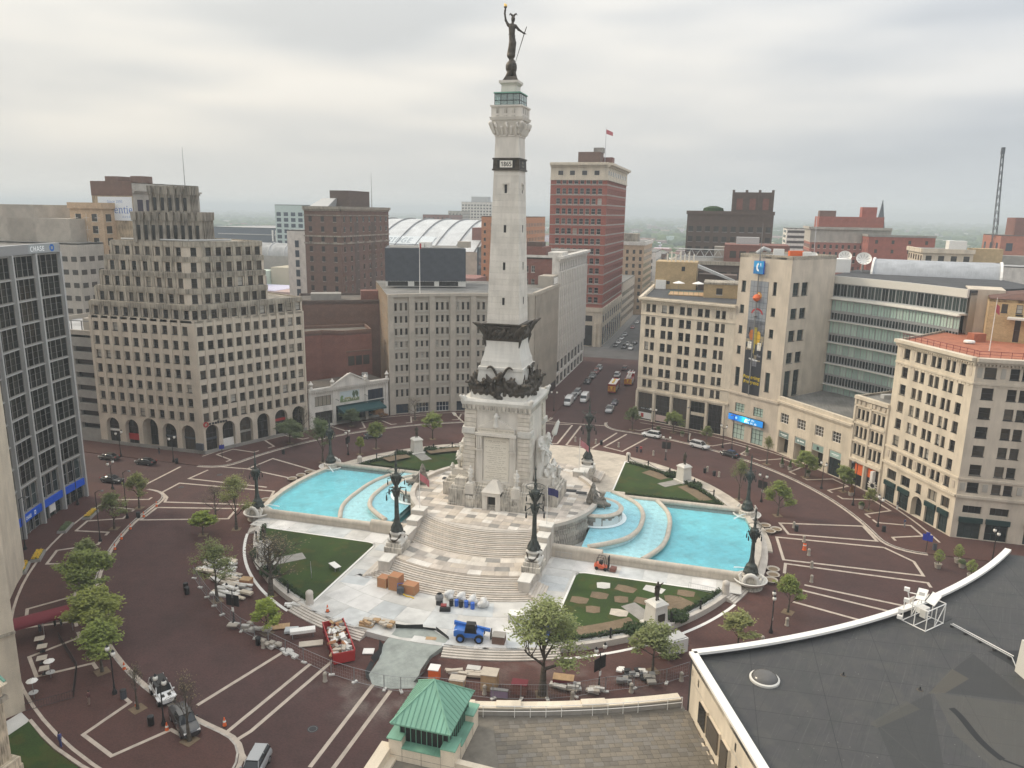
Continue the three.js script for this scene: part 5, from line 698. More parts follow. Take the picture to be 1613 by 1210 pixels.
{
const v=thing('victory_statue','bronze winged-helmet woman statue raising a torch atop the column','statue',[0,75,0],.2);v.scale.setScalar(1.155);
const bs=new MB();bs.fr(0,0,2.2,2.2,0,1.5,1.5,.6);bs.build('base',M.bronze,v);
mesh(blob([[0,1.75,0,.78,0,1.95,0,.78],[-.5,.6,.3,.3,-.2,1.1,.3,.35],[.5,.6,-.2,.3,.3,1.2,0,.35],[-.4,.5,-.4,.3,0,1,-.2,.4],[.1,2.6,0,.4,-.1,3,.1,.3],[.5,.55,.4,.25,.5,1,.4,.2]],.11,.18,.02),'globe_and_eagle',M.bronze,v);
const Y=3.1,b=(x0,y0,z0,r0,x1,y1,z1,r1)=>[x0,Y + y0,z0,r0,x1,Y + y1,z1,r1];
mesh(blob([b(-.15,.2,.2,.42,-.05,.35,-.1,.5),b(.1,.2,-.2,.3,.15,.3,.2,.3),b(-.05,.3,0,.55,.1,1.7,0,.46),b(-.3,.4,.1,.3,0,1.8,.1,.35),b(.3,.6,.1,.2,.3,1.9,.05,.35),b(.1,1.7,0,.47,.05,2.6,0,.42),b(.05,2.6,0,.38,.02,3.1,0,.36),b(.02,3.1,0,.4,0,3.9,-.02,.47),b(-.4,4.15,0,.22,.42,4.05,0,.22),b(.05,4.2,0,.18,.12,4.55,.02,.16),b(.15,4.75,.05,.25,.16,5.0,.04,.27),b(.15,4.9,-.15,.2,.15,4.7,-.2,.15),b(-.5,4.15,0,.2,-.85,4.75,0,.15),b(-.85,4.75,0,.15,-1.0,5.6,0,.12),b(-1.0,5.6,0,.12,-.98,6.0,0,.11),b(-.95,6.0,.05,.12,-.92,6.12,.02,.13),b(.5,4.05,0,.2,.95,3.55,.1,.16),b(.95,3.55,.1,.15,1.55,3.15,.2,.11),b(1.55,3.15,.2,.11,1.72,3.05,.22,.13),b(-.2,1.2,-.3,.14,.4,2.4,-.35,.14),b(-.3,.5,-.35,.12,.2,2.2,-.38,.12),b(.35,.5,-.3,.1,.42,2,-.3,.1),b(-.4,3,-.28,.1,.4,2.85,-.28,.1)],.075,.12,.012),'figure',M.bronze,v);
const w=new MB();for(const s of[-1,1]){let p=null;const q=[[.15,5.15,0],[.15 + s*.18,5.45,-.05],[.15 + s*.42,5.62,-.08],[.15 + s*.55,5.4,-.08]];w.tube(q.map(a=>[a[0],Y + a[1],a[2]]),[.16,.16,.12,.03],6);}w.build('helmet_wings',M.bronze,v,.8);
const to=new MB();to.lathe([[.06,-.4],[.09,.1],[.24,.35],[.2,.4]],8,-.92,Y + 6.1,0);to.build('torch',M.bronze,v,.8);mesh(blob([b(-.92,6.55,0,.2,-1.0,6.8,0,.12),b(-.85,6.55,0,.14,-.75,6.75,0,.06)],.06,.1),'flame',M.gold,v);
const sw=new MB();sw.tube([[2.05,Y + 3.9,.3],[1.75,Y + 3.1,.24],[.55,Y - .6,0]],[.05,.07,.03],6);sw.tube([[1.5,Y + 3.25,.3],[2.0,Y + 2.95,.2]],.06,5);sw.build('sword',M.bronze,v);
}
const sector=(r0,r1,a0,a1,n=12)=>[...arcPts(r1,a0,a1,n),...arcPts(r0,a1,a0,n)];
const deg=r=>r*180 / PI,PY=.75;
const PLZ=thing('monument_plaza','pale stone plaza with broad curved stairs around the monument','plaza');
{
const N=[];for(let a=90;a<=270;a +=4)N.push(pol(43.4,a));new MB().prism(N,-.02,PY - .03,false).build('platform',M.pale,PLZ);
const S=[];for(let a=-90;a<=90;a +=4)S.push(pol(46.4,a));new MB().prism(S,-.02,.3,false).build('platform',M.tan,PLZ);
const pm=[M.pale,stone(.68,.67,.64,10,T.conc),M.paleG,stone(.78,.76,.73,12,T.conc),stone(.63,.64,.63,9,T.conc)],rr=RNG(12);
const rings=[[31.9,35.6],[35.65,39.4],[39.45,43.38]];
rings.forEach(([r0,r1],j)=>{const a=deg(Math.asin(16.3 / r1)),n=8;for(let i=0;i<n;i++){const a0=180 - a + 2*a*i / n,a1=180 - a + 2*a*(i + 1)/ n - .07;if(j===2&&i>3&&i<5)continue;new MB().prism(sector(r0,r1,a0,a1,4),PY - .05,PY,false).build('paving_slab',pm[floor(rr()*5)],PLZ);}});
for(const sx of[-1,1]){for(let i=0;i<6;i++){const z0=18 +(i - .0)*2.3 - 0;if(z0>30)continue;new MB().box(min(sx*12.2,sx*16.2),max(sx*12.2,sx*16.2),PY - .05,PY + .001*(i&1),z0,z0 + 2.26).build('paving_slab',pm[(i*3 +(sx>0?1:2))%5],PLZ);}for(let i=0;i<8;i++){const x=12.4 + i*3.6;new MB().box(min(sx*x,sx*(x + 3.55)),max(sx*x,sx*(x + 3.55)),PY - .05,PY + .002,14.2,17.7).build('paving_slab',pm[(i*2 + 1)%5],PLZ);}}
for(const[a0,a1]of[[154.5,174],[188.5,206],[107.5,116],[244,252.5]])for(let k=0;k<5;k++)new MB().prism(sector(43.0 + k*.36,43.38 + k*.36,a0,a1,10),-.01,PY - k*.15,false).build('edge_step',[M.step,M.band][k&1?0:0],PLZ);
new MB().prism(sector(44.6,45.05,116,154,20),-.01,.03,false).build('edge_band',M.white,PLZ);new MB().prism(sector(44.6,45.05,206,244,20),-.01,.03,false).build('edge_band',M.white,PLZ);
for(const[a0,a1]of[[116,154.5],[206,244]])new MB().prism(sector(42.7,43.4,a0,a1,20),-.01,PY + .12,false).build('edge_kerb',M.step,PLZ);
for(const[a0,a1]of[[24,66],[-66,-24]])new MB().prism(sector(43,43.6,a0,a1,20),-.01,.6,false).build('edge_kerb',M.step,PLZ);
const stp=(s,rOut,rIn,hw,y,th,m,n=14)=>{const a=deg(Math.asin(hw / rOut)),b=deg(Math.asin(min(1,hw / rIn))),c=s>0?180:0;const q=[...arcPts(rOut,c - a,c + a,n),...arcPts(rIn,c + b,c - b,n)];const q2=[...arcPts(rOut - .07,c - a,c + a,n),...arcPts(rIn,c + b,c - b,n)],o=new MB();o.prism(q2,y - th,y - .055,false);o.prism(q,y - .055,y,true);o.build('stair_step',m,PLZ);};
const sm=[M.step,stone(.66,.585,.5,5),stone(.73,.655,.57,6)];
for(const s of[1,-1]){
for(let i=0;i<15;i++){const y=4.89 - i*.16;stp(s,16.9 + i*.335,16.3 + i*.335,10.1,y,.5,sm[i%3]);}
for(let i=0;i<12;i++){const y=2.48 - i*.15;const k=max(0,i - 6);stp(s,27.3 + i*.375,26.7 + i*.375 -(k?3.5:0),10.1 + k*.72,y,.5,sm[(i + 1)%3]);}
const nr=4;for(let j=0;j<nr;j++){const r0=21.6 + j*1.4,r1=r0 + 1.38,a=deg(Math.asin(10.1 / r1)),n=9 +(j&1),c=s>0?180:0;for(let i=0;i<n;i++){const q=rr();new MB().prism(sector(r0,r1,c - a + 2*a*i / n,c - a + 2*a*(i + 1)/ n - .06,2),2.4,2.62 + q*.004,false).build('paving_slab',q<.1?M.slabD:M.slabs[floor(rr()*5)],PLZ);}}
{const a=deg(Math.asin(10.1 / 27)),c=s>0?180:0;new MB().prism([...arcPts(27.2,c - a,c + a,12),...arcPts(16.2,c + 37,c - 37,12)],.3,2.4,false).build('stair_core',M.step,PLZ);}
for(const sx of[-1,1]){
const o=new MB(),bx=(x0,x1,y0,y1,z0,z1)=>o.box(min(sx*x0,sx*x1),max(sx*x0,sx*x1),y0,y1,min(s*z0,s*z1),max(s*z0,s*z1));
bx(9.9,11.9,.3,5.9,12.7,14.6);bx(10,11.8,.3,5.1,14.6,17);bx(10.05,11.75,.3,4.2,17,20.6);bx(10.05,11.9,.3,2.75,20.6,26.4);bx(10.1,11.8,.3,2.9,25.2,27.8);o.build('cheek_wall',M.step,PLZ);
const c=new MB(),bc=(x0,x1,y0,y1,z0,z1)=>c.box(min(sx*x0,sx*x1),max(sx*x0,sx*x1),y0,y1,min(s*z0,s*z1),max(s*z0,s*z1));bc(9.8,12,5.9,6.1,12.6,14.7);bc(9.9,11.9,5.1,5.25,14.7,17.05);bc(9.95,11.85,4.2,4.35,17.05,20.6);bc(10,11.9,2.9,3.05,25.1,27.9);c.build('coping',M.monoW,PLZ);
for(let k=0;k<5;k++){const q=new MB(),b2=(x0,x1,z0,z1)=>q.box(min(sx*x0,sx*x1),max(sx*x0,sx*x1),.3,PY + .75 - k*.15,min(s*z0,s*z1),max(s*z0,s*z1));b2(11.8 + k*.4,12.2 + k*.4,24,28.4 + k*.2);q.build('side_step',sm[k%3],PLZ);}
}
}
const D=[];for(let a=0;a<360;a +=5)D.push(pol(16.5,a));new MB().prism(D,.3,5.0,false).build('terrace',M.step,PLZ);
for(let x=-16;x<16;x +=1.6)for(let z=-16;z<16.4;z +=1.3){const cx=x + .8,cz=z + .65,r=hypot(cx,cz);if(r>15.7||(abs(cx)<7.6&&abs(cz)<7.8)||z<-9||(abs(cx)<10.3&&abs(cz)<3.8))continue;const q=rr(),dk=(floor((x + 16)/ 1.6)+ 2*floor((z + 16)/ 1.3))%7===0;new MB().box(x + .02,x + 1.58,4.9,5.05 + q*.006,z + .02,z + 1.28).build('paving_slab',dk?M.slabD:M.slabs[floor(rr()*5)],PLZ);}
const bm=[stone(.5,.47,.42,4,T.soot),stone(.58,.54,.48,4,T.soot),stone(.44,.41,.37,4,T.soot)];
for(const[a0,a1]of[[46,73],[107,137],[-73,-46],[-137,-107]])for(let j=0;j<5;j++)for(let i=0;i<6;i++){const w=(a1 - a0)/ 6,o=(j&1)*w*.5,p=a0 + i*w + o,e=min(a1,p + w - .22);if(p>=a1 - .5)continue;new MB().prism(sector(16.3,16.95 -(j===4?.25:0),p,e,3),PY + j*.85,PY + j*.85 + .82,true).build('wall_block',bm[(i*5 + j*3)%3],PLZ);}
for(const[a0,a1]of[[44,90],[90,137],[-90,-44],[-137,-90]])new MB().prism(sector(16.15,17.0,a0,a1,14),5.0,5.6,true).build('parapet',M.step,PLZ);
for(const[x,z]of[[11.2,-4.8],[13.2,-4.3],[-12.5,-3.9]])new MB().bx(x,5.06,z,1.9,.12,1.1,.1).build('trench_cover',M.dark,PLZ);
}
const cat=(P,n=6)=>new THREE.CatmullRomCurve3(P.map(p=>new THREE.Vector3(p[0],0,p[1]))).getPoints(P.length*n).map(v=>[v.x,v.z]);
const waterM=new THREE.MeshPhysicalMaterial({color:C3(.80,.97,1),roughness:.06,transmission:.9,thickness:0,ior:1.33,bumpMap:rep(T.water,3.2),bumpScale:.05,side:THREE.DoubleSide});
const poolPaint=stone(.175,.655,.72,7,T.conc),foamM=stone(.62,.82,.84,2.2,T.conc),tierM=stone(.40,.70,.78,3,T.conc),lipM=stone(.62,.55,.46,4),wetM=stone(.34,.32,.29,1.4,T.soot);
for(const sx of[-1,1]){
const P=thing('fountain_pool',sx>0?'large turquoise fountain pool right of the monument with cascade tiers':'large turquoise fountain pool left of the monument with cascade tiers','fountain',[0,0,0],0,'turquoise fountain pools');
const X=q=>q.map(([x,z])=>[sx*x,z]);
const outer=[...Array(17)].map((_,i)=>{const z=-12.9 + i*25.8 / 16;return[sqrt(43.5*43.5 - z*z),z];});
new MB().sheet(X([[16.5,-12.9],...outer,[16.5,12.9]]),.86).build('basin_floor',poolPaint,P);
new MB().sheet(X([[16.5,-12.9],...outer,[16.5,12.9]]),1.28).build('water',waterM,P);
const rim=new MB();for(let i=0;i<16;i++){const a=outer[i],b=outer[i + 1],k=44.5 / 43.5,e=45.4 / 43.5;rim.prism(X([a,b,[b[0]*k,b[1]*k],[a[0]*k,a[1]*k]]),.1,1.5,false);}rim.build('rim',lipM,P);const st=new MB();for(let i=0;i<16;i++){const a=outer[i],b=outer[i + 1],k=44.5 / 43.5,e=45.6 / 43.5;st.prism(X([[a[0]*k,a[1]*k],[b[0]*k,b[1]*k],[b[0]*e,b[1]*e],[a[0]*e,a[1]*e]]),.0,.35,false);}st.build('rim_plinth',M.step,P);
for(const s of[-1,1]){
const rail=new MB();rail.hex([[17,0,12.95],[42,0,13.1],[42,0,14],[17,0,13.6]].map(p=>[p[0],.3,p[2]]).concat([[17,1.7,12.95],[42,1.7,13.1],[42,1.7,14],[17,1.7,13.6]]));const g=new MB().mb(rail,new THREE.Matrix4().makeScale(sx,1,s));if(sx*s<0){for(let i=0;i<g.p.length;i +=9){const t=g.p.slice(i + 3,i + 6);for(let k=0;k<3;k++){g.p[i + 3 + k]=g.p[i + 6 + k];g.p[i + 6 + k]=t[k];}}}g.build('side_wall',s>0?lipM:wetM,P);
new MB().tube([[sx*17,1.75,s*13.27],[sx*42,1.75,s*13.55]],.5,10).build('rounded_coping',lipM,P,.9);
new MB().box(min(sx*11.9,sx*20),max(sx*11.9,sx*20),.3,2.15,s>0?12.7:-13.9,s>0?13.9:-12.7).build('rail_block',lipM,P);new MB().tube([[sx*11.9,2.15,s*13.3],[sx*20,2.15,s*13.3]],.62,10).build('rounded_coping',lipM,P,.9);
}
const lip=(half,y0,y1,r,nm)=>{const full=cat([...half.map(([x,z])=>[x,-z]).reverse(),...half.slice(1)],5),sk=new MB();for(let i=0;i + 1<full.length;i++){const a=full[i],b=full[i + 1];sk.quad([sx*a[0],y0,a[1]],[sx*b[0],y0,b[1]],[sx*b[0],y1,b[1]],[sx*a[0],y1,a[1]]);}sk.build(nm + '_face',foamM,P,.9);new MB().tube(full.map(([x,z])=>[sx*x,y1,z]),r,8).build(nm + '_lip',lipM,P,.9);return full;};
const o=lip([[29.3,0],[29.2,4],[28.6,7.5],[27.4,10.6],[26.2,12.9]],1.2,1.85,.42,'outer_tier');
const i=lip([[24.7,0],[24.4,4],[23,7.8],[20.4,10.6],[17.6,12.8]],1.8,2.75,.42,'inner_tier');
const sh=(full,y,nm,m)=>new MB().sheet(X([[16.5,-12.8],...full.map(([x,z])=>[x - .1,z]),[16.5,12.8]]),y).build(nm,m,P);
sh(o,1.74,'tier_floor',foamM);sh(i,2.62,'tier_floor',tierM);sh(o,1.86,'tier_water',waterM);sh(i,2.76,'tier_water',waterM);
new MB().lathe([[4.45,2.6],[4.5,4.3]],30,sx*16.7,0,0).build('drum',wetM,P,.9);new MB().lathe([[3.7,4.5],[4.0,4.75],[4.5,4.75],[4.75,4.5],[4.6,4.25],[4.3,4.25]],30,sx*16.7,0,0).build('drum_lip',lipM,P,.9);new MB().lathe([[0,4.62],[3.9,4.62]],30,sx*16.7,0,0).build('drum_water',tierM,P);
const fl=new MB(),r2=RNG(sx + 8);for(let k=0;k<46;k++){const a=-1.45 + 2.9*r2(),w=.05 + r2()*.12,A=p=>[sx*(16.7 + 4.53*cos(p)),4.53*sin(p)];const[x0,z0]=A(a),[x1,z1]=A(a + w),h=r2()*.9;fl.quad([x0,2.7,z0],[x1,2.7,z1],[x1,4.3 - h,z1],[x0,4.3 - h,z0]);}fl.build('falling_water',std(.62,.68,.68,.25),P).userData.kind='stuff';
const foam=new MB().lathe([[4.5,2.78],[5.3,2.775]],30,sx*16.7,0,0).build('splash_ring',std(.8,.9,.92,.5),P);
const g=[],q=sx;for(const z of[-.9,.9])g.push([16.6,5.6,z,.5,16.2,6.6,z*.8,.45],[16.2,6.6,z*.8,.4,16,7.3,z*.7,.35],[15.9,7.7,z*.7,.24,15.9,7.8,z*.7,.22],[16.2,7.2,z,.16,17.2,6.6,z*1.4,.12],[16.6,5.6,z,.4,17.8,5.6,z*1.3,.25],[17.8,5.6,z*1.3,.24,18.3,4.9,z*1.4,.16]);g.push([16.4,5.4,0,.9,17.6,5.2,0,.8],[17.6,5.2,0,.7,19,5.2,.3,.3],[17.2,5.8,0,.4,17.8,6.3,0,.3],[15.6,5.6,0,.8,16,8.1,0,.4],[16,8.1,0,.4,16,8.7,0,.24],[16.2,7.8,.4,.14,16.4,6.6,1.9,.08]);
mesh(blob(g.map(a=>[q*a[0],a[1],a[2],a[3],q*a[4],a[5],a[6],a[7]]),.13,.16,.03),'fountain_figures',stone(.26,.24,.21,1.5,T.soot),P);
}
const lawnOutline=(sx,sz,R,y)=>{const a0=deg(Math.asin(18 / R)),q=[[16.8,19.3],[17.2,18.3],[18.2,18]];const A=[];for(let k=0;k<=16;k++){const a=lerp(a0,90 - deg(Math.asin(16.8 / R)),k / 16)*PI / 180;A.push([R*cos(a),R*sin(a)]);}return[...q,...A].map(([x,z])=>[x*sx,z*sz]);};
const lawnNames={'11':'right foreground lawn with bare dug patches beside the pool','-11':'left foreground lawn beside the stairs with a white table','1-1':'right rear lawn behind the pool with clipped hedge','-1-1':'left rear lawn behind the far pool'};
const patchSpots=[[21.5,21.2],[21.4,24.4],[24.8,21.3],[24.6,24.6],[18.9,26.6],[27.9,24.2],[21.2,28.6],[24.8,28.4],[28.8,20.2],[31.5,22.2],[33.4,20]];
for(const sx of[-1,1])for(const sz of[-1,1]){
const y=sz>0?PY:.3,L=thing('lawn',lawnNames['' + sx + sz],'lawn',[0,0,0],0,'quadrant lawns');
const out=lawnOutline(sx,sz,42.4),n=out.length;new MB().prism(out,y - .03,y + .07,false).build('turf',M.grass,L);
const k=new MB(),ring=[...out,out[0],out[1]];ribbon(k,ring,.3,y - .02,.12);k.build('edging',M.white,L);
const so=new MB();so.sheet(sector(38.8,42,sx*sz<0?(sx>0?33:-57):(sx>0?123:-147),sx*sz<0?(sx>0?41:-49):(sx>0?131:-139),6),y + .078);so.sheet(sector(39.2,42,sx*sz<0?(sx>0?48:-42):(sx>0?138:-132),sx*sz<0?(sx>0?60:-30):(sx>0?150:-120),6),y + .08);so.build('bare_soil',M.dirt,L);
const hr=RNG(sx*3 + sz*7 + 20),hb=new MB();const leaf=(x,yy,z,s)=>{const a=hr()*TAU,b=hr()*1.2,c=cos(a)*s,d=sin(a)*s,e=sin(b)*s;hb.quad([x - c,yy - e,z - d],[x + d*.6,yy,z - c*.6],[x + c,yy + e,z + d],[x - d*.6,yy + .05,z + c*.6]);};
const c0=sz>0?180 - sx*45:sx*45;for(let i=0;i<2600;i++){const a=c0 +(hr()- .5)*40,r=41.7 + hr()*.7;const[x,z]=pol(r,a);leaf(x,y + .08 + hr()*.55,z,.1 + hr()*.1);}for(let i=0;i<1500;i++){const a=hr()*TAU,r=sqrt(hr())*1.5,s=hr()<.5?-1:1;leaf(sx*(30 + s*2.6)+ cos(a)*r,y + .1 + hr()*.7,sz*(30 - s*2.6)+ sin(a)*r,.12 + hr()*.12);}
if(sz<0)for(let i=0;i<1400;i++)leaf(sx*lerp(18,38,hr()),y + .08 + hr()*.45,sz*(18.2 + hr()*.6),.1 + hr()*.1);
hb.build('hedge',std(.03,.055,.014,.9),L).userData.kind='stuff';
if(sx>0&&sz>0)patchSpots.forEach(([x,z],i)=>{const a=(i%3 - 1)*.2,w=1 +(i%3)*.25,p=[[-w,-.8],[-.2,-1],[w,-.8],[w*.9,.7],[.1,1],[-w,.8]].map(([u,v])=>[x + u*cos(a)- v*sin(a),z + u*sin(a)+ v*cos(a)]);new MB().prism(p,y + .05,y + .1,false).build('dug_patch',i===0||i===8?M.pale:i===7?M.tan:M.dirt,L);});
}
{
const bodies=[blob(standing(2.7,[[0,.6,-.05,.2,0,1.2,-.04,.2],[-.15,.3,-.05,.1,.15,.3,-.05,.1]]),.06,.08),blob(standing(2.7,[[0,.5,-.06,.22,0,1.2,-.06,.2],[.25,1.4,0,.07,.5,1.6,.1,.05]]),.06,.08)];
for(const[x,z,l,i,lean]of[[-29.9,-30.2,'bronze statue on white pedestal at the left rear lawn',0],[30.1,-30.2,'bronze statue on white pedestal at the right rear lawn',0],[29.9,30,'dark bronze statue on white pedestal at the right front lawn',1],[-29.9,30,'bronze statue on white pedestal half hidden by bare trees',0]]){
const y=z>0?PY:.3,o=thing('pedestal_statue',l,'statue',[x,y,z],atan2(x,z),'statues on the four lawns');
const p=new MB();p.bx(0,0,0,3,.35,3);p.fr(0,0,2.3,2.3,.35,2.0,2.0,3.1);p.bx(0,3.1,0,2.3,.25,2.3);p.fr(0,0,2.2,2.2,3.35,1.5,1.5,3.7);p.build('pedestal',M.monoW,o);new MB().box(-.6,.6,1,2.1,1.02,1.13).build('plaque',M.bronze,o);mesh(bodies[i],'figure',M.bronze,o,[0,3.68,0]);
new MB().box(-1.2,1.2,.02,.12,-6,-1.6).build('stone_path',M.concD,o);
}
}
const LAMPS={
twin:[[65.3,-17.4,'before the pale stone office'],[57.6,-35.1,'by the low shop base'],[20.0,-68.0,'before the dark shopfronts'],[37.7,-57.7,'beside the blue screen sign'],[80.6,-6.8,'at the right edge near potted trees'],[-77.7,9.6,'across from the car park'],[-91.5,-7.6,'before the stepped tower entrance'],[-77.9,-8.0,'at the stepped tower corner'],[-28.2,62.5,'beside the cafe tables'],[-40.5,-67.2,'before the slit window office doors'],[-8.5,-78.3,'on the street corner by the white vans'],[-19.1,65.4,'beside the dark pickup']],
banner:[[44.9,26.0,'at the right foreground by a small tree'],[45.4,-23.8,'behind the right pool'],[25.3,-44.1,'beside the right rear lawn'],[24.8,45.3,'at the front fence near the trailer'],[-24.6,45.4,'inside the fence beside stacked stone'],[-44.5,-24.8,'behind the left pool']],
pole:[[62.5,-27.2,'before the narrow ornate front'],[39.8,-56.0,'beside the blue screen sign'],[29.5,-60.1,'before the cream corner block'],[-61.3,29.9,'by the curved glass bank'],[-77.6,18.2,'before the bank windows'],[-70.3,36.0,'at the bank door'],[-64.3,20.6,'among trees by the bank kerb']],
};
const TREES=[
[55.0,-41.5,6.2,2.9,0,'by the four shop bays'],
[61.7,-34.8,5.5,2.5,0,'before the orange shop banners'],
[65.0,-25.3,4.6,1.5,1,'beside the twin lamp near the green shopfronts'],
[48.1,-17.4,7.2,3.0,0,'inside the circle behind the right pool, nearer the lamp'],
[41.2,-23.7,9.0,2.2,1,'behind the far right candelabrum'],
[15.0,-66.2,6.6,2.5,4,'at the cream corner block end'],
[25.4,-66.9,5.9,3.0,0,'before the cream corner block shops'],
[33.8,-60.2,4.6,1.9,1,'beside the blue screen sign shops'],
[47.4,-48.1,7.4,1.4,1,'slim, before the first shop bay'],
[18.6,48.1,12.8,5.8,1,'large, sparse, at the front fence'],
[30.5,39.7,6.6,3.5,1,'before the white trailer'],
[40.6,31.5,5.7,2.6,1,'half hidden by the dark roof edge'],
[47.5,19.6,6.0,2.4,0,'in the square grate at the right foreground'],
[-63.0,25.0,7.3,3.1,1,'twin-stemmed, by the bank kerb'],
[-65.7,16.1,7.0,2.9,1,'by the bank corner kerb'],
[-56.5,37.6,4.7,2.8,1,'beside the lamps on the bank pavement'],
[-48.9,16.6,7.5,3.7,2,'nearly bare, left of the left pool'],
[-43.2,18.6,10.5,3.8,1,'greening, beside the left pool corner'],
[-47.1,22.4,4.4,2.7,3,'yellow green, low, behind the lamp'],
[-30.6,40.8,10.2,3.5,1,'sparse, by the stacked stone'],
[-24.3,37.2,10.8,6.4,2,'large bare, over the left front lawn'],
[-19.2,46.0,5.4,2.7,3,'small bright, by the boards'],
[-47.3,46.3,7.8,5.0,0,'bright green, largest, by the cafe'],
[-39.4,53.6,6.7,4.3,0,'bright green, over the cafe umbrellas'],
[-32.8,59.5,6.9,3.6,0,'bright green, behind the tall cafe lamp'],
[-23.7,64.0,6.3,1.6,2,'bare, behind the white off-roader'],
[-14.8,66.7,8.5,2.4,2,'bare, beside the dark pickup'],
[-47.3,-18.3,10.6,3.6,4,'dark, behind the far left candelabrum'],
[-40.5,-31.0,6.8,2.7,0,'round, on the rear road left of the statue'],
[-42.1,-26.0,4.4,1.3,0,'small young, beside the banner lamp'],
[-30.8,-42.4,6.8,2.8,0,'behind the left rear statue'],
[-54.6,-46.0,4.6,3.4,4,'dark, before the theatre canopy'],
[-41.4,-56.5,7.5,4.2,2,'bare, before the slit window office'],
[-50.4,-53.4,3.6,2.2,5,'orange leaved, before the theatre doors'],
[-63.6,-37.2,7.7,3.4,2,'bare, at the theatre corner'],
[-61.4,-27.9,5.9,4.4,4,'before the stepped tower arches']
];
const globeM=std(.8,.78,.72,.35);
const lantern=(o,p,s=1)=>{const m=new MB();m.lathe([[.03,0],[.03,-.3*s],[.12*s,-.36*s],[.16*s,-1.1*s],[.05*s,-1.25*s],[0,-1.28*s]],8,...p);m.build('hanging_lantern',M.black,o,.8);};
function candelabrum(big){
const o=new THREE.Group();
if(big){
const st=new MB();st.bx(0,-3.15,0,2.9,.9,3.6);st.bx(0,-2.25,0,2.4,.6,3);st.build('plinth',M.monoS,o);
mesh(blob([[-.7,-1.4,.2,.55,.7,-1.4,.2,.55],[-.8,-.6,-.2,.5,.8,-.6,-.2,.5],[-.85,-1.2,1,.35,.85,-1.2,1,.35],[-.9,-1.7,-1.1,.4,.9,-1.7,-1.1,.4],[-.6,-.3,.5,.4,.6,-.3,.5,.4],[-1,-1.9,1.2,.3,-1,-1.6,-1,.35],[1,-1.9,1.2,.3,1,-1.6,-1,.35]],.14,.2),'scroll_base',M.monoW,o);
mesh(blob([[-.9,-.4,.7,.16,-.6,-1.1,1.15,.16],[-.6,-1.1,1.15,.17,0,-1.3,1.3,.2],[0,-1.3,1.3,.2,.6,-1.1,1.15,.17],[.6,-1.1,1.15,.17,.9,-.4,.7,.16],[-1,-.3,-.3,.25,-1,-1.1,-.4,.2],[1,-.3,-.3,.25,1,-1.1,-.4,.2]],.1,.12,.03),'garland',M.bronze,o);
}else{
new MB().lathe([[0,-1],[1.5,-1],[1.5,-.2],[1.25,-.1],[1.2,0]],16).build('plinth',M.monoS,o,.5);
}
const k=big?1:.82,H=big?13.2:10.65,f=new MB();
f.lathe((big?[[1.2,0],[1.1,.25],[.8,.6],[.58,1.3],[.48,2],[.43,2.2],[.36,6],[.5,6.2],[.36,6.4],[.34,7.4]]:[[1.3,0],[1.35,.5],[1.05,.9],[1,1.3],[.6,1.7],[.5,2.2],[.4,2.6],[.33,5],[.42,5.1],[.4,5.4]]),12);f.build('column',M.bronzeG,o,.6);
const yb=big?7.4:5.3,c=new MB();c.lathe([[.34,yb],[.42,yb + .2],[.7,yb + 1],[.85,yb + 1.5],[.75,yb + 1.75],[.4,yb + 1.9],[.3,yb + 2.1],[.22,yb + 2.5],[.32,yb + 2.7],[.18,yb + 3],[.26,yb + 3.4],[.14,yb + 3.7],[.1,H - 1],[.2,H - .7],[.07,H - .4],[0,H]],12);c.build('bowl_and_finial',M.bronzeG,o,.6);
const dec=[];for(let i=0;i<6;i++){const a=i / 6*TAU,C=cos(a),S=sin(a);dec.push([C*.4,yb + .2,S*.4,.14,C*.85,yb + 1,S*.85,.17],[C*.85,yb + 1,S*.85,.15,C*1.15,yb + 1.6,S*1.15,.09]);if(big)dec.push([C*.5,1.1,S*.5,.25,C*.9,.3,S*.9,.3]);else dec.push([C*.9,.6,S*.9,.35,C*.7,1.3,S*.7,.25]);}mesh(blob(dec,.11,.12,.02),'ornament',M.bronzeG,o);
const rg=new MB(),R=big?1.65:1.25,n=18;for(let i=0;i<n;i++){const a=i / n*TAU,b=(i + 1)/ n*TAU;rg.tube([[cos(a)*R,yb + 2.35,sin(a)*R],[cos(b)*R,yb + 2.35,sin(b)*R]],.045,5);}for(let i=0;i<4;i++){const a=i / 4*TAU;rg.tube([[cos(a)*.9,yb + 1.7,sin(a)*.9],[cos(a)*R,yb + 2.35,sin(a)*R]],.04,4);}rg.build('hoop',M.bronzeG,o);
const arms=(y,r,dr,cnt,s,off)=>{for(let i=0;i<cnt;i++){const a=i / cnt*TAU + off,C=cos(a),S=sin(a);new MB().tube([[C*.3,y - .1,S*.3],[C*r*.5,y + .3,S*r*.5],[C*r,y + .1,S*r]],[.16,.11,.05],6).build('arm',M.bronzeG,o);lantern(o,[C*r,y + .1,S*r],s);}};
if(big){arms(6.5,2.15,0,4,1,.5);arms(8.4,1.5,0,4,.8,1.2);mesh(blob([...Array(4)].flatMap((_,i)=>{const a=i / 4*TAU + .5,C=cos(a),S=sin(a);return[[C*.3,5.8,S*.3,.3,C*.6,6.6,S*.6,.32],[C*.5,6.3,S*.5,.2,C*1,6.9,S*1,.14]];}),.1,.12),'bracket_ornament',M.bronzeG,o);}else arms(6.3,1.35,0,6,.8,.3);
o.traverse(m=>{if(m.isMesh&&!/plinth|scroll|garland/.test(m.name))m.scale.set(big?.86:.8,1,big?.86:.8);});
return o;
}
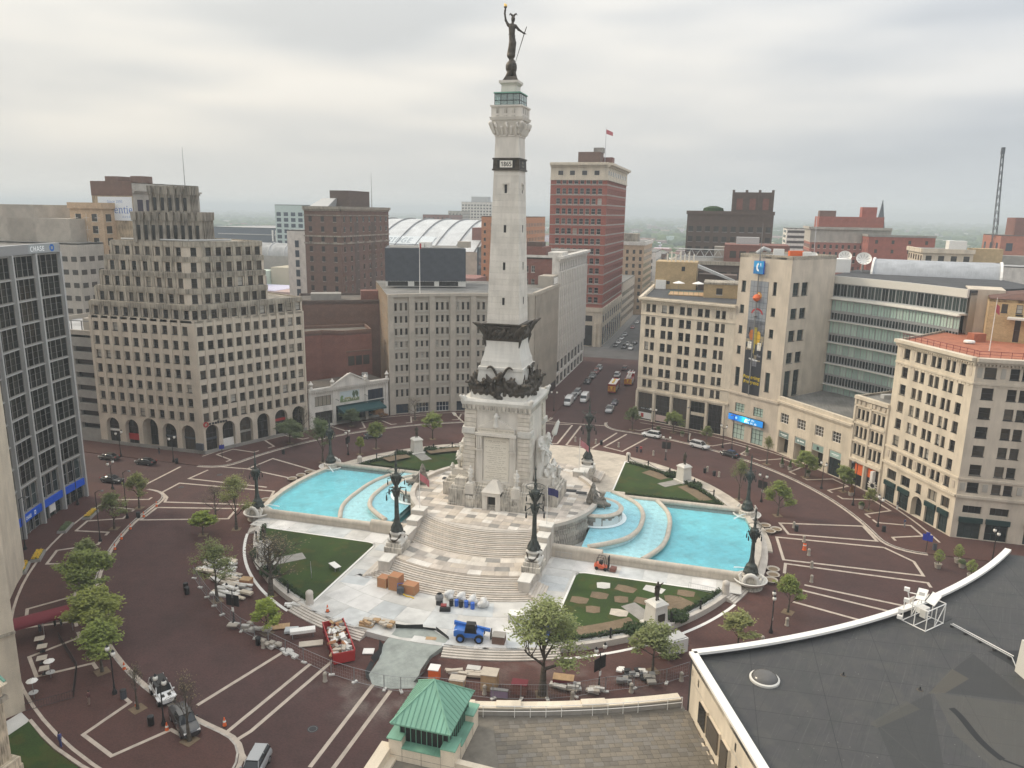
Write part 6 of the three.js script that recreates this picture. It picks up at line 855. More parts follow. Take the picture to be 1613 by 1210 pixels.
{
const big=candelabrum(true),small=candelabrum(false);big.name='step_candelabrum';small.name='pool_candelabrum';
const put=(src,x,y,z,ry,l,g)=>{const o=src.clone();o.name=numbered(src.name);o.position.set(x,y,z);o.rotation.y=ry;tag(o,l,'candelabrum',g);scene.add(o);};
const G='bronze candelabra of the monument',S='bronze candelabrum on scrolled white base ';
put(big,-11.04,5.8,22.5,0,S + 'left of the front stairs',G);put(big,11.04,5.8,22.5,0,S + 'right of the front stairs',G);put(big,11.04,5.8,-22.5,PI,S + 'right of the rear stairs',G);put(big,-11.04,5.8,-22.5,PI,S + 'behind the monument',G);
for(const[x,z,l]of[[-42.43,13.24,'near corner of the left pool'],[-42.43,-13.24,'far corner of the left pool'],[42.43,13.24,'near corner of the right pool'],[42.43,-13.24,'far corner of the right pool']]){
put(small,x,2.19,z,0,'dark bronze candelabrum at the ' + l,G);
const o=thing('shell_basin','white stone shell basin under the candelabrum at the ' + l,'fountain',[x,0,z],atan2(x,z)*0,'shell basins at the pool corners');
new MB().lathe([[0,.5],[1.6,.55],[2.3,.95],[2.55,1.35],[2.35,1.4],[2.0,1.1],[0,1.0]],20).build('bowl',M.monoW,o,.6);new MB().lathe([[1.9,.0],[1.7,.3],[1.3,.6]],16).build('foot',M.monoS,o,.6);
const sg=z>0?1:-1;const a=new MB();a.tube([...Array(9)].map((_,i)=>{const t=PI*i / 8;return[cos(t)*1.0,1.3 + sin(t)*1.25,sg*1.6];}),.34,7);a.build('arch',M.monoW,o,.9);new MB().bx(0,1.2,sg*1.5,1.4,1.1,.1).build('niche',M.monoS,o);mesh(blob([[-1.3,1.4,sg*1.3,.3,-1.6,2.1,sg*1.1,.22],[-1.6,2.1,sg*1.1,.2,-1.35,2.6,sg*1.2,.13],[1.3,1.4,sg*1.3,.3,1.6,2.1,sg*1.1,.22],[1.6,2.1,sg*1.1,.2,1.35,2.6,sg*1.2,.13]],.1,.1),'swan_necks',M.monoW,o);
const jet=new MB();jet.tube([[0,1.7,-sg*1.2],[-.9*Math.sign(x),1.9,-sg*2.2],[-1.8*Math.sign(x),1.5,-sg*2.9],[-2.3*Math.sign(x),1.25,-sg*3.2]],[.06,.07,.1,.16],6);jet.build('water_jet',std(.78,.86,.88,.3),o,.8);
}
}
{
const base=(n,top)=>{const o=new THREE.Group();o.name=n;new MB().lathe([[.28,0],[.28,.3],[.16,.5],[.1,1.1],[.075,1.6],[.06,top]],8).build('post',M.black,o,.6);return o;};
const twin=base('twin_globe_lamp',5);new MB().tube([[-.75,5.1,0],[-.4,4.8,0],[0,4.9,0],[.4,4.8,0],[.75,5.1,0]],.05,6).build('crossarm',M.black,twin);for(const x of[-.75,.75]){new MB().lathe([[.1,0],[.22,.1],[.27,.32],[.2,.52],[.06,.6],[0,.62]],10,x,5.1,0).build('globe',globeM,twin,.8);new MB().lathe([[.2,.55],[.12,.7],[.02,.85]],8,x,5.1,0).build('cap',M.black,twin,.6);}
const ban=twin.clone();ban.name='banner_lamp';for(const x of[-.55,.55]){new MB().box(x - .42,x + .42,2.7,4.3,-.03,.03).build('banner',M.black,ban);}new MB().box(-.18,.18,1.9,2.5,.06,.1).build('notice',M.white,ban);
const pole=base('light_pole',8.6);new MB().tube([[0,8.5,0],[.5,8.9,0],[1.1,8.9,0]],.05,5).build('arm',M.black,pole);new MB().lathe([[.25,-.1],[.2,.1],[0,.18]],8,1.1,8.85,0).build('lamp_head',M.grey,pole);
const put=(src,x,z,ry,l)=>{const o=src.clone();o.name=numbered(src.name);o.position.set(x,z>60||hypot(x,z)>65.8?.12:0,z);o.rotation.y=ry;tag(o,l,'street lamp','street lamps round the circle');scene.add(o);};
const B='black street lamp with two white globes ',K='black lamp post with banners ';
for(const[x,z,l]of LAMPS.twin)put(twin,x,z,atan2(x,z),B + l);for(const[x,z,l]of LAMPS.banner)put(ban,x,z,atan2(x,z)+ .5,K + l);for(const[x,z,l]of LAMPS.pole)put(pole,x,z,atan2(-x,-z)- PI / 2,'slim tall black light pole ' + l);
}
{
const b=thing('flat_roof_block','cream stone block with wide dark membrane roof and white edge','building');
const R=76.7,arc=arcPts(R,152.6,120,40),Pc=arc[0],wallEnd=[58,123.6],poly=[...arc,[115,38.8],[115,128],wallEnd];
const roofTex=signTex(2048,2048,(x,w,h)=>{
const r=RNG(31);x.fillStyle='#6a6b6d';x.fillRect(0,0,w,h);const S=w / 40;
for(let i=0;i<2600;i++){x.fillStyle=['#5c5e61','#76777a','#606265','#7d7d7c'][i&3];x.globalAlpha=.16;const a=r()*w,c=r()*h;x.beginPath();x.ellipse(a,c,10 + r()*70,6 + r()*30,r()*3,0,TAU);x.fill();}
x.globalAlpha=.3;for(let i=0;i<1900;i++){const a=r()*w,c=r()*h,l=40 + r()*160;x.strokeStyle=r()<.6?'#8c8e8e':'#4b4d51';x.lineWidth=1 + r()*2;x.beginPath();x.moveTo(a,c);x.lineTo(a - l*.35 + r()*8,c + l);x.stroke();}
x.globalAlpha=.75;for(let i=0;i<520;i++){x.fillStyle=r()<.7?'#a5a6a4':'#c4c4be';const s=1.5 + r()*3;x.fillRect(r()*w,r()*h,s,s);}
x.globalAlpha=.8;x.strokeStyle='#45474b';x.lineWidth=2.5;for(let k=0;k<14;k++){x.beginPath();x.moveTo(0,k*150 + 30);x.lineTo(w,k*150 - 120);x.stroke();}for(let k=0;k<9;k++){x.beginPath();x.moveTo(k*260,0);x.lineTo(k*260 + 60,h);x.stroke();}
const px=(X,Z)=>[(X - 34)*S,h -(-(Z - 84))*S - 0];const pt=(X,Z)=>[(X - 34)*S,(Z - 44)*S];
const pl=(pts,f,al)=>{x.globalAlpha=al;x.fillStyle=f;x.beginPath();pts.forEach((q,i)=>i?x.lineTo(...pt(...q)):x.moveTo(...pt(...q)));x.fill();};
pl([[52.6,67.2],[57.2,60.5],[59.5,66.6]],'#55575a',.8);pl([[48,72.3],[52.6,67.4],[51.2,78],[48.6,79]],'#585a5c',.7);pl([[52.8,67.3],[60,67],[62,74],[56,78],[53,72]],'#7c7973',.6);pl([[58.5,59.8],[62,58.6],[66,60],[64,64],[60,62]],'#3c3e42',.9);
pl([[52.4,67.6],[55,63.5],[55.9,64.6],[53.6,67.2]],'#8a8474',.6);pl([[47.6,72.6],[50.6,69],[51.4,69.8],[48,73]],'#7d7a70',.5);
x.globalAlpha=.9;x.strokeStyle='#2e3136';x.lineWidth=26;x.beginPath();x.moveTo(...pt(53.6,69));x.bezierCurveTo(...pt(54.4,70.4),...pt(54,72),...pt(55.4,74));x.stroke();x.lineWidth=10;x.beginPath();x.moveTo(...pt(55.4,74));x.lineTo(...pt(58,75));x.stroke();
x.strokeStyle='#6d6f6e';x.lineWidth=3;for(const[a,c]of[[[48,72.4],[57.6,60.2]],[[48,72.4],[54,82]],[[52.6,67.3],[60,66.6]],[[52.6,67.3],[55,76]]]){x.beginPath();x.moveTo(...pt(...a));x.lineTo(...pt(...c));x.stroke();}
});
roofTex.wrapS=roofTex.wrapT=THREE.RepeatWrapping;roofTex.repeat.set(1 / 40,1 / 40);roofTex.offset.set(-34 / 40,84 / 40);
new MB().prism(poly,19.6,20.1).build('roof',std(.37,.36,.352,.8,{map:roofTex}),b);
const out=inset(arc,.28),inn=inset(arc,-.3),par=new MB(),cop=new MB(),kr=new MB();for(let i=0;i<40;i++){par.prism([arc[i],arc[i + 1],inn[i + 1],inn[i]],0,20.5,false);cop.prism([out[i],out[i + 1],inn[i + 1],inn[i]],20.5,20.72,false);}par.build('parapet',M.dark,b);cop.build('coping',M.white,b);
const w=straight(wallEnd,Pc,0),L=w.L,U=u=>L - u;const f=(u,v,q)=>w(u,v,q);
const fl=straight([58,123.6],[Pc[0],Pc[1]]);facade(b,fl,20.5,[{u0:U(3.95),u1:U(2.6),v0:16.3,v1:18.05,d:.25,kind:'grid/1/1'},{u0:U(6.4),u1:U(4.3),v0:16.3,v1:18.05,d:.25,kind:'grid/1/1'},{u0:U(8.1),u1:U(6.95),v0:15.4,v1:18.05,d:.25,kind:'grid/1/2',name:'door'},{u0:U(12),u1:U(9.6),v0:16.3,v1:18.05,d:.25,kind:'grid/1/1'}],M.limeW);
sweep(b,fl,0,L,[[18.2,18.26,0,.03],[20.0,20.5,.0,.1]],'fascia',M.lgrey);sweep(b,fl,0,L,[[20.5,20.72,-.35,.3]],'coping',M.white);
for(const u of[1.55,8.8]){const s=panel(b,fl,U(u + .14),U(u - .14),18.55,19.2,.0,.22,'wall_lamp',M.frameD);panel(b,fl,U(u + .1),U(u - .1),18.6,19.1,.2,.24,'lamp_glass',M.white);}panel(b,fl,U(.35),U(.1),18.7,19.2,.0,.12,'vent',M.brownB);
for(let i=0;i<6;i++)panel(b,fl,U(2 + i*2.1)- .02,U(2 + i*2.1)+ .02,15.3,20,.0,.015,'stone_joint',M.lime);
const r=new MB();for(const[dx,s]of[[0,1]]){for(const y of[15.45,15.8,16.15,16.5])r.tube([fl(U(8.1),y,.25),fl(U(7),y,.25)],.035,5);for(const u of[8.1,7.55,7])r.tube([fl(U(u),15.3,.25),fl(U(u),16.5,.25)],.035,5);}r.build('gate',M.white,b);
const d=thing('skylight_dome','dark round skylight dome with pale rim on the flat roof','skylight',[40.7,20.1,69.4]);new MB().lathe([[1.12,0],[1.12,.16],[.98,.2]],28).build('rim',M.trim,d,.5);new MB().lathe([[.98,.18],[.92,.34],[.7,.52],[.38,.62],[0,.66]],28).build('dome',new THREE.MeshPhysicalMaterial({color:C3(.1,.095,.09),roughness:.22,side:THREE.DoubleSide}),d,1);
const v=thing('roof_vent_box','cream roof ventilator box with rounded top at the right edge','roof vent',[61.1,20.1,63.6],.3);new MB().fr(0,0,2,3.2,0,1.9,3,2.8).build('housing',M.trim,v);new MB().bx(-.9,0,2.6,1.2,.5,1.2).build('curb',M.paleG,v);new MB().fr(-.9,2.6,1.8,1.6,.5,1.5,1.3,.95).build('hood',M.lgrey,v);
const t=thing('cable_tray','thin pale cable tray running across the dark roof','cable tray');new MB().tube([[56.6,20.3,56.4],[60,20.3,60.6],[59.8,20.3,62.5]],.05,5).build('conduit',M.lgrey,t);new MB().tube([[56.8,20.3,56.25],[60.2,20.3,60.4]],.04,5).build('conduit',M.white,t);for(let i=0;i<5;i++)new MB().bx(56.7 + i*.8,20.1,56.5 + i*1,.3,.16,.2,.9).build('support',M.dark,t);
for(const[x,z]of[[46.6,67],[51.9,67.3]]){const o=thing('roof_drain',x<50?'small black pipe stub on the dark roof':'small round roof drain in the dark membrane','roof drain',[x,20.1,z]);new MB().lathe([[.16,0],[.16,.05],[.06,.08],[.06,.28],[0,.3]],8).build('pipe',M.dark,o);new MB().lathe([[.24,0],[.22,.03],[.16,.03]],10).build('flange',M.roofT,o);}
const c=thing('camera_cage','white steel frame cage of cameras and lights on the dark roof edge','equipment',[54.4,20.1,56.4],-.75);const fr=new MB(),a=1.05,e=1.35,H=1.9;for(const X of[-a,0,a])for(const Z of[-e,e])fr.tube([[X,0,Z],[X,H,Z]],.045,5);for(const Y of[.05,H])for(const Z of[-e,e])fr.tube([[-a,Y,Z],[a,Y,Z]],.045,5);for(const Y of[.05,H])for(const X of[-a,0,a])fr.tube([[X,Y,-e],[X,Y,e]],.045,5);for(const X of[-a,a]){fr.tube([[X,0,0],[X,H,0]],.045,5);fr.tube([[X,.05,0],[X,H,-e]],.04,5);}fr.build('frame',M.white,c);
for(const[x,z,q]of[[-.5,-.2,.2],[.5,-.3,-.1]]){const o=new MB().bx(0,0,0,.85,.1,1.1).build('panel',M.white,c);o.position.set(x,H + .45,z);o.rotation.set(.75,q,0);const k=new MB().bx(0,.11,0,.06,.02,1.1).build('panel_strip',M.black,c);k.position.copy(o.position);k.rotation.copy(o.rotation);k.position.x -=.42;}
new MB().bx(.2,.7,.4,.5,.7,.3).build('junction_box',M.trim,c);new MB().bx(-.4,.6,-.5,.9,.6,.7).build('winch',M.white,c);new MB().tube([[-.9,H,.9],[-.9,H + .9,1.3],[.3,H + 1.2,1.4]],.05,5).build('boom',M.white,c);for(const[x,y,z]of[[-1,H + 1,1.35],[.35,H + 1.25,1.4],[-1.1,.9,1.6],[-1.1,.3,1.7],[-.7,H + .2,1.7]])new MB().bx(x,y,z,.42,.3,.3,.4).build('camera_head',M.white,c);for(const x of[-.55,.55])new MB().bx(x,-.0,-1.7,.9,.03,2.4).build('floor_mat',M.black,c);
}
{
const b=thing('roof_terrace','paved roof terrace with pale curved parapet and white railing','terrace'),F=15.3;
new MB().prism([...arcPts(76.5,152.7,169,12),[14.6,140],[58,124]],0,F - .03,false).build('podium',M.limeW,b);
new MB().sheet([...arcPts(76.0,152.7,168.9,12),[14.8,84],[41,84]],F - .028).build('floor',stone(.2,.18,.15,3,T.conc),b);
const pm=[stone(.19,.165,.13,3,T.conc),stone(.22,.19,.15,3,T.conc),stone(.16,.142,.118,3,T.conc),stone(.2,.182,.158,3,T.conc)],r=RNG(9),g=new THREE.BoxGeometry(1,.05,1);let n=0;
const pa=.384,ca=cos(pa),sa=sin(pa);const rest=new MB();for(let j=0;j<30;j++){let u=-15;while(u<9){const w=.42 + floor(r()*3)*.18,x=34.5 +(u + w / 2)*ca +(j*.47)*sa,z=68.6 -(u + w / 2)*sa*1 +(j*.47)*ca;u +=w + .02;const rad=hypot(x,z),wx=35.5 +(z - 68.1)*.404;if(rad<75.9||x<19.4||x>wx - .3||z>85)continue;if(++n>300){rest.bx(x,F - .045,z,w,.05,.45,pa);continue;}const o=mesh(g,'paver',pm[floor(r()*4)],b,[x,F - .02 + r()*.008,z],pa);o.scale.set(w,1,.45);}}if(rest.p.length)rest.build('pavers',pm[0],b).userData.kind='stuff';
const arc=arcPts(76.0,152.9,167.2,16),o1=inset(arc,.5),q=new MB(),k=new MB();for(let i=0;i<16;i++){q.prism([arc[i],arc[i + 1],o1[i + 1],o1[i]],F - .1,F + .62,false);}q.build('parapet',M.concD,b);const i1=inset(arc,-.06),o2=inset(arc,.75);for(let i=0;i<16;i++)k.prism([i1[i],i1[i + 1],o2[i + 1],o2[i]],F + .62,F + .74,false);k.build('coping',M.limeW,b);
for(const a of[166.4,163.6,158.4])new MB().prism(sector(75.3,76.0,a - .75,a + .75,3),F + .745,F + .9,true).build('coping_block',M.limeW,b);
const rl=new MB(),rp=arcPts(76.25,152.9,167,15);for(let i=0;i<15;i++)for(const y of[F + 1.02,F + .55])rl.tube([[rp[i][0],y,rp[i][1]],[rp[i + 1][0],y,rp[i + 1][1]]],.03,5);rl.build('handrail',M.white,b);for(let i=0;i<=15;i +=1.25){const j=min(15,Math.round(i));new MB().tube([[rp[j][0],F,rp[j][1]],[rp[j][0],F + 1.02,rp[j][1]]],.03,5).build('baluster',M.white,b);}
const p=thing('copper_pavilion','small stone roof pavilion with green seamed copper pyramid roof','pavilion',[16.95,F,77.65]);
const wall=new MB();wall.box(-2.55,2.55,-3,1.1,-2.95,2.5);wall.box(-2.55,-1.5,1.1,1.75,-2.95,2.5);wall.box(1.5,2.55,1.1,1.75,1.2,2.5);wall.box(1.5,2.55,1.1,1.75,-2.95,-1.6);wall.build('wall',M.limeW,p);
const jn=new MB();for(const x of[-1.5,0,1.5])jn.box(x - .015,x + .015,-3,1.1,2.5,2.515);for(const y of[-.6,.4])jn.box(-2.55,2.55,y,y + .03,2.5,2.51);for(const z of[-1.6,0,1.2])jn.box(2.55,2.565,-3,1.1,z - .015,z + .015);jn.build('wall_joints',M.limeD,p).userData.kind='stuff';
const led=new MB();led.box(-1.5,1.5,1.1,1.2,.9,2.6);led.box(1.5,2.65,1.75,1.86,1.1,2.62);led.box(-2.65,-1.5,1.75,1.86,-3,2.62);led.box(1.5,2.65,1.1,1.2,-1.6,1.1);led.box(1.5,2.65,1.75,1.86,-3,-1.5);led.build('ledge',M.copper,p);
new MB().box(-1.9,1.9,1.1,3.1,-2.4,1.8).build('louvre_core',M.black,p);const lv=new MB();for(let i=0;i<10;i++)lv.box(-1.95 + i*.42,-1.9 + i*.42,1.2,3.1,1.8,1.86);for(let i=0;i<11;i++)lv.box(1.9,1.96,1.2,3.1,-2.4 + i*.42,-2.35 + i*.42);lv.build('louvres',M.copperD,p).userData.kind='stuff';
const E=3.15,AP=[.05,5.35,-.1],x0=-2.3,x1=2.3,z0=-2.65,z1=2.65,roof=new MB(),Q=[[x0,E,z1],[x1,E,z1],[x1,E,z0],[x0,E,z0]];for(let i=0;i<4;i++)roof.tri(Q[i],Q[(i + 1)%4],AP);roof.quad(Q[3],Q[2],Q[1],Q[0]);roof.build('roof',M.copper,p);new MB().box(x0,x1,E - .12,E,z0,z1).build('eave',M.copperD,p);
const sm=new MB(),seam=(A,B)=>sm.tube([A,B],.03,4);for(let i=0;i<4;i++){const A=Q[i],B=Q[(i + 1)%4],n=12;for(let k=1;k<n;k++){const t=k / n,P=[lerp(A[0],B[0],t),E + .02,lerp(A[2],B[2],t)],M0=[(A[0]+ B[0])/ 2,0,(A[2]+ B[2])/ 2],s=t<.5?t*2:(1 - t)*2,dir=[AP[0]- M0[0],AP[1]- E,AP[2]- M0[2]];seam(P,[P[0]+ dir[0]*s,P[1]+ dir[1]*s,P[2]+ dir[2]*s]);}}sm.build('standing_seams',M.copperD,p).userData.kind='stuff';
for(let i=0;i<4;i++)new MB().tube([Q[i].map((v,k)=>v*(k===1?1:1.01)),AP],.075,5).build('hip_ridge',M.copper,p);
const l=thing('terrace_wall','pale low stone walls stepping down beside the copper pavilion','wall');new MB().box(13.6,14.5,0,16.2,79.6,100).build('street_wall',M.limeW,l);new MB().box(14.5,15,0,15.5,79.9,100).build('ledge',M.limeW,l);new MB().hex([[19.2,F,80],[34,F,80.6],[34,F,80.1],[19.2,F,79.5],[19.2,F + .7,80],[34,F + .7,80.6],[34,F + .7,80.1],[19.2,F + .7,79.5]]).build('terrace_kerb',M.limeW,l);new MB().box(15,34,0,F - .5,80.8,100).build('lower_roof',M.roofT,l);
}
{
const b=thing('club_building','tall cream limestone club building wall at the left edge','building');const A=[-35.2,67.8],B=[-48,96];
facade(b,straight(B,A),45,gridHoles(cen([8,14,20],1.5),every(6,4,8).map(v=>[v,v + 2.2]),{d:.3,kind:'sash/1'}),M.limeW);shell(b,[A,B,[-80,80],...arcPts(76.4,-123,-152.5,8)],0,45,[0],M.limeW,M.roofG,.5);sweep(b,straight(B,A),0,31,[[9.6,9.9,0,.2]],'string_course',M.limeD);
const aw=thing('entrance_awning','dark red barrel awning of the club entrance','awning',[-46.4,0,55],.927);const g=new MB();for(let i=0;i<8;i++){const t=a=>[cos(a)*1.25,2.5 + sin(a)*.55],p=t(PI*i / 8),q=t(PI*(i + 1)/ 8);g.quad([-3.4,p[1],p[0]],[3.4,p[1],p[0]],[3.4,q[1],q[0]],[-3.4,q[1],q[0]]);}g.build('canopy',M.maroon,aw,.9);new MB().box(-3.4,3.4,2.2,2.52,1.23,1.27).build('valance',M.maroon,aw);for(const x of[-3.2,0,3.2])new MB().tube([[x,0,1.2],[x,2.5,1.2]],.05,5).build('post',M.steel,aw);
const c=thing('church','pale gothic stone church buttress at the bottom left corner','building',[-19.7,0,82]),lc=stone(.68,.585,.45,3,T.soot);
new MB().box(-14,0,0,15.5,0,20).build('wall',lc,c);new MB().box(-14,.5,8,8.7,-.4,20).build('offset_course',lc,c);new MB().box(-14,.55,0,8,-.5,20).build('lower_wall',lc,c);new MB().box(-14,.3,14.3,14.7,-.25,20).build('string_course',M.limeD,c);
const gb=new MB();gb.prism([[-14,0],[.35,0],[.35,20],[-14,20]].map(p=>p),15.5,15.8,true);gb.hex([[-14,15.8,-.3],[.4,15.8,-.3],[.4,15.8,20],[-14,15.8,20],[-10,20.5,.2],[-6,20.5,.2],[-6,20.5,20],[-10,20.5,20]].map((p,i)=>p));gb.build('gable',lc,c);for(const z of[2.2,5.6]){const m=new MB();m.box(0,.3,9.4,13.6,z - 1,z - .75);m.box(0,.3,9.4,13.6,z + .75,z + 1);m.tube([[.15,13.6,z - .87],[.15,14.1,z],[.15,13.6,z + .87]],.13,5);m.build('lancet_frame',lc,c);new MB().box(.0,.04,9.6,13.5,z - .75,z + .75).build('lancet_window',GL[3],c);}new MB().tube([[.2,15.9,-.2],[-6,20.6,0]],.16,6).build('roof_edge',M.copperD,c);const gut=new MB();gut.tube([[.7,7.9,1],[.9,5,1.5],[.8,0,1.6]],.16,6);gut.build('downpipe',M.copper,c);
const lw=thing('church_lawn','dark green church lawn in the bottom left corner','lawn');new MB().prism([[-33.2,69.2],[-29.8,70.9],[-27,72],[-22.5,73.3],[-18,74.2],[-18,81],[-34,86]],.1,.2,false).build('turf',M.grass,lw);const kb=new MB();ribbon(kb,[[-33.3,69],[-29.8,70.6],[-27,71.7],[-22.5,73],[-17.6,74]],.35,.11,.14);kb.build('kerb',M.band,lw);new MB().prism([[-35.4,68.2],[-33.4,69],[-32.6,71.6],[-35.8,72.6]],.1,.16,false).build('stone_path',M.pale,lw);
}
function tower(name,label,[x0,x1,zf,zb],h,mat,o={}){
const b=thing(name,label,'building'),sides=[[[x0,zf],[x1,zf]],(x0 + x1)/ 2<35?[[x1,zf],[x1,zb]]:[[x0,zb],[x0,zf]]];
const bw=new MB(),P=[[x0,zf],[x1,zf],[x1,zb],[x0,zb]];for(let i=0;i<4;i++){const a=P[i],c=P[(i + 1)%4];bw.quad([a[0],0,a[1]],[c[0],0,c[1]],[c[0],h,c[1]],[a[0],h,a[1]]);}bw.build('wall',mat,b);
new MB().prism(P,h - .4,h - .01).build('roof',o.roof||M.roofG,b);
const w=new MB(),s=new MB(),[ww,wh,du,dv,v0=3,top=2.2]=o.win||[1.3,1.9,3,3.6];
if(o.win!==null)for(const[A,B]of sides){const f=straight(A,B),n=max(1,floor((f.L - 1)/ du)),g=f.L / n;for(let v=v0;v + wh<h - top + .5;v +=dv)for(let i=0;i<n;i++){const u=g*(i + .5);fbox(w,f,u - ww / 2,u + ww / 2,v,v + wh,.0,.05);if(o.sill)fbox(s,f,u - ww / 2 - .1,u + ww / 2 + .1,v - .25,v,.0,.14);}}
if(w.p.length)w.build('windows',o.glass||GL[1],b).userData.kind='stuff';if(s.p.length)s.build('sills',o.sill,b).userData.kind='stuff';
if(o.cor)for(const[A,B]of sides){const f=straight(A,B);sweep(b,f,-.3,f.L + .3,o.cor,'cornice',o.corMat||mat);}
for(const q of o.roofs||[])roofBox(b,q[0],q[1],q[2],q[3],q[4],q[5],q[6],0);
return b;
}
tower('grey_office','pale grey office slab behind the curved glass bank',[-194,-150,-60,-100],43.5,M.limeG,{win:[2,1.5,3.2,3.9],glass:GL[2],roofs:[[-184,43.5,-72,30,11,16,M.conc],[-168,43.5,-72,24,7,16,M.conc]]});
{const b=tower('peach_office','narrow peach brick office tower left of the banner wall',[-161.5,-149.2,-70,-96],55,M.peach,{win:[2.1,2.2,4,3.6],sill:M.lime,cor:[[53.6,55.4,0,.5]]});const w=new MB();const f=straight([-161.5,-70],[-149.2,-70]);for(let v=3;v<52;v +=3.6)for(let i=0;i<3;i++){const u=12.3*(i + .5)/ 3;fbox(w,f,u - .06,u + .06,v,v + 2.2,.04,.09);fbox(w,f,u - 1,u + 1,v + 1,v + 1.1,.04,.09);}w.build('glazing_bars',M.trim,b).userData.kind='stuff';
const c=tower('banner_office','tall stained brick office tower with white bank banner',[-157.4,-142,-75,-106],61.6,stone(.52,.41,.28,6,T.soot),{win:null,roofs:[[-153,61.6,-82,5,2,6,M.brownB],[-146,61.6,-84,4,2.2,5,M.brownB]]});
const fb=straight([-157.4,-75],[-142,-75]);panel(c,fb,0,15.4,57.6,62,.01,.12,'parapet_band',M.brownB);panel(c,fb,2.4,15.2,50.1,57.3,.13,.25,'banner',M.white);
signFace(c,fb,2.45,15.15,50.15,57.25,.27,'banner_print',signTex(512,288,(x,w,h)=>{x.fillStyle='#dfe2e4';x.fillRect(0,0,w,h);x.fillStyle='#5c79b3';x.font='46px serif';x.fillText('Since 1895',140,74);x.fillStyle='#4a6fb5';x.font='118px serif';x.fillText('Centier',160,200);x.fillStyle='#7d93bd';x.font='34px serif';x.fillText('B A N K',350,256);}));
const f2=straight([-142,-75],[-142,-106]);const wn=new MB();for(let i=0;i<8;i++)fbox(wn,f2,1.6 + i*3.7,3.9 + i*3.7,46,56.5,.14,.2);panel(c,f2,0,31,30,61.4,.0,.12,'stone_front',M.limeG);wn.build('windows',GLblue[1],c).userData.kind='stuff';sweep(c,f2,0,31,[[58.4,59,.1,.6],[59,59.5,.1,1.3]],'cornice',M.limeG);const mt=thing('roof_mast','thin radio mast on the banner office roof','mast',[-142.6,61,-100]);new MB().tube([[0,0,0],[0,13,0]],[.14,.05],5).build('mast',M.grey,mt);new MB().bx(0,0,0,.8,.6,.8).build('base',M.grey,mt);
}
{const b=tower('brown_hotel','tall brown brick hotel with banded cornice and rooftop tower',[-116.4,-101.4,-131,-172],55,M.brownB,{win:[1.25,1.9,4.6,3.62],sill:M.limeD,cor:[[54,54.6,0,.3],[54.6,55.6,0,.8],[44.6,45.1,0,.25],[42,42.5,0,.25],[52.2,52.5,0,.2]],corMat:M.limeD});
new MB().box(-110.5,-102.5,55,61.5,-157,-140).build('rooftop_tower',M.darkB,b);const lr=new MB();lr.hex([[-116,55.2,-133],[-108,55.2,-133],[-108,55.2,-150],[-116,55.2,-150],[-113,58.6,-139],[-107.5,58.6,-139],[-107.5,58.6,-150],[-113,58.6,-150]]);lr.build('lantern_roof',M.lgrey,b);for(const z of[-143,-157])panel(b,straight([-101.4,-131],[-101.4,-172]),-z - 131 - 1.8,-z - 131 + 1.8,0,50,.02,.1,'light_well',M.darkB);
const m=thing('roof_mast','thin mast beside the brown hotel roof tower','mast',[-103,55,-160]);new MB().tube([[0,0,0],[0,14,0]],[.14,.05],5).build('mast',M.grey,m);new MB().bx(0,0,0,.8,.5,.8).build('base',M.grey,m);}
tower('white_apartments','narrow white apartment block beside the brown hotel',[-140.8,-131.9,-158,-180],46,M.terra,{win:[1.8,2.8,4,4],glass:GLblue[1]});
tower('teal_apartments','distant pale teal glass apartment block',[-250,-229,-320,-345],57,std(.42,.5,.48,.5),{win:[3.2,2.4,5,3.6],glass:GLblue[1]});
{const b=tower('long_dark_hall','long low dark hall with white portal frames',[-335,-262,-370,-420],40.6,std(.1,.12,.15,.6),{win:null,roof:M.roofW});for(let i=0;i<4;i++)panel(b,straight([-335,-370],[-262,-370]),50 + i*3,51 + i*3,31,39,.0,1.2,'portal_frame',M.white);panel(b,straight([-335,-370],[-262,-370]),4,60,35.4,36,.0,.6,'strip_light',M.lgrey);tower('concrete_ramp','pale concrete ramp building under the dark hall',[-310,-228,-330,-360],30,M.conc,{win:[1,1.6,5,30,26]});}
{const b=thing('vaulted_platform_roof','pale ribbed vaulted train shed roof','building',[-243,0,-300]);const g=new MB();for(let i=0;i<8;i++){const q=t=>[26 + sin(t)*7.5,-cos(t)*9],p=q(PI*i / 8),r=q(PI*(i + 1)/ 8);g.quad([-30,p[0],p[1]],[-30,r[0],r[1]],[32,r[0],r[1]],[32,p[0],p[1]]);}g.build('vault',M.roofW,b,.9);new MB().box(-30,32,14,26,-9,9).build('wall',M.concD,b);for(let i=0;i<6;i++){const t=new MB();t.tube([...Array(9)].map((_,k)=>[-28 + i*11,26.2 + sin(PI*k / 8)*7.5,-cos(PI*k / 8)*9]),.4,5);t.build('rib',M.lgrey,b);}}
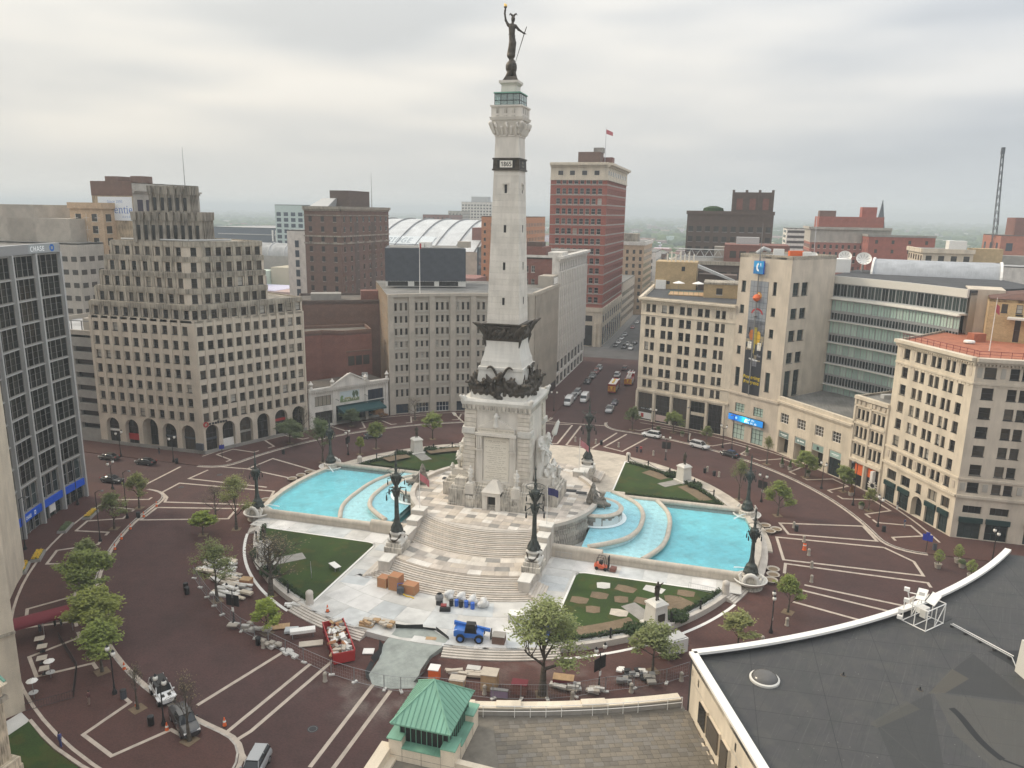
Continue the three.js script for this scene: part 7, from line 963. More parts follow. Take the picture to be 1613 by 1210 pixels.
{
const b=thing('arena','large arena with pale arched metal roof and dark ribs','arena',[-146,0,-345],.0),g=new MB(),rb=new MB(),N=14,q=i=>{const t=i / N;return[27 + 22*sin(PI*(.06 + .5*t)),lerp(36,-34,t)];};for(let i=0;i<N;i++){const a=q(i),c=q(i + 1);g.quad([-46,a[0],a[1]],[38,a[0],a[1]],[38,c[0],c[1]],[-46,c[0],c[1]]);}g.build('roof',std(.66,.68,.69,.5,{map:rep(T.metal,20)}),b,.9);
for(let k=0;k<7;k++){const x=-44 + k*13.4;new MB().tube([...Array(N + 1)].map((_,i)=>{const a=q(i);return[x,a[0]+ .35,a[1]];}),.5,4).build('roof_rib',M.grey,b);}new MB().box(-46,38,0,31,-34,35.5).build('wall',M.conc,b);new MB().box(30,39.6,0,45,4,22).build('stair_tower',M.oldRed,b);new MB().box(38,39,0,34,12,36).build('glass_end',GLblue[1],b);
const t=signTex(512,64,(x,w,h)=>{x.clearRect(0,0,w,h);x.fillStyle='#c9cfd2';x.fillRect(0,0,w,h);x.fillStyle='#8d979e';x.font='bold 58px sans-serif';x.fillText('GAINBRIDGE',8,54);});const A=q(3.2),C=q(1.2);const gm=new THREE.BufferGeometry();gm.setAttribute('position',new THREE.Float32BufferAttribute([-44,C[0]+ .5,C[1],6,C[0]+ .5,C[1],6,A[0]+ .5,A[1],-44,C[0]+ .5,C[1],6,A[0]+ .5,A[1],-44,A[0]+ .5,A[1]],3));gm.setAttribute('uv',new THREE.Float32BufferAttribute([0,0,1,0,1,1,0,0,1,1,0,1],2));gm.computeVertexNormals();mesh(gm,'roof_lettering',new THREE.MeshStandardMaterial({map:t,roughness:.6,side:THREE.DoubleSide}),b);}
tower('white_hotel','distant white slab hotel with rows of windows',[-267,-230,-730,-760],65.5,M.terra,{win:[2,1.7,3.6,3.4],glass:GL[2],roofs:[[-248,65.5,-745,20,6,12,M.lgrey]]});
tower('pale_hotel','distant pale block left of the white hotel',[-268.5,-252,-690,-715],55,M.limeG,{win:[1.6,1.6,3.4,3.4],glass:GL[2]});
tower('orange_brick_block','orange brick block hidden behind the monument shaft',[-96,-72,-280,-330],52.3,stone(.55,.24,.11,4.2,T.wallbrick),{win:[1.2,1.7,3.4,4],sill:M.limeD});
tower('red_brick_warehouse','low distant red brick warehouse left of the white hotel',[-262,-234,-600,-640],51,M.oldRed,{win:[1.5,1.6,4,4]});
{tower('ornate_beige_block','beige terracotta block with ribbed crown beside the red tower',[-27,-9,-300,-345],39.6,M.peach,{win:[1.4,2.1,3,3.8],cor:[[38,40,0,.6]],corMat:M.terra,roofs:[[-18,39.6,-312,9,4.5,10,M.limeD]]});
tower('white_street_block','narrow white block down the street beyond the beige one',[-22,-9.5,-380,-420],31,M.terra,{win:[2,2.2,4,4.2]});tower('street_row','low beige row of shops beyond the red tower',[-32,-13,-248,-298],22,M.lime,{win:[1.6,2,3,4]});tower('street_end_block','brown block closing the far street',[-30,-10,-460,-500],26,M.brownB,{});
tower('west_street_row','pale row across the street behind the ochre roof',[12,30,-215,-290],24,M.limeG,{win:[1.6,2,3.4,4]});}
{const b=tower('dark_brick_offices','dark brown brick office block with square rooftop tower',[18,52,-205,-245],56,M.darkB,{win:[1.9,2.1,3.1,4.1],glass:GL[2],sill:M.concD,cor:[[55,56.4,0,.4]]});new MB().box(35.5,51.4,56,64,-232,-208).build('rooftop_tower',M.darkB,b);for(const x of[35.8,40.9,46,51.1])new MB().bx(x,56,-207.9,1,8.9,1).build('tower_pier',M.darkB,b);for(const x of[38.4,43.5,48.6])new MB().box(x - 1.2,x + 1.2,57,61.5,-208,-207.9).build('window',M.oldRed,b);const g=new MB().lathe([[0,0],[4.4,.2],[4,1.4],[1.5,2.2],[0,2.3]],9,28,56.2,-212).build('roof_planting',M.hedge,b);}
{const b=tower('cornice_block','dark old block with wide pale cornice and roof trusses',[16.5,56,-155,-195],38.6,M.darkB,{win:[2.4,2.2,3.6,5],glass:GL[1],cor:[[37.6,38.8,0,1]],corMat:M.limeD,roofs:[[45,38.6,-170,22,6,20,M.oldRed],[33,38.6,-168,5,5,6,M.limeG],[42,44.6,-172,8,2.4,6,M.lgrey]]});const tr=new MB();for(let i=0;i<6;i++){const x=18 + i*3.1;tr.tube([[x,40,-161],[x + 1.5,42.6,-161],[x + 3.1,40,-161]],.16,4);}tr.tube([[18,42.6,-161],[37,42.6,-161]],.18,4);tr.tube([[18,40,-161],[37,40,-161]],.18,4);tr.build('roof_truss',M.lgrey,b);const pw=new MB();const f=straight([34,-160],[56,-160],38.6);for(let i=0;i<6;i++)fbox(pw,f,2 + i*3.3,4.2 + i*3.3,1.4,3.8,.0,.06);pw.build('windows',GL[2],b).userData.kind='stuff';}
tower('striped_garage','pale striped parking deck behind the dark block',[70,92,-394,-430],47.5,M.terra,{win:[21,1.6,22,3.2,3,1],glass:GL[2]});
{tower('red_hotel','wide red brick hotel with pale top storeys behind the offices',[75.6,113,-300,-335],49,stone(.42,.16,.12,4.2,T.wallbrick),{win:[1.1,1.9,2.8,3.6],sill:M.limeW,cor:[[42,48.6,0,.1],[48.6,49.8,0,1.2]],corMat:M.limeG,roofs:[[95,49,-318,31,6,22,M.redB],[104,55,-316,7,5,8,M.redB],[84,55,-316,8,3,8,M.brownB]]});tower('red_hotel_wing','plain red brick hotel wing right of the pale-topped hotel',[100,129,-280,-300],46.4,M.redB,{win:[1.2,1.7,6,4.4],cor:[[45.8,46.8,0,.3]],corMat:M.concD});new MB();const sp=thing('church_spire','dark distant church spire above the red hotel','spire',[128,0,-420]);new MB().fr(0,0,5,5,0,5,5,48).build('tower',M.brownB,sp);new MB().fr(0,0,5,5,48,.2,.2,66).build('spire',M.bluegrey,sp);}
tower('cream_corner_house','cream ornamented gable block behind the barrel roof',[106.8,124,-200,-225],43.2,M.limeW,{win:[2,2,4,4],cor:[[42,43.6,0,.8]],roofs:[[119,43.2,-205,6,3.4,5,M.white],[129,39,-205,10,5,8,M.ochre]]});
tower('pale_flat_block','pale flat roofed block right of the barrel roof',[126,176,-190,-240],38.4,M.terra,{win:null,roof:M.roofW,roofs:[[140,38.4,-205,12,3.2,6,M.concD],[158,38.4,-200,16,3.6,8,M.oldRed]]});
tower('brick_block','red brick block at the right edge under the crane',[171,205,-330,-360],47,stone(.45,.18,.12,4.2,T.wallbrick),{win:[3,4,8,9],glass:GLblue[0],roofs:[[186,47,-345,14,9,14,M.oldRed],[192,56,-345,9,5,9,M.grey]]});
{const c=thing('crane','tall lattice construction crane mast at the right','crane',[173,0,-340]);const l=new MB(),H=92,q=y=>[(y / H)*-4.5,lerp(1.3,.5,y / H)];for(let y=20;y<H - 4;y +=4){const[x0,r0]=q(y),[x1,r1]=q(y + 4);for(const[a,b]of[[-1,-1],[1,-1],[1,1],[-1,1]]){l.tube([[x0 + a*r0,y,b*r0],[x1 + a*r1,y + 4,b*r1]],.16,4);l.tube([[x0 + a*r0,y,b*r0],[x1 - b*r1,y + 4,a*r1]],.1,4);}}l.build('lattice_boom',M.bluegrey,c);new MB().fr(0,0,3.4,3.4,0,2.4,2.4,22).build('base',M.bluegrey,c);const k=new MB();k.tube([[-1.6,52,1.4],[-4.6,91,.6]],.1,4);k.bx(-4.4,88,0,1.6,3.4,1.6);k.build('head_and_cable',M.bluegrey,c);}
{
const g=new THREE.IcosahedronGeometry(1,1),p=g.attributes.position,r=RNG(11);const nz=new Map();for(let i=0;i<p.count;i++){const k=[p.getX(i),p.getY(i),p.getZ(i)].map(v=>v.toFixed(2)).join();if(!nz.has(k))nz.set(k,.75 + r()*.45);const s=nz.get(k);p.setXYZ(i,p.getX(i)*s,p.getY(i)*s,p.getZ(i)*s);}g.computeVertexNormals();
const N=9000,im=new THREE.InstancedMesh(g,std(1,1,1,.95),N),m=new THREE.Matrix4(),Q=new THREE.Quaternion(),up=new THREE.Vector3(0,1,0),col=new THREE.Color();im.name='distant_trees';let n=0;
while(n<N){const R=330*Math.pow(26,r()),a=(r()- .5)*1.5 + .27,x=35 - sin(a)*R,z=124 - cos(a)*R;if(R<620&&n2(x*.3,z*.3,5)<.56)continue;if(R<520&&abs(x)<260)continue;if(n2(x*.06,z*.06,7)<.4)continue;const s=(4 + r()*5)*(1 + R / 3500);m.compose(new THREE.Vector3(x,s*.3,z),Q.setFromAxisAngle(up,r()*6),new THREE.Vector3(s*1.25,s*(.75 + r()*.4),s*1.2));im.setMatrixAt(n,m);const t=r();im.setColorAt(n,col.setRGB(.045 + .05*t,.085 + .06*t,.03 + .02*r()));n++;}
im.castShadow=im.receiveShadow=true;im.userData={kind:'stuff',label:'distant hazy green tree cover out to the horizon'};scene.add(im);
const K=1500,ib=new THREE.InstancedMesh(new THREE.BoxGeometry(1,1,1),std(1,1,1,.85),K);ib.name='distant_roofs';n=0;const cs=[[.6,.58,.55],[.35,.16,.12],[.42,.4,.37],[.25,.2,.17],[.66,.66,.66],[.5,.42,.33]];
while(n<K){const R=300*Math.pow(12,r()),a=(r()- .5)*1.5 + .27,x=35 - sin(a)*R,z=124 - cos(a)*R;if(z>-210||(abs(x)<16&&z>-620))continue;if(R<420&&z>-290)continue;const h=R<700?6 + r()*16:5 + r()*9,w=14 + r()*34;m.compose(new THREE.Vector3(x,h / 2 - .3,z),Q.setFromAxisAngle(up,0),new THREE.Vector3(w,h,12 + r()*26));ib.setMatrixAt(n,m);const c=cs[floor(r()*6)];ib.setColorAt(n,col.setRGB(c[0]*(.8 + .3*r()),c[1]*(.8 + .3*r()),c[2]));n++;}
ib.castShadow=ib.receiveShadow=true;ib.userData={kind:'stuff',label:'distant low roofs scattered among the trees'};scene.add(ib);
}
const leafMats=[std(.24,.29,.055,.8),std(.245,.28,.09,.8),std(.22,.19,.1,.85),std(.28,.34,.045,.8),std(.125,.17,.055,.85),std(.34,.17,.06,.85)].map(m=>new THREE.MeshPhysicalMaterial({color:m.color,roughness:.9,transmission:.28,thickness:0,side:THREE.DoubleSide}));
const leafVar=leafMats.map(m=>[m,m.clone(),m.clone()]);leafVar.forEach(([a,b,c])=>{b.color.multiplyScalar(.86);c.color.r*=1.12;c.color.g*=1.03;});
function treeGeo(seed,H,R,kind){
const r=RNG(seed),wood=new MB(),lf=new MB(),h0=H*(.24 + .08*r()),tips=[];
const grow=(p,d,len,rad,lv)=>{
const n=4,pts=[p],rs=[rad];let q=p.slice(),v=d.slice();for(let i=1;i<=n;i++){v=[v[0]+(r()- .5)*.35,v[1]+(r()- .5)*.2 + .03,v[2]+(r()- .5)*.35];const l=hypot(...v);v=v.map(a=>a / l);q=q.map((a,k)=>a + v[k]*len / n);pts.push(q);rs.push(rad*(1 - .6*i / n));}
wood.tube(pts,rs,lv?4:6);if(lv>=1)for(let i=2;i<=n;i++)tips.push([...pts[i],lv]);
if(lv<3){const c=(lv===0?5:lv===1?4:3)+(kind===2&&lv?1:0);for(let i=0;i<c;i++){const t=.45 + .55*(i + r())/ c,j=min(n - 1,floor(t*n)),s=pts[j].map((a,k)=>lerp(a,pts[j + 1][k],t*n - j)),a=r()*TAU,sp=.75 + r()*.4,w=[v[0]+ cos(a)*sp,v[1]*.65 + r()*.25,v[2]+ sin(a)*sp],l=hypot(...w);grow(s,w.map(x=>x / l),len*(.55 + r()*.2),rs[j]*.62,lv + 1);}}
};
const lean=[(r()- .5)*.12,1,(r()- .5)*.12];wood.tube([[0,-.1,0],[lean[0]*h0*.5,h0*.5,lean[2]*h0*.5],[lean[0]*h0,h0,lean[2]*h0]],[H*.028 + .03,H*.022 + .02,H*.019 + .02].map(a=>a*(R>5?1.5:1)),7);
const nl=7 + floor(r()*3),top=H*.62;wood.tube([[lean[0]*h0,h0,lean[2]*h0],[lean[0]*h0 + .1,(h0 + top)/ 2,lean[2]*h0],[lean[0]*h0 - .05,top,lean[2]*h0 + .1]],[H*.019 + .02,H*.013 + .015,H*.006 + .01],6);for(let i=0;i<nl;i++){const q=i /(nl - 1),S=[lean[0]*h0,lerp(h0*.9,top*.96,q),lean[2]*h0],a=(i*.382 + r()*.12)*TAU,up=lerp(.35,1.5,q)+ r()*.4,hz=R / H*lerp(2.4,1.2,q),w=[cos(a)*hz,up,sin(a)*hz],l=hypot(...w);grow(S,w.map(x=>x / l),(H - h0)*(.5 + r()*.15)*lerp(1,.62,q),H*(R>5?.019:.012),0);}
let mx=0,my=0;for(const t of tips){mx=max(mx,hypot(t[0],t[2]));my=max(my,t[1]);}const fx=R / mx,fy=(H*.97 - h0)/(my - h0),fit=b=>{for(let i=0;i<b.p.length;i +=3){const w=clamp(b.p[i + 1]/ h0 - .3);b.p[i]*=lerp(1,fx,w);b.p[i + 2]*=lerp(1,fx,w);if(b.p[i + 1]>h0)b.p[i + 1]=h0 +(b.p[i + 1]- h0)*fy;}};
const dens=[9,4.6,.3,8,9,6][kind]*clamp(700 / tips.length,.35,2.4)*clamp(R / 3,.7,1.8),sz=kind===2?.09:.15;for(const t of tips){const n=floor(dens + r()),sp=.32*R*(t[3]===3?.8:.6);for(let i=0;i<n;i++){const x=t[0]/ 1 +(r()- .5)*sp / fx,y=t[1]+(r()- .5)*sp*.6,z=t[2]+(r()- .5)*sp / fx,a=r()*TAU,b=(r()- .5)*1.3,s=sz*(.7 + r()*.9),c=[cos(a)*s*1.5,sin(b)*s,sin(a)*s*1.5],e=[-sin(a)*s*.8,cos(b)*s*.25,cos(a)*s*.8];lf.quad([x - c[0],y - c[1],z - c[2]],[x + e[0],y + e[1],z + e[2]],[x + c[0],y + c[1],z + c[2]],[x - e[0],y - e[1],z - e[2]]);}}
fit(wood);fit(lf);return[wood,lf];
}
TREES.forEach(([x,z,H,R,kind,l],i)=>{
const o=thing('street_tree',(kind===2?'leafless street tree, ':kind===5?'small tree, ':'green street tree, ')+ l,'tree',[x,hypot(x,z)>65.8?.12:.0,z],0,'street trees round the circle'),[w,f]=treeGeo(100 + i*7,H,R,kind);
w.build('trunk',M.barkM,o,.9);if(f.p.length)f.build('crown',leafVar[kind][i%3],o);new MB().box(-.75,.75,-.02,.03,-.75,.75).build('soil_pit',M.dirt,o).rotation.y=atan2(x,z);
});
{
const pot=()=>new MB().lathe([[0,0],[.42,0],[.55,.7],[.6,.75],[.48,.76],[.45,.6],[0,.6]],12),lab=[['leafy sapling in a round concrete pot, leftmost at the corner',71.6,-2.2,1],['leafy sapling in a round concrete pot, middle at the corner',75.2,-5.2,1],['leafy sapling in a round concrete pot, nearest the roof edge',75.6,.4,1],['small evergreen in a pot beside the roof edge',79,.8,0],['clipped evergreen in a pot before the second shop bay',52.2,-45.6,0],['clipped evergreen in a pot nearest the first shop bay',50.6,-47.2,0],['round bush in a pot before the third shop bay',55.6,-42.6,2],['evergreen cone in a pot before the stone tower',43.2,-53.6,0],['dark cone shrub by the orange banners',62.9,-32.8,3],['empty looking concrete pot by the twin lamp',63.8,-25.9,2],['concrete pot with low shrub beside the corner saplings',75.4,-3.6,2],['bushy pot before the cream corner block',21.6,-66.8,2],['second bushy pot before the cream corner block',27.8,-64.4,2]];
lab.forEach(([l,x,z,k],i)=>{const o=thing('potted_plant',l,'potted plant',[x,.12,z],0,'potted plants on the pavements');pot().build('pot',M.conc,o,.6);const r=RNG(300 + i),f=new MB();if(k===1)new MB().tube([[0,.5,0],[.05,1.6,0],[0,2.6,.05]],[.05,.04,.02],5).build('stem',M.barkM,o);for(let j=0;j<420;j++){const t=r(),a=r()*TAU,y=k===1?1.2 + t*2:k===2?.65 + t*.7:.65 + t*1.7,q=(k===1?.85*sin(PI*(.15 + .8*t)):k===2?.6*sqrt(1 - t*t*.8):.42*(1.05 - t))*sqrt(r()),X=cos(a)*q,Z=sin(a)*q,s=.07 + r()*.08,b=r()*TAU;f.quad([X - cos(b)*s,y - s*.4,Z - sin(b)*s],[X + sin(b)*s,y,Z - cos(b)*s],[X + cos(b)*s,y + s*.4,Z + sin(b)*s],[X - sin(b)*s,y + .02,Z + cos(b)*s]);}f.build('foliage',leafMats[k===1?0:k===3?5:4],o);});
}
const tyreM=std(.012,.012,.012,.85),rimM=std(.35,.35,.36,.35,{metalness:.6}),lampW=std(.8,.8,.78,.2),lampR=std(.4,.02,.02,.3),carGlass=glassOf(.015,.017,.02,.05);
const paint=(r,g,b)=>new THREE.MeshPhysicalMaterial({color:C3(r,g,b),roughness:.35,clearcoat:.8,clearcoatRoughness:.1,side:THREE.DoubleSide});
function loft(st){const b=new MB(),ring=([z,w,y0,y1,t=.1])=>{const c=min(.16,(y1 - y0)*.3),W=w - t;return[[-w + c,y0,z],[w - c,y0,z],[w,y0 + c,z],[w,lerp(y0,y1,.62),z],[W,y1 - c*.5,z],[W - c,y1,z],[-W + c,y1,z],[-W,y1 - c*.5,z],[-w,lerp(y0,y1,.62),z],[-w,y0 + c,z]];};const R=st.map(ring),n=10;for(let i=0;i + 1<R.length;i++)for(let k=0;k<n;k++){const l=(k + 1)%n;b.quad(R[i][k],R[i][l],R[i + 1][l],R[i + 1][k]);}for(let k=1;k + 1<n;k++){b.tri(R[0][0],R[0][k + 1],R[0][k]);const e=R[R.length - 1];b.tri(e[0],e[k],e[k + 1]);}return b;}
const KINDS={
sedan:{L:4.7,W:1.82,wr:.33,ax:[-1.4,1.38],body:[[-2.33,.72,.35,.85],[-2.1,.86,.25,.98],[-1.2,.91,.22,1.0],[.9,.91,.22,.96],[1.7,.9,.24,.88],[2.15,.82,.28,.78],[2.34,.68,.36,.66]],cab:[[-1.7,.7,.95,1.0,.05],[-.95,.74,.92,1.42,.16],[.1,.75,.92,1.45,.17],[.55,.74,.92,1.36,.16],[1.2,.72,.86,.93,.05]],roof:[-1.0,.35,.5,1.46]},
suv:{L:4.8,W:1.95,wr:.38,ax:[-1.42,1.45],body:[[-2.4,.82,.45,1.05],[-2.25,.95,.35,1.15],[-1,.97,.32,1.15],[1,.97,.32,1.1],[1.8,.95,.34,1.04],[2.25,.86,.4,.95],[2.4,.72,.46,.8]],cab:[[-2.3,.8,1.08,1.3,.06],[-2.0,.82,1.08,1.7,.14],[0,.83,1.06,1.76,.15],[.55,.82,1.06,1.68,.15],[1.3,.78,1.02,1.1,.06]],roof:[-1.95,.5,.62,1.765]},
van:{L:5.6,W:2.05,wr:.37,ax:[-1.7,1.85],body:[[-2.8,.96,.4,1.3,.02],[-2.6,1.02,.35,2.55,.12],[-1,1.03,.33,2.6,.12],[1.0,1.03,.33,2.58,.14],[1.55,1.02,.33,2.3,.16],[2.2,.98,.35,1.35,.1],[2.7,.86,.4,1.15,.08],[2.8,.74,.45,.9,.05]],cab:[[1.3,.9,1.5,2.3,.06],[1.72,.92,1.42,2.14,.08],[2.2,.86,1.36,1.42,.04]],roof:null},
pickup:{L:5.7,W:2.0,wr:.42,ax:[-1.7,1.75],body:[[-2.85,.9,.5,1.2],[-2.7,.98,.42,1.28],[-.5,1,.4,1.28],[1,1,.4,1.24],[2.2,.98,.42,1.2],[2.7,.9,.45,1.1],[2.85,.8,.5,.95]],cab:[[-.75,.84,1.2,1.3,.05],[-.6,.86,1.2,1.86,.14],[.55,.86,1.2,1.9,.15],[1.35,.82,1.18,1.26,.05]],roof:[-.6,.65,.66,1.9]},
jeep:{L:4.5,W:1.9,wr:.42,ax:[-1.35,1.4],body:[[-2.1,.78,.55,1.2,.02],[-2.0,.84,.5,1.25,.02],[.7,.84,.5,1.24,.02],[.85,.74,.5,1.2,.03],[2.1,.68,.52,1.12,.03],[2.2,.62,.56,1.05,.03]],cab:[[-2.05,.78,1.2,1.8,.05],[-1.9,.79,1.2,1.88,.06],[.55,.79,1.2,1.88,.06],[.8,.77,1.2,1.3,.04]],roof:[-1.95,.5,.72,1.89]},
};
function vehicle(kind,col,name,label,x,z,ry,y=.0,o={}){
const K=KINDS[kind],v=thing(name,label,'vehicle',[x,y,z],ry,o.group),P=paint(...col);
loft(K.body).build('body',P,v,.5);loft(K.cab).build('windows',carGlass,v,.4);
if(K.roof){const[a,b,w,h]=K.roof,r=new MB();r.box(-w,w,h - .02,h + .03,a,b);r.build('roof',o.roofMat||P,v);const pl=new MB();for(const s of[-1,1]){for(const zz of[a,lerp(a,b,.5),b])pl.tube([[s*(w + .02),h,zz],[s*(w + .16),h -(h - 1)*.85,zz +(zz===b?.55:zz===a?-.25:0)]],.05,4);}pl.build('pillars',P,v);}
for(const s of[-1,1])for(const a of K.ax){const w=new MB().lathe([[0,.12],[K.wr*.6,.12],[K.wr,.1],[K.wr,-.12],[K.wr*.5,-.12],[0,-.1]],14),t=w.build('wheel',tyreM,v,.5);t.rotation.z=s>0?-PI / 2:PI / 2;t.position.set(s*(K.W / 2 - .1),K.wr,a);mesh(new MB().lathe([[0,.14],[K.wr*.55,.13],[K.wr*.6,.1]],10).geometry(.5),'rim',rimM,t);}
for(const s of[-1,1]){const hy=(K.body.at(-2)[3]+ K.body.at(-2)[2])/ 2 + .12;new MB().bx(s*K.W*.33,hy,K.L / 2 - .12,.34,.16,.14).build('headlight',lampW,v);new MB().bx(s*K.W*.36,.8,-K.L / 2 + .1,.22,.24,.1).build('tail_light',lampR,v);}
new MB().bx(0,.42,K.L / 2 - .1,K.W*.55,.16,.12).build('grille',M.black,v);for(const s of[-1,1])new MB().bx(s*(K.W / 2 + .06),K.body[2][3]+ .02,.85,.2,.13,.1).build('mirror',P,v);
return v;
}
const wht=[.72,.72,.71],blk=[.012,.012,.014],gry=[.16,.165,.17],sil=[.4,.41,.42],PP=PI;
vehicle('sedan',[.05,.045,.04],'parked_sedan','brown black sedan parked farther along the stepped tower kerb',-92.4,-5.2,-PI / 2);vehicle('sedan',blk,'parked_sedan','black sedan parked nearer the stepped tower corner',-82.6,-5,-PI / 2);vehicle('sedan',[.04,.042,.045],'parked_sedan','dark grey sedan parked on the bank side of the side street',-81,6.2,PI / 2);
{const j=vehicle('jeep',wht,'off_roader','white off-roader with black roof panel parked at the kerb',-22.6,61.4,.98,0,{roofMat:M.black});for(const s of[-1,1])for(const a of[-1.35,1.4])new MB().bx(s*.86,.86,a,.3,.12,1.0).build('fender',paint(...wht),j);for(const x of[-.35,.35])new MB().bx(x,1.18,1.5,.35,.05,.5).build('hood_vent',M.black,j);}
vehicle('pickup',[.03,.03,.033],'pickup_truck','dark grey pickup parked behind the white off-roader',-16.9,64.8,.95);vehicle('suv',[.33,.34,.35],'parked_suv','silver grey wagon driving at the bottom edge',-5.7,68.6,.22);
vehicle('sedan',[.05,.055,.05],'parked_sedan','dark car half hidden by trees before the theatre',-45.2,-38.6,-.85 + PI);vehicle('suv',wht,'white_car','white hatchback before the cream corner block',20.4,-61.4,1.25 + PI);vehicle('suv',[.6,.6,.6],'white_car','white crossover beside the right rear lawn',32.4,-56,1.05);vehicle('sedan',blk,'parked_sedan','black sedan parked before the stone tower',39.4,-51.8,.95 + PI);
vehicle('van',wht,'white_van','white van parked first at the left kerb',-6.1,-87.2,0);vehicle('van',wht,'white_van','white van driving in the lane beside the parked van',-2.4,-92.6,0);vehicle('suv',sil,'street_car','silver car parked behind the first white van',-6.1,-94,0);vehicle('suv',sil,'street_car','pale car second behind the first white van',-6.1,-100.4,0);
[[-5.9,-117,blk,'black car at the left kerb, nearest after the vans'],[-5.9,-126,gry,'grey car second in the left kerb row'],[-5.9,-133.5,[.2,.03,.03],'dark red car third in the left kerb row'],[-5.9,-140,sil,'silver car last in the left kerb row']].forEach(([x,z,c,l])=>vehicle('suv',c,'street_car',l,x,z,0));vehicle('suv',wht,'street_car','white car beside the ladder truck',1.9,-131,PP);vehicle('suv',[.12,.05,.05],'street_car','dark maroon car beyond the ladder truck',3,-143,PP);
vehicle('pickup',sil,'pickup_truck','silver pickup at the right kerb near the corner block',6.6,-83,0);vehicle('sedan',[.03,.02,.05],'parked_sedan','dark purple car behind the silver pickup',6.7,-92,0);
[[-.4,-186.5,wht,'white car leading the row beyond the crossing'],[-3.4,-188,blk,'black car at the left beyond the crossing'],[-3,-196.4,wht,'white car second beyond the crossing'],[-.5,-201,blk,'dark car right lane beyond the crossing'],[-7.3,-200,wht,'white car at the far left kerb, nearest'],[-7.4,-192,gry,'grey car at the far left kerb corner'],[-7.4,-211,wht,'white car at the far left kerb, second'],[-7.4,-222,sil,'silver car at the far left kerb, third'],[-6.9,-246,[.3,.04,.04],'red car far down the left kerb'],[-7,-265,wht,'white car farthest down the street']].forEach(([x,z,c,l])=>vehicle(z<-190?'sedan':'suv',c,'street_car',l,x,z,0));
{
const red=paint(.3,.025,.02),f=(name,l,x,z,ry,ladder)=>{const v=thing(name,l,'fire truck',[x,0,z],ry);new MB().bx(0,.5,3.4,2.45,2.5,2.6).build('cab',red,v);new MB().bx(0,2.98,3.4,2.35,.12,2.4).build('cab_roof',M.white,v);new MB().bx(0,1.7,4.62,2.1,.95,.2).build('windscreen',carGlass,v);new MB().bx(0,.5,-1.5,2.45,ladder?1.7:2.6,7).build('body',red,v);new MB().bx(0,.9,-5.02,2.3,1.6,.08).build('chevron_panel',M.yellow,v);const s=new MB();for(const k of[-1,1])for(let i=0;i<3;i++)s.hex([[k*.1 + k*i*.35,.95,-5.07],[k*.1 + k*i*.35 + .16,.95,-5.07],[k*.1 + k*i*.35 + .16,.95,-5.09],[k*.1 + k*i*.35,.95,-5.09],[k*.5 + k*i*.2,2.4,-5.07],[k*.5 + k*i*.2 + .16,2.4,-5.07],[k*.5 + k*i*.2 + .16,2.4,-5.09],[k*.5 + k*i*.2,2.4,-5.09]]);s.build('chevrons',lampR,v);for(const sx of[-1,1]){for(const zz of[3,-2.2,-3.4]){const w=new MB().lathe([[0,.15],[.5,.14],[.52,-.14],[0,-.14]],12).build('wheel',tyreM,v,.5);w.rotation.z=PI / 2;w.position.set(sx*1.12,.52,zz);}for(let i=0;i<3;i++)new MB().bx(sx*1.235,.9,-3.6 + i*1.9,.03,1.2,1.6).build('locker_door',M.lgrey,v);}
if(ladder){const q=new MB();for(const x of[-.5,.5])for(const y of[2.7,3.2])q.tube([[x,y,-5.2],[x,y + .5,4.6]],.07,4);for(let i=0;i<16;i++){q.tube([[-.5,2.72 + i*.033,-5 + i*.6],[.5,2.72 + i*.033,-5 + i*.6]],.05,4);for(const x of[-.5,.5])q.tube([[x,2.7 + i*.033,-5 + i*.6],[x,3.2 + i*.033,-4.7 + i*.6]],.04,4);}q.build('ladder',M.white,v);new MB().bx(0,2.2,-2,1.4,.6,1.6).build('turntable',M.lgrey,v);}else{new MB().bx(0,3.1,-1.5,2.2,.1,6.6).build('deck',M.white,v);new MB().bx(0,3.2,-1,.5,.3,5).build('hose_tray',M.yellow,v);}new MB().bx(0,3.1,3.9,1.7,.2,.4).build('light_bar',lampR,v);};
f('fire_engine','red fire engine with white roof and yellow chevron back',3.9,-109.5,PP,false);f('ladder_truck','red ladder truck with long white ladder on top',7.3,-122,PP,true);
}
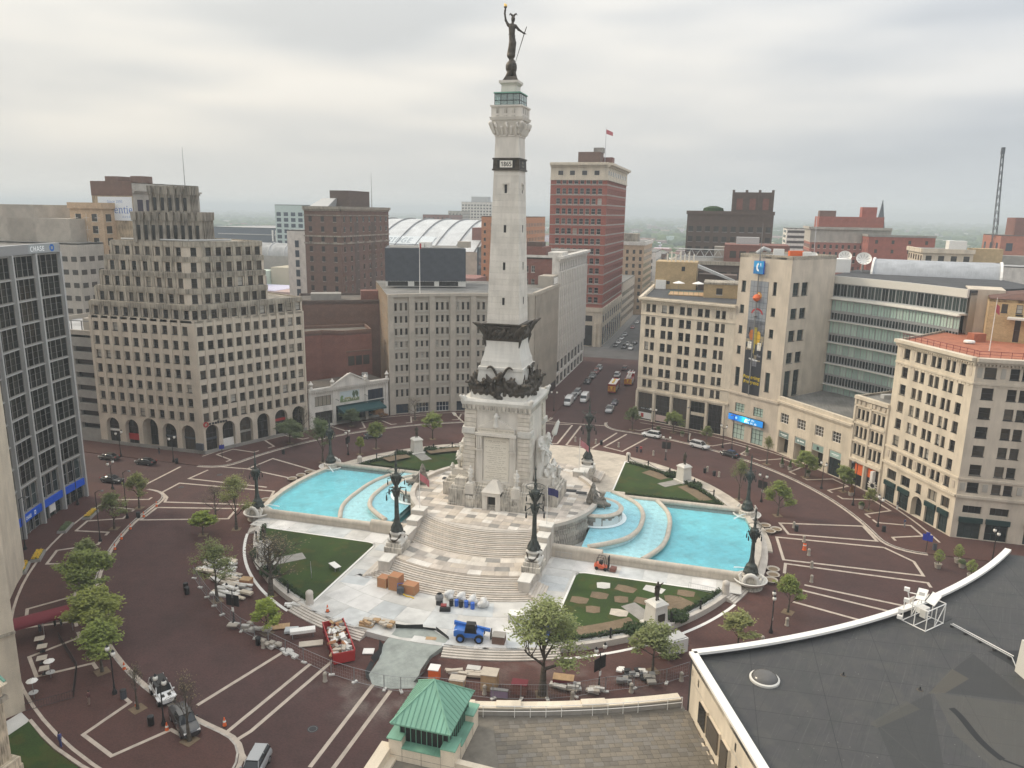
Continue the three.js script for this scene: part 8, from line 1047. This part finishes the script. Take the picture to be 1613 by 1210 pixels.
{
const v=thing('telehandler','blue telescopic handler on the pale plaza','vehicle',[7.4,PY,40.6],1.75),B=paint(.02,.14,.5);loft([[-2.2,.75,.6,1.5,.1],[-1.8,.9,.55,1.7,.15],[.9,.9,.55,1.45,.1],[1.6,.75,.6,1.1,.1]]).build('chassis',B,v,.5);new MB().fr(-.4,0,.95,1.5,1.3,.8,1.1,2.45).build('cab_glass',carGlass,v);const c=new MB();for(const x of[-.87,.07])for(const z of[-.75,.75])c.tube([[x,1.3,z],[lerp(x,-.4,.16),2.45,z*.74]],.06,4);c.bx(-.4,2.44,0,.86,.07,1.15);c.build('cab_frame',M.black,v);new MB().hex([[.35,1.7,-2.3],[.75,1.7,-2.3],[.7,.9,2.4],[.4,.9,2.4],[.35,2.15,-2.3],[.75,2.15,-2.3],[.7,1.3,2.4],[.4,1.3,2.4]].map((p,i)=>p)).build('boom',B,v);const k=new MB();for(const x of[.2,.9])k.bx(x,.15,3.1,.12,.07,1.3);k.bx(.55,.15,2.5,1.3,.9,.12);k.build('forks',M.black,v);for(const s of[-1,1])for(const a of[-1.3,1.1]){const w=new MB().lathe([[0,.2],[.35,.2],[.58,.15],[.58,-.18],[0,-.2]],14).build('wheel',tyreM,v,.5);w.rotation.z=s>0?-PI / 2:PI / 2;w.position.set(s*.95,.58,a);mesh(new MB().lathe([[0,.22],[.33,.21]],10).geometry(),'rim',B,w);}
const f=thing('forklift','orange and black forklift beside the right pool wall','vehicle',[20.4,PY,15.9],PI / 2 - .1),O=paint(.62,.1,.03);loft([[-1.2,.45,.3,.9,.1],[-.9,.55,.2,1.1,.12],[.5,.55,.2,.75,.05],[.8,.5,.25,.6,.05]]).build('chassis',O,f,.5);new MB().bx(0,.75,-.2,.6,.7,.5).build('seat',M.black,f);const g=new MB();for(const x of[-.45,.45]){g.tube([[x,.7,.6],[x,2.1,.3],[x,2.1,-.7],[x,1,-.9]],.05,5);}for(const z of[-.6,-.2,.2])g.tube([[-.45,2.12,z],[.45,2.12,z]],.035,4);g.build('overhead_guard',M.black,f);const m=new MB();for(const x of[-.35,.35])m.bx(x,.1,1,.12,2.3,.14);for(const y of[.4,1.3,2.3])m.bx(0,y,1,.7,.1,.1);m.build('mast',M.black,f);for(const x of[-.28,.28])new MB().bx(x,.08,1.6,.12,.05,1.1).build('fork',M.grey,f);new MB().bx(0,.14,1.75,1.1,.5,.9).build('load',M.oldRed,f);for(const s of[-1,1])for(const a of[-.75,.6]){const w=new MB().lathe([[0,.1],[.28,.1],[.3,-.1],[0,-.1]],12).build('wheel',tyreM,f,.5);w.rotation.z=PI / 2;w.position.set(s*.5,.3,a);}
const t=thing('white_trailer','white enclosed work trailer behind a sparse tree','trailer',[32.4,0,35.4],2.3);new MB().bx(0,.6,0,2,1.9,3.6).build('box',M.white,t);new MB().bx(0,2.5,0,1.7,.12,3.3).build('roof',M.lgrey,t);new MB().bx(0,.55,2.2,.1,.12,1.3).build('tongue',M.black,t);new MB().bx(0,.8,-1.82,1.7,1.5,.05).build('door',M.trim,t);for(const s of[-1,1]){const w=new MB().lathe([[0,.1],[.34,.1],[.36,-.1],[0,-.1]],12).build('wheel',tyreM,t,.5);w.rotation.z=PI / 2;w.position.set(s*1.02,.36,-.1);new MB().bx(s*1.02,.74,-.1,.3,.1,.95).build('mudguard',M.black,t);}
}
const one=(name,label,cat,p,ry,group,parts)=>{const o=thing(name,label,cat,p,ry,group);for(const[n,m,b,s]of parts)b.build(n,m,o,s);return o;};
const yAt=(x,z)=>hypot(x,z)>65.8?.12:hypot(x,z)<43.4?(z>0?PY:.3):0;
[[50.6,-12.3,'by the black bin, west crossing'],[51.8,-6.4,'before the orange barrel, west crossing'],[52.1,-1,'behind the orange barrel'],[52.1,3.8,'fourth along the west crossing'],[51.6,8.9,'fifth along the west crossing, by the tree'],[47.1,23.4,'by the right foreground banner lamp'],[43.7,29.3,'peeping over the dark roof edge'],[2.9,-51.7,'leftmost on the south crossing'],[8,-51.5,'second on the south crossing by the bin'],[13.7,-50.6,'third on the south crossing'],[22.3,-46.7,'behind the right rear lawn corner'],[34.7,-39.1,'left of two bins behind the rear statue'],[37.2,-36.2,'right of two bins behind the rear statue'],[-6.6,53.2,'at the fence before the red skip'],[-17.6,49.2,'at the fence by the bright tree'],[12.2,50,'at the fence before the plywood box'],[22.2,48.2,'at the fence under the banner lamp'],[28.5,44.6,'at the fence by the heap'],[34,40.6,'at the fence by the roof corner']].forEach(([x,z,l])=>one('stone_bollard','grey round-headed stone bollard ' + l,'bollard',[x,0,z],0,'stone bollards round the circle',[['shaft',M.conc,new MB().lathe([[.3,0],[.28,.15],[.24,.2],[.22,.8],[.26,.84]],10),.5],['head',M.conc,new MB().lathe([[.22,.84],[.26,1],[.16,1.18],[0,1.22]],10),.8]]));
[[17.2,-40.9,'right rear lawn corner by the south plaza'],[-38.9,-19.5,'left rear lawn corner by the pool'],[38.9,18,'right front lawn corner by the pool'],[-17.1,38.7,'left front lawn corner by the steps']].forEach(([x,z,l])=>one('stone_pillar','stout round-topped stone pillar at the ' + l,'pillar',[x,yAt(x,z)- .1,z],0,'stone pillars at the lawns',[['shaft',M.step,new MB().lathe([[.62,0],[.55,.2],[.5,1.5],[.55,1.55]],12),.5],['dome',M.step,new MB().lathe([[.55,1.55],[.5,1.85],[.3,2.05],[0,2.12]],12),.9]]));
{const rim=[['right rear',1,-1,[24,31,39,49,58]],['left rear',-1,-1,[24,33,39,51,58]],['right front',1,1,[27,35,48,56]],['left front',-1,1,[30,40,50,58]]],ord=['first','second','third','fourth','fifth'];
for(const[nm,sx,sz,as]of rim){const P=as.map(a=>{const q=a*PI / 180;return[sx*42.9*sin(q),sz*42.9*cos(q)];});P.forEach(([x,z],i)=>one('chain_post',`black iron chain post, ${ord[i]} from the stairs on the ${nm} lawn`,'post',[x,yAt(x,z),z],0,'iron chain posts of the lawns',[['shaft',M.black,new MB().lathe([[.24,0],[.2,.1],[.13,.2],[.12,1.1],[.17,1.15],[.17,1.3]],8)],['finial',M.black,new MB().lathe([[.12,1.3],[.16,1.45],[0,1.62]],8)]]));for(let i=0;i + 1<P.length;i++){const A=P[i],B=P[i + 1],y=yAt(...A);one('post_chain',`black chain between ${ord[i]} and ${ord[i + 1]} post on the ${nm} lawn`,'chain',[0,0,0],0,'chains of the lawns',[['chain',M.black,new MB().tube([...Array(9)].map((_,k)=>{const t=k / 8;return[lerp(A[0],B[0],t),y + 1.15 - 1.9*t*(1 - t)*1.4,lerp(A[1],B[1],t)];}),.05,5)]]);}}}
[[46.3,-8.4,'left of the far group by the right pool'],[47.4,-9.6,'right of the far group by the right pool'],[45.6,-10.8,'behind the far group by the right pool'],[46.1,7,'farthest of the near group by the right pool'],[46,9,'middle of the near group by the right pool'],[45.6,11,'nearest of the near group by the right pool'],[-47.3,-5.9,'first of three by the left pool rim'],[-46.7,-8.3,'second of three by the left pool rim'],[-46.2,-10.8,'third of three by the left pool rim'],[-45.6,6,'alone by the left pool rim']].forEach(([x,z,l],i)=>one('planter_bowl','wide stone planter bowl, ' + l,'planter',[x,0,z],0,'stone planter bowls by the pools',[['bowl',M.conc,new MB().lathe([[.45,0],[.5,.12],[.95,.42],[1.02,.55],[.86,.55],[.7,.42],[0,.4]],16),.6],['soil',M.dirt,new MB().lathe([[0,.44],[.8,.44]],14)]]));
[[50.9,-10.9,'by the first west bollard'],[9.4,-51.1,'on the south crossing'],[34.2,-37.9,'left behind the right rear statue'],[36.2,-36.6,'right behind the right rear statue'],[65.9,-15.2,'under the twin lamp by the office'],[-26.6,62.9,'by the tall cafe lamp, round and blue'],[-20.4,65.8,'between the bare trees'],[-62.8,19.6,'by the bank kerb trees'],[-43.8,-5,'on the east crossing'],[-58.6,-20.6,'before the stepped tower arches'],[-34.6,56.9,'under the bright trees'],[-37,39.4,'outside the fence, farther'],[-36,40.4,'outside the fence, nearer'],[-18.6,48.8,'at the fence by boards'],[-76.6,-7.4,'under the corner lamp'],[72.8,-9.6,'pair by the blue sign']].forEach(([x,z,l])=>one('litter_bin','black litter bin ' + l,'bin',[x,yAt(x,z)*(hypot(x,z)>60?1:0),z],0,'black litter bins',[['drum',l.includes('blue')?M.bluegrey:M.black,new MB().lathe([[.3,0],[.34,.05],[.34,.95],[.3,1]],10),.5],['lid',M.dark,new MB().lathe([[.36,.98],[.34,1.08],[.2,1.14],[0,1.14]],10)]]));
[[-63.4,14.3],[-62.1,19.1],[-60.4,24.2],[-58.8,28],[-56.8,31.6],[-54.4,35.9]].forEach(([x,z],i)=>cone(x,z,['first','second','third','fourth','fifth','sixth'][i]+ ' from the corner along the bank kerb'));[[-30.7,58.3,'in the road by the cafe lamp'],[-12.9,63.5,'on the stone band ahead of the pickup'],[-24.2,63.6,'beside the off-roader'],[-18.2,66,'beside the pickup'],[-13.6,40,'on the left edge steps']].forEach(([x,z,l])=>cone(x,z,l));
function cone(x,z,l){one('traffic_cone','orange traffic cone ' + l,'cone',[x,z===40?PY:0,z],0,'traffic cones',[['body',M.orange,new MB().lathe([[.22,.05],[.17,.35],[.11,.7],[.05,1.05],[0,1.07]],10),.5],['base',M.black,new MB().bx(0,0,0,.5,.05,.5)],['band',M.white,new MB().lathe([[.175,.5],[.135,.7]],10)]]);}
one('traffic_barrel','orange and white traffic barrel on the west crossing','barrel',[51.6,0,-3],0,null,[['drum',M.orange,new MB().lathe([[.36,0],[.36,.1],[.3,.12],[.27,1.1],[.2,1.15],[0,1.15]],12),.5],['stripe',M.white,new MB().lathe([[.29,.4],[.285,.6]],12)],['stripe',M.white,new MB().lathe([[.28,.8],[.275,.98]],12)],['handle',M.dark,new MB().box(-.12,.12,1.15,1.28,-.03,.03)]]);
one('blue_sign','blue information sign on a post before the office','sign',[71.2,.12,-8.2],-.4,null,[['panel',std(.02,.04,.35,.5),new MB().box(-.75,.75,2,3.1,-.05,.05)],['post',M.black,new MB().tube([[0,0,0],[0,3.4,0]],.06,6)],['crest',std(.02,.04,.35,.5),new MB().box(-.3,.3,3.1,3.5,-.05,.05)]]);one('blue_sign','blue sign on a post at the stepped tower corner','sign',[-69.6,.12,-13.6],.9,null,[['panel',std(.02,.03,.25,.5),new MB().box(-.55,.55,2.1,3,-.05,.05)],['post',M.black,new MB().tube([[0,0,0],[0,3.2,0]],.06,6)]]);
for(const[x,z,l,c]of[[-10.9,13.6,'left front',std(.5,.16,.18,.8)],[10.9,13.6,'right front',std(.03,.03,.12,.8)],[10.9,-13.6,'right rear',std(.5,.2,.22,.8)]]){const f=new MB();for(let i=0;i<5;i++){const w=k=>.12*sin(k*1.7),a=.06 + i*.34,y=k=>-k*.12*(x<0||z<0?2:.6);f.hex([[a,5 + y(i),w(i)],[a + .34,5 + y(i + 1),w(i + 1)],[a + .34,5 + y(i + 1),w(i + 1)- .03],[a,5 + y(i),w(i)- .03],[a,6.2 + y(i),w(i)],[a + .34,6.2 + y(i + 1),w(i + 1)],[a + .34,6.2 + y(i + 1),w(i + 1)- .03],[a,6.2 + y(i),w(i)- .03]]);}one('flagpole',`white flagpole with flag on the ${l} stair pier`,'flagpole',[x,6.1,z],0,'flagpoles on the stair piers',[['pole',M.white,new MB().tube([[0,0,0],[0,6.6,0]],[.07,.04],6)],['flag',c,f]]);}
{const skin=std(.42,.27,.2,.7),hairM=std(.03,.02,.015,.8),T=(r,g,b)=>std(r,g,b,.85);const S=1.72 / 1.8,leg=standing(1.72).slice(0,4),body=blob(standing(1.72),.045,.05),tr=blob(leg.map(a=>a.map((v,i)=>i===3||i===7?v + .025:v)).concat([[-.07,.9,0,.13,.07,.9,0,.13]]),.05,.06),sh=blob([[0,.95,0,.19,0,1.35,0,.19],[-.17,1.38,0,.1,.17,1.38,0,.1],[-.19,1.38,0,.1,-.26,1.14,-.01,.085],[.19,1.38,0,.1,.27,1.14,0,.085]],.05,.06),hr=blob([[0,1.63,-.03,.1,0,1.67,-.01,.105]],.04,.04);
[[18.4,-47.6,.4,'in dark clothes walking on the rear road, left of a pair',[.03,.03,.05],[.05,.04,.05]],[19.3,-47.9,.4,'in red top walking on the rear road, right of a pair',[.4,.05,.06],[.05,.05,.07]],[-26.8,71.3,2.6,'in blue walking on the pavement by the church lawn',[.05,.06,.2],[.05,.06,.18]],[-29.4,64.9,-1,'in a brown top walking near the cafe',[.12,.05,.05],[.25,.18,.15]],[69.9,-18.5,1.2,'in dark blue before the arched door',[.03,.04,.1],[.2,.2,.2]],[70.4,-27.6,2,'in black with a white bag by the green shopfront',[.02,.02,.03],[.5,.5,.5]],[-47.2,54.7,.5,'in pale blue by the awning',[.3,.4,.5],[.1,.1,.12]],[-46.6,53,2,'in white shirt under the awning, left',[.6,.6,.6],[.03,.03,.03]],[-46,52.6,2,'in white shirt under the awning, right',[.65,.65,.65],[.04,.04,.05]],[-84.5,-11.4,2,'in dark jacket by the stepped tower door',[.03,.03,.03],[.06,.06,.08]]].forEach(([x,z,ry,l,a,b])=>{const o=thing('person','person ' + l,'person',[x,yAt(x,z),z],ry);mesh(body,'body',skin,o);mesh(tr,'trousers',T(...b),o);mesh(sh,'shirt',T(...a),o);mesh(hr,'hair',hairM,o);});}
{const s=thing('rubble_skip','red open skip heaped with rubble and boards','skip',[-8.6,0,46.2],.67),W=1.25,L=4,w=new MB();for(const k of[-1,1]){w.hex([[k*W - .05,.2,L],[k*W + .05,.2,L],[k*W + .05,.2,-L],[k*W - .05,.2,-L],[k*(W + .1)- .05,1.7,L],[k*(W + .1)+ .05,1.7,L],[k*(W + .1)+ .05,1.7,-L],[k*(W + .1)- .05,1.7,-L]]);}w.box(-W,W,.2,.3,-L,L);w.build('side_wall',M.red,s);for(const k of[-1,1])new MB().box(-W - .05,W + .05,.2,1.6,k*L - .05,k*L + .05).build('end_wall',M.red,s);for(let i=0;i<8;i++)for(const k of[-1,1])new MB().bx(k*(W + .12),.2,-3.6 + i*1.03,.1,1.45,.12).build('rib',M.maroon,s);const r=RNG(61),ms=[M.pale,M.wood,M.white,M.concD,M.card,M.tan];for(let i=0;i<90;i++){const o=new MB().bx(0,0,0,.2 + r()*.7,.06 + r()*.25,.2 + r()*.9).build('rubble_piece',ms[floor(r()*6)],s);o.position.set((r()- .5)*2.1,.9 + r()*.8,(r()- .5)*7.2);o.rotation.set(r()*.9 - .45,r()*6,r()*.9 - .45);}}
[[-9.4,30.9,1.5,1.5,1.4,'small plywood crate left of the tall crate'],[-7.4,31.1,1.7,2.2,1.6,'tall plywood crate by the lower stairs'],[-4.9,31.6,2,1.45,1.5,'wide plywood crate right of the tall crate']].forEach(([x,z,w,h,d,l])=>{const e=new MB();for(const k of[-1,1]){e.bx(k*(w / 2 - .05),0,d / 2 + .01,.1,h,.04);e.bx(0,k>0?h - .1:0,d / 2 + .012,w,.1,.03);e.bx(k*(w / 2 + .012),0,0,.03,.12,d);}one('plywood_crate',l,'crate',[x,PY,z],-.12,'plywood crates by the stairs',[['box',M.card,new MB().bx(0,0,0,w,h,d)],['batten',M.wood,e]]);});
[[1.1,31.8,'leftmost'],[2.9,31.9,'second from left'],[4.7,32.2,'third from left'],[6.4,32.5,'rightmost']].forEach(([x,z,l],i)=>{const o=thing('bulk_bag',`white bulk sack, ${l} behind the drums`,'sack',[x,PY,z],i*.4,'white sacks by the stairs');mesh(blob([[-.35,.45,-.3,.4,.35,.5,.3,.4],[-.35,.9,.3,.38,.3,.95,-.3,.4],[0,.5,0,.5,0,1,0,.45]],.12,.2),'sack',std(.66,.65,.63,.8),o);for(const k of[-1,1])new MB().tube([[k*.4,1.1,-.3],[k*.5,1.6,0],[k*.4,1.1,.3]],.04,4).build('strap',M.white,o);});
[[2,33.4,M.black,'black'],[2.7,33.2,M.blue,'blue'],[3.4,33.3,M.black,'black'],[4.1,33.1,M.blue,'blue'],[5.1,33.3,M.blue,'blue']].forEach(([x,z,m,c],i)=>one('drum_barrel',`${c} plastic drum, ${['first', 'second', 'third', 'fourth', 'last'][i]} in the row before the sacks`,'drum',[x,PY,z],0,'plastic drums by the stairs',[['drum',m,new MB().lathe([[.28,0],[.3,.05],[.3,.3],[.32,.33],[.3,.36],[.3,.62],[.32,.65],[.3,.68],[.29,.92]],12),.5],['lid',m,new MB().lathe([[.3,.92],[.26,.95],[0,.94]],12)]]));
one('compressor','red and black site compressor before the drums','machine',[1.6,PY,34.8],.3,null,[['frame',M.black,new MB().bx(0,0,0,1.5,.3,.9)],['engine',std(.25,.04,.04,.5),new MB().bx(-.2,.3,0,.8,.55,.7)],['tank',M.black,new MB().tube([[-.6,.5,.4],[.7,.5,.4]],.2,8)]]);one('mixer','grey cement mixer drum behind the compressor','machine',[.3,PY,33.6],0,null,[['drum',M.grey,new MB().lathe([[.2,.6],[.55,.8],[.6,1.3],[.35,1.7]],12),.6],['stand',M.dark,new MB().bx(0,0,0,.8,.6,.6)]]);one('pump_cart','dark blue pump cart with yellow hose before the crates','machine',[-6.1,PY,32.5],.4,null,[['body',M.bluegrey,new MB().bx(0,.3,0,1,.8,.8)],['handle',M.blue,new MB().tube([[-.4,.8,-.3],[-.4,1.5,-.4],[.4,1.5,-.4],[.4,.8,-.3]],.05,5)],['hose',M.yellow,new MB().tube([[.4,.2,.4],[.9,.1,.9],[1.5,.08,1.1],[1.9,.08,1.5]],.09,5)]]);
{const o=thing('access_ramp','grey dusty membrane ramp over the steps with black sheet edges','ramp'),q=[[-2.8,41.2,.8],[-.4,40.4,.82],[2,40.2,.82],[4.6,41.6,.8],[4.4,43.4,.7],[3.5,45.3,.4],[3.4,48,.15],[4.1,51.4,.04],[1.4,52.3,.03],[-1,52.2,.03],[-2.2,50.6,.1],[-2.3,47.6,.25],[-3,44.8,.6]],g=new MB(),c=[0,.62,45];q.forEach((a,i)=>{const b=q[(i + 1)%q.length];g.tri([a[0],a[2],a[1]],[b[0],b[2],b[1]],c);g.quad([a[0],-.02,a[1]],[b[0],-.02,b[1]],[b[0],b[2],b[1]],[a[0],a[2],a[1]]);});g.build('membrane',stone(.36,.39,.36,5,T.conc),o,1);const sh=(P,w)=>{const s=new MB();for(let i=0;i + 1<P.length;i++){const a=P[i],b=P[i + 1];s.quad([a[0],a[2],a[1]],[b[0],b[2],b[1]],[b[0]+ w*.6,b[2]+ .55 + .2*sin(i*2),b[1]+ .1],[a[0]+ w*.6,a[2]+ .55 + .2*sin(i*2 + 1),a[1]+ .1]);}s.build('black_sheeting',M.black,o);};sh([[-3,44.8,.5],[-2.4,46.4,.3],[-2.5,48.4,.2],[-2.2,50.6,.1],[-1.4,51.8,.05]],-.8);sh([[4,45,.4],[3.6,46.4,.3],[3.7,48.4,.15],[3.4,50.4,.06]],.9);sh([[-2.9,41.2,.8],[-1.6,40.8,.8],[.6,40.3,.82],[2.4,40.2,.82],[4.7,41.6,.75]],.0);new MB().bx(2.4,.72,42,1.4,.06,.7,.2).build('plywood_offcut',M.wood,o);}
let fenceN=0;const ordinal=i=>['first','second','third','fourth','fifth','sixth','seventh','eighth','ninth','tenth','eleventh','twelfth','thirteenth','fourteenth','fifteenth','sixteenth','seventeenth','eighteenth','nineteenth'][i]||(i===19?'twentieth':'twenty-' + ordinal(i - 20));
{const P=[[-38.2,36.1],[-32.7,40.4],[-27.6,43.9],[-22.6,46.7],[-17.3,48.5],[-11,50.6],[-6.5,51.9],[-3.2,52.4],[.8,52.7],[2.8,52.5],[6.6,51.4],[10,51],[13.4,50.6],[16.5,49.8],[19.4,48.9],[22.4,47.5],[25.6,45.5],[28.7,43.9],[32.3,41.7],[34.8,39.4]],wireM=std(.3,.31,.32,.5,{metalness:.4});for(let i=0;i + 1<P.length;i++){const A=P[i],B=P[i + 1],f=straight(A,B),n=max(1,Math.round(f.L / 3.2));for(let k=0;k<n;k++){const a=f.L*k / n + .05,b=f.L*(k + 1)/ n - .05,fr=new MB(),wm=new MB();for(const u of[a,b])fr.tube([f(u,0),f(u,2)],.03,5);for(const v of[.15,1.95])fr.tube([f(a,v),f(b,v)],.025,5);for(let j=1;j<10;j++)wm.tube([f(lerp(a,b,j / 10),.15),f(lerp(a,b,j / 10),1.95)],.008,3);for(const v of[.6,1.05,1.5])wm.tube([f(a,v),f(b,v)],.008,3);const ct=new MB();const c=f(a,0);ct.bx(c[0],0,c[2],.7,.16,.35,.6*i);one('fence_panel','grey wire site fence panel, ' + ordinal(fenceN++)+ ' from the left end of the works fence','fence',[0,0,0],0,'wire fence panels round the works',[['frame',wireM,fr],['mesh',wireM,wm],['foot',M.pale,ct]]).getObjectByName('mesh').userData.kind='stuff';}}}
{const r=RNG(77),pile=(name,label,x,z,n,sx,sz,big,ms)=>{const o=thing(name,label,'stone pile',[x,yAt(x,z),z],r()*.6 - .3);for(let i=0;i<n;i++){const l=big*(.6 + r()*.9),q=new MB().bx(0,0,0,l,.16 + r()*.16,.35 + r()*.4).build('stone',ms[floor(r()*ms.length)],o);q.position.set((r()- .5)*sx,floor(r()*3)*.24,(r()- .5)*sz);q.rotation.y=(r()- .5)*.5;}},sm=[M.white,M.limeW,M.pale,M.tan];
pile('stone_stack','white salvaged step stones stacked behind the sparse tree, farthest',-37,30.5,16,5,2,2.2,sm);pile('stone_stack','white salvaged step stones stacked under the sparse tree',-35.2,33.6,22,6,2.4,2.4,sm);pile('stone_stack','white salvaged step stones stacked beside the pallet box',-32.4,35.8,22,6,2.4,2.4,sm);pile('stone_stack','white stones stacked nearest the fence by the lamp',-29.8,38.6,14,5,1.8,2,sm);pile('rubble_row','grey broken stone row along the fence left of the skip',-15.4,49,18,7,1,.9,[M.conc,M.pale]);pile('rubble_row','grey stones and rails along the fence by the lamp',-21.6,46,14,5,1,.9,[M.conc,M.pale]);pile('rubble_heap','dark rubble heap with white scraps under the small tree',28.8,42,30,4.4,2.6,.7,[M.dark,M.concD,M.white,M.grey]);pile('stone_row','pale kerb stones laid along the fence right of the large tree',22.6,46.2,14,6,.9,1.1,[M.pale,M.conc]);pile('timber_heap','broken pallet timber on the pale plaza, left heap',-6.4,41.3,16,1.8,1.4,.9,[M.wood,M.tan]);pile('timber_heap','broken pallet timber on the pale plaza, right heap',-4,41.1,12,1.5,1.2,.8,[M.wood,M.tan]);pile('foam_heap','white foam and sheet scraps at the lawn corner pillar',-19.4,39.2,14,2.4,1.4,.7,[M.white,M.pale]);pile('stone_row','pale cut stones laid before the front steps',9.4,47,10,5,1,1.4,[M.pale,M.tan]);
const flat=(l,x,z,w,h,d,ry,m,legs)=>{const o=one('site_board',l,'board',[x,yAt(x,z),z],ry,null,[['sheet',m,new MB().bx(0,legs?.7:.12,0,w,h,d)]]);for(const a of[-1,1])for(const b of[-1,1])new MB().bx(a*w*.4,0,b*d*.38,.1,legs?.7:.12,.1).build('leg',M.grey,o);};
flat('tan plywood sheet lying by the bright small tree',-18.3,44.4,2.6,.1,1.3,.5,M.wood);flat('grey wrapped slab pallet beside the plywood',-16.2,44.9,1.7,.35,1.2,.4,M.paleG);flat('long white wrapped bundle on trestles',-14.2,45.4,3.2,.4,1,.55,M.white,1);flat('tan plywood sheets with battens left of the skip',-12.2,46.8,3,.12,1.2,.5,M.tan);flat('white folding table on the left front lawn',-18.8,28.4,2.2,.08,1,-.6,M.white,1);flat('white spray marked board by the ramp',-4.4,46.2,1.4,.1,1.2,.3,M.white);
const box=(l,x,z,w,h,d,m,m2)=>one('site_box',l,'box',[x,yAt(x,z),z],.1,null,[['box',m,new MB().bx(0,0,0,w,h,d)],['lid',m2,new MB().bx(0,h,0,w + .08,.1,d + .08)]]);box('tall plywood box by the front fence',12.4,48.6,1.9,2,1.6,M.wood,M.tan);box('red gang box by the front fence',16,48.4,1.8,1.2,1.2,M.oldRed,M.maroon);box('red gang box under the large tree',20.6,45.6,2.4,1,1.2,M.maroon,M.wood);box('orange toilet cabin with white roof behind the pavilion',5.6,49,1.2,1.5,1.2,M.orange,M.white);box('tan carton on the brick by the pavilion',8.6,49.2,1.8,.8,1.2,M.wood,M.tan);box('brown carton among the white stones',-29.6,35.4,1.6,.9,1.2,M.card,M.wood);box('white plastic tub before the front steps',9.6,46.2,1.6,.5,.8,M.white,M.pale);box('purple grey panel crate by the fence',14,50,2,.9,.4,std(.3,.22,.32,.7),M.grey);box('stack of brown sheets beside the telehandler',11,40.2,1.6,1,1.3,M.brownB,M.concD);box('white wrapped block right of the sacks',11.6,34.4,1.8,1,1.4,M.pale,M.white);box('blue portable toilet behind the large tree',16.4,37.4,1.2,2.2,1.2,M.blue,M.bluegrey);};
for(const[l,x,z,w,ry]of[['long grey bike-rack barrier on the right lawn edge',35.8,18.6,4.4,-.15],['grey barrier leaning on the left lawn',-21.6,30.6,4,-1],['grey barrier by the right stair side',13.9,13.9,2.6,0],['white barrier at the terrace beside the pool',-39.5,16.6,3,.1]]){const f=new MB();for(const y of[.15,1])f.tube([[-w / 2,y,0],[w / 2,y,0]],.03,5);for(let i=0;i<=w*4;i++)f.tube([[-w / 2 + i / 4,.15,0],[-w / 2 + i / 4,1,0]],.014,4);one('crowd_barrier',l,'barrier',[x,PY,z],ry,null,[['rails',M.steel,f],['foot',M.steel,new MB().bx(-w*.35,0,0,.08,.06,.7)],['foot',M.steel,new MB().bx(w*.35,0,0,.08,.06,.7)]]);}
[[-44.9,56.9],[-43.1,58.2],[-41,60.2],[-38.9,61.8]].forEach(([x,z],i)=>one('cafe_table',`square cafe table, ${['farthest', 'second', 'third', 'nearest'][i]} in the row by the club wall`,'table',[x,.12,z],.7,'cafe tables by the club',[['top',M.tan,new MB().bx(0,.72,0,1.1,.05,1.1)],['leg',M.black,new MB().tube([[0,0,0],[0,.72,0]],.06,6)],['base',M.black,new MB().bx(0,0,0,.6,.04,.6)]]));
[[-37.6,62.2,'farther'],[-36.2,65.8,'nearer']].forEach(([x,z,l])=>one('cafe_umbrella',`white cafe umbrella, the ${l} one beside the club wall`,'umbrella',[x,.12,z],0,'cafe umbrellas',[['canopy',M.white,new MB().lathe([[.62,2.15],[.6,2.2],[0,2.5]],8)],['pole',M.grey,new MB().tube([[0,0,0],[0,2.5,0]],.04,5)],['table',M.lgrey,new MB().lathe([[0,.74],[.5,.74],[.5,.7]],12)]]));
{const P=[[-35,68],[-31.9,64.6],[-36,60],[-43.5,55.4]],fr=new MB(),b=new MB();for(let i=0;i<3;i++){const f=straight(P[i],P[i + 1],.12);for(const v of[.15,1])fr.tube([f(0,v),f(f.L,v)],.03,4);for(let u=0;u<f.L;u +=.25)b.tube([f(u,.15),f(u,1)],.014,3);}const o=one('cafe_railing','black railing enclosing the cafe tables','railing',[0,0,0],0,null,[['rail',M.black,fr],['bars',M.black,b]]);o.children[1].userData.kind='stuff';}
[[-71.3,21.6,'farthest, beside the bank wall'],[-70.8,27.6,'second from the far end'],[-66,37.6,'third from the far end'],[-64.6,41.6,'nearest of the four']].forEach(([x,z,l],i)=>{const f=new MB(),r=RNG(500 + i);for(let k=0;k<300;k++){const X=(r()- .5)*3.4,Z=(r()- .5)*.9,y=.45 + r()*.3,s=.08 + r()*.07,a=r()*6;f.quad([X - cos(a)*s,y,Z - sin(a)*s],[X + sin(a)*s,y + .03,Z - cos(a)*s],[X + cos(a)*s,y + .05,Z + sin(a)*s],[X - sin(a)*s,y + .03,Z + cos(a)*s]);}one('flower_bed','long dark planter with yellow flowers by the bank, ' + l,'planter',[x,.12,z],atan2(x,z)+ .1,'bank flower planters',[['box',M.concD,new MB().fr(0,0,4,1.5,0,3.8,1.3,.4)],['flowers',i===1?leafMats[4]:M.yellow,f],['leaves',leafMats[4],new MB().bx(0,.38,0,3.5,.08,1)]]);});
renderer.render(scene,camera);
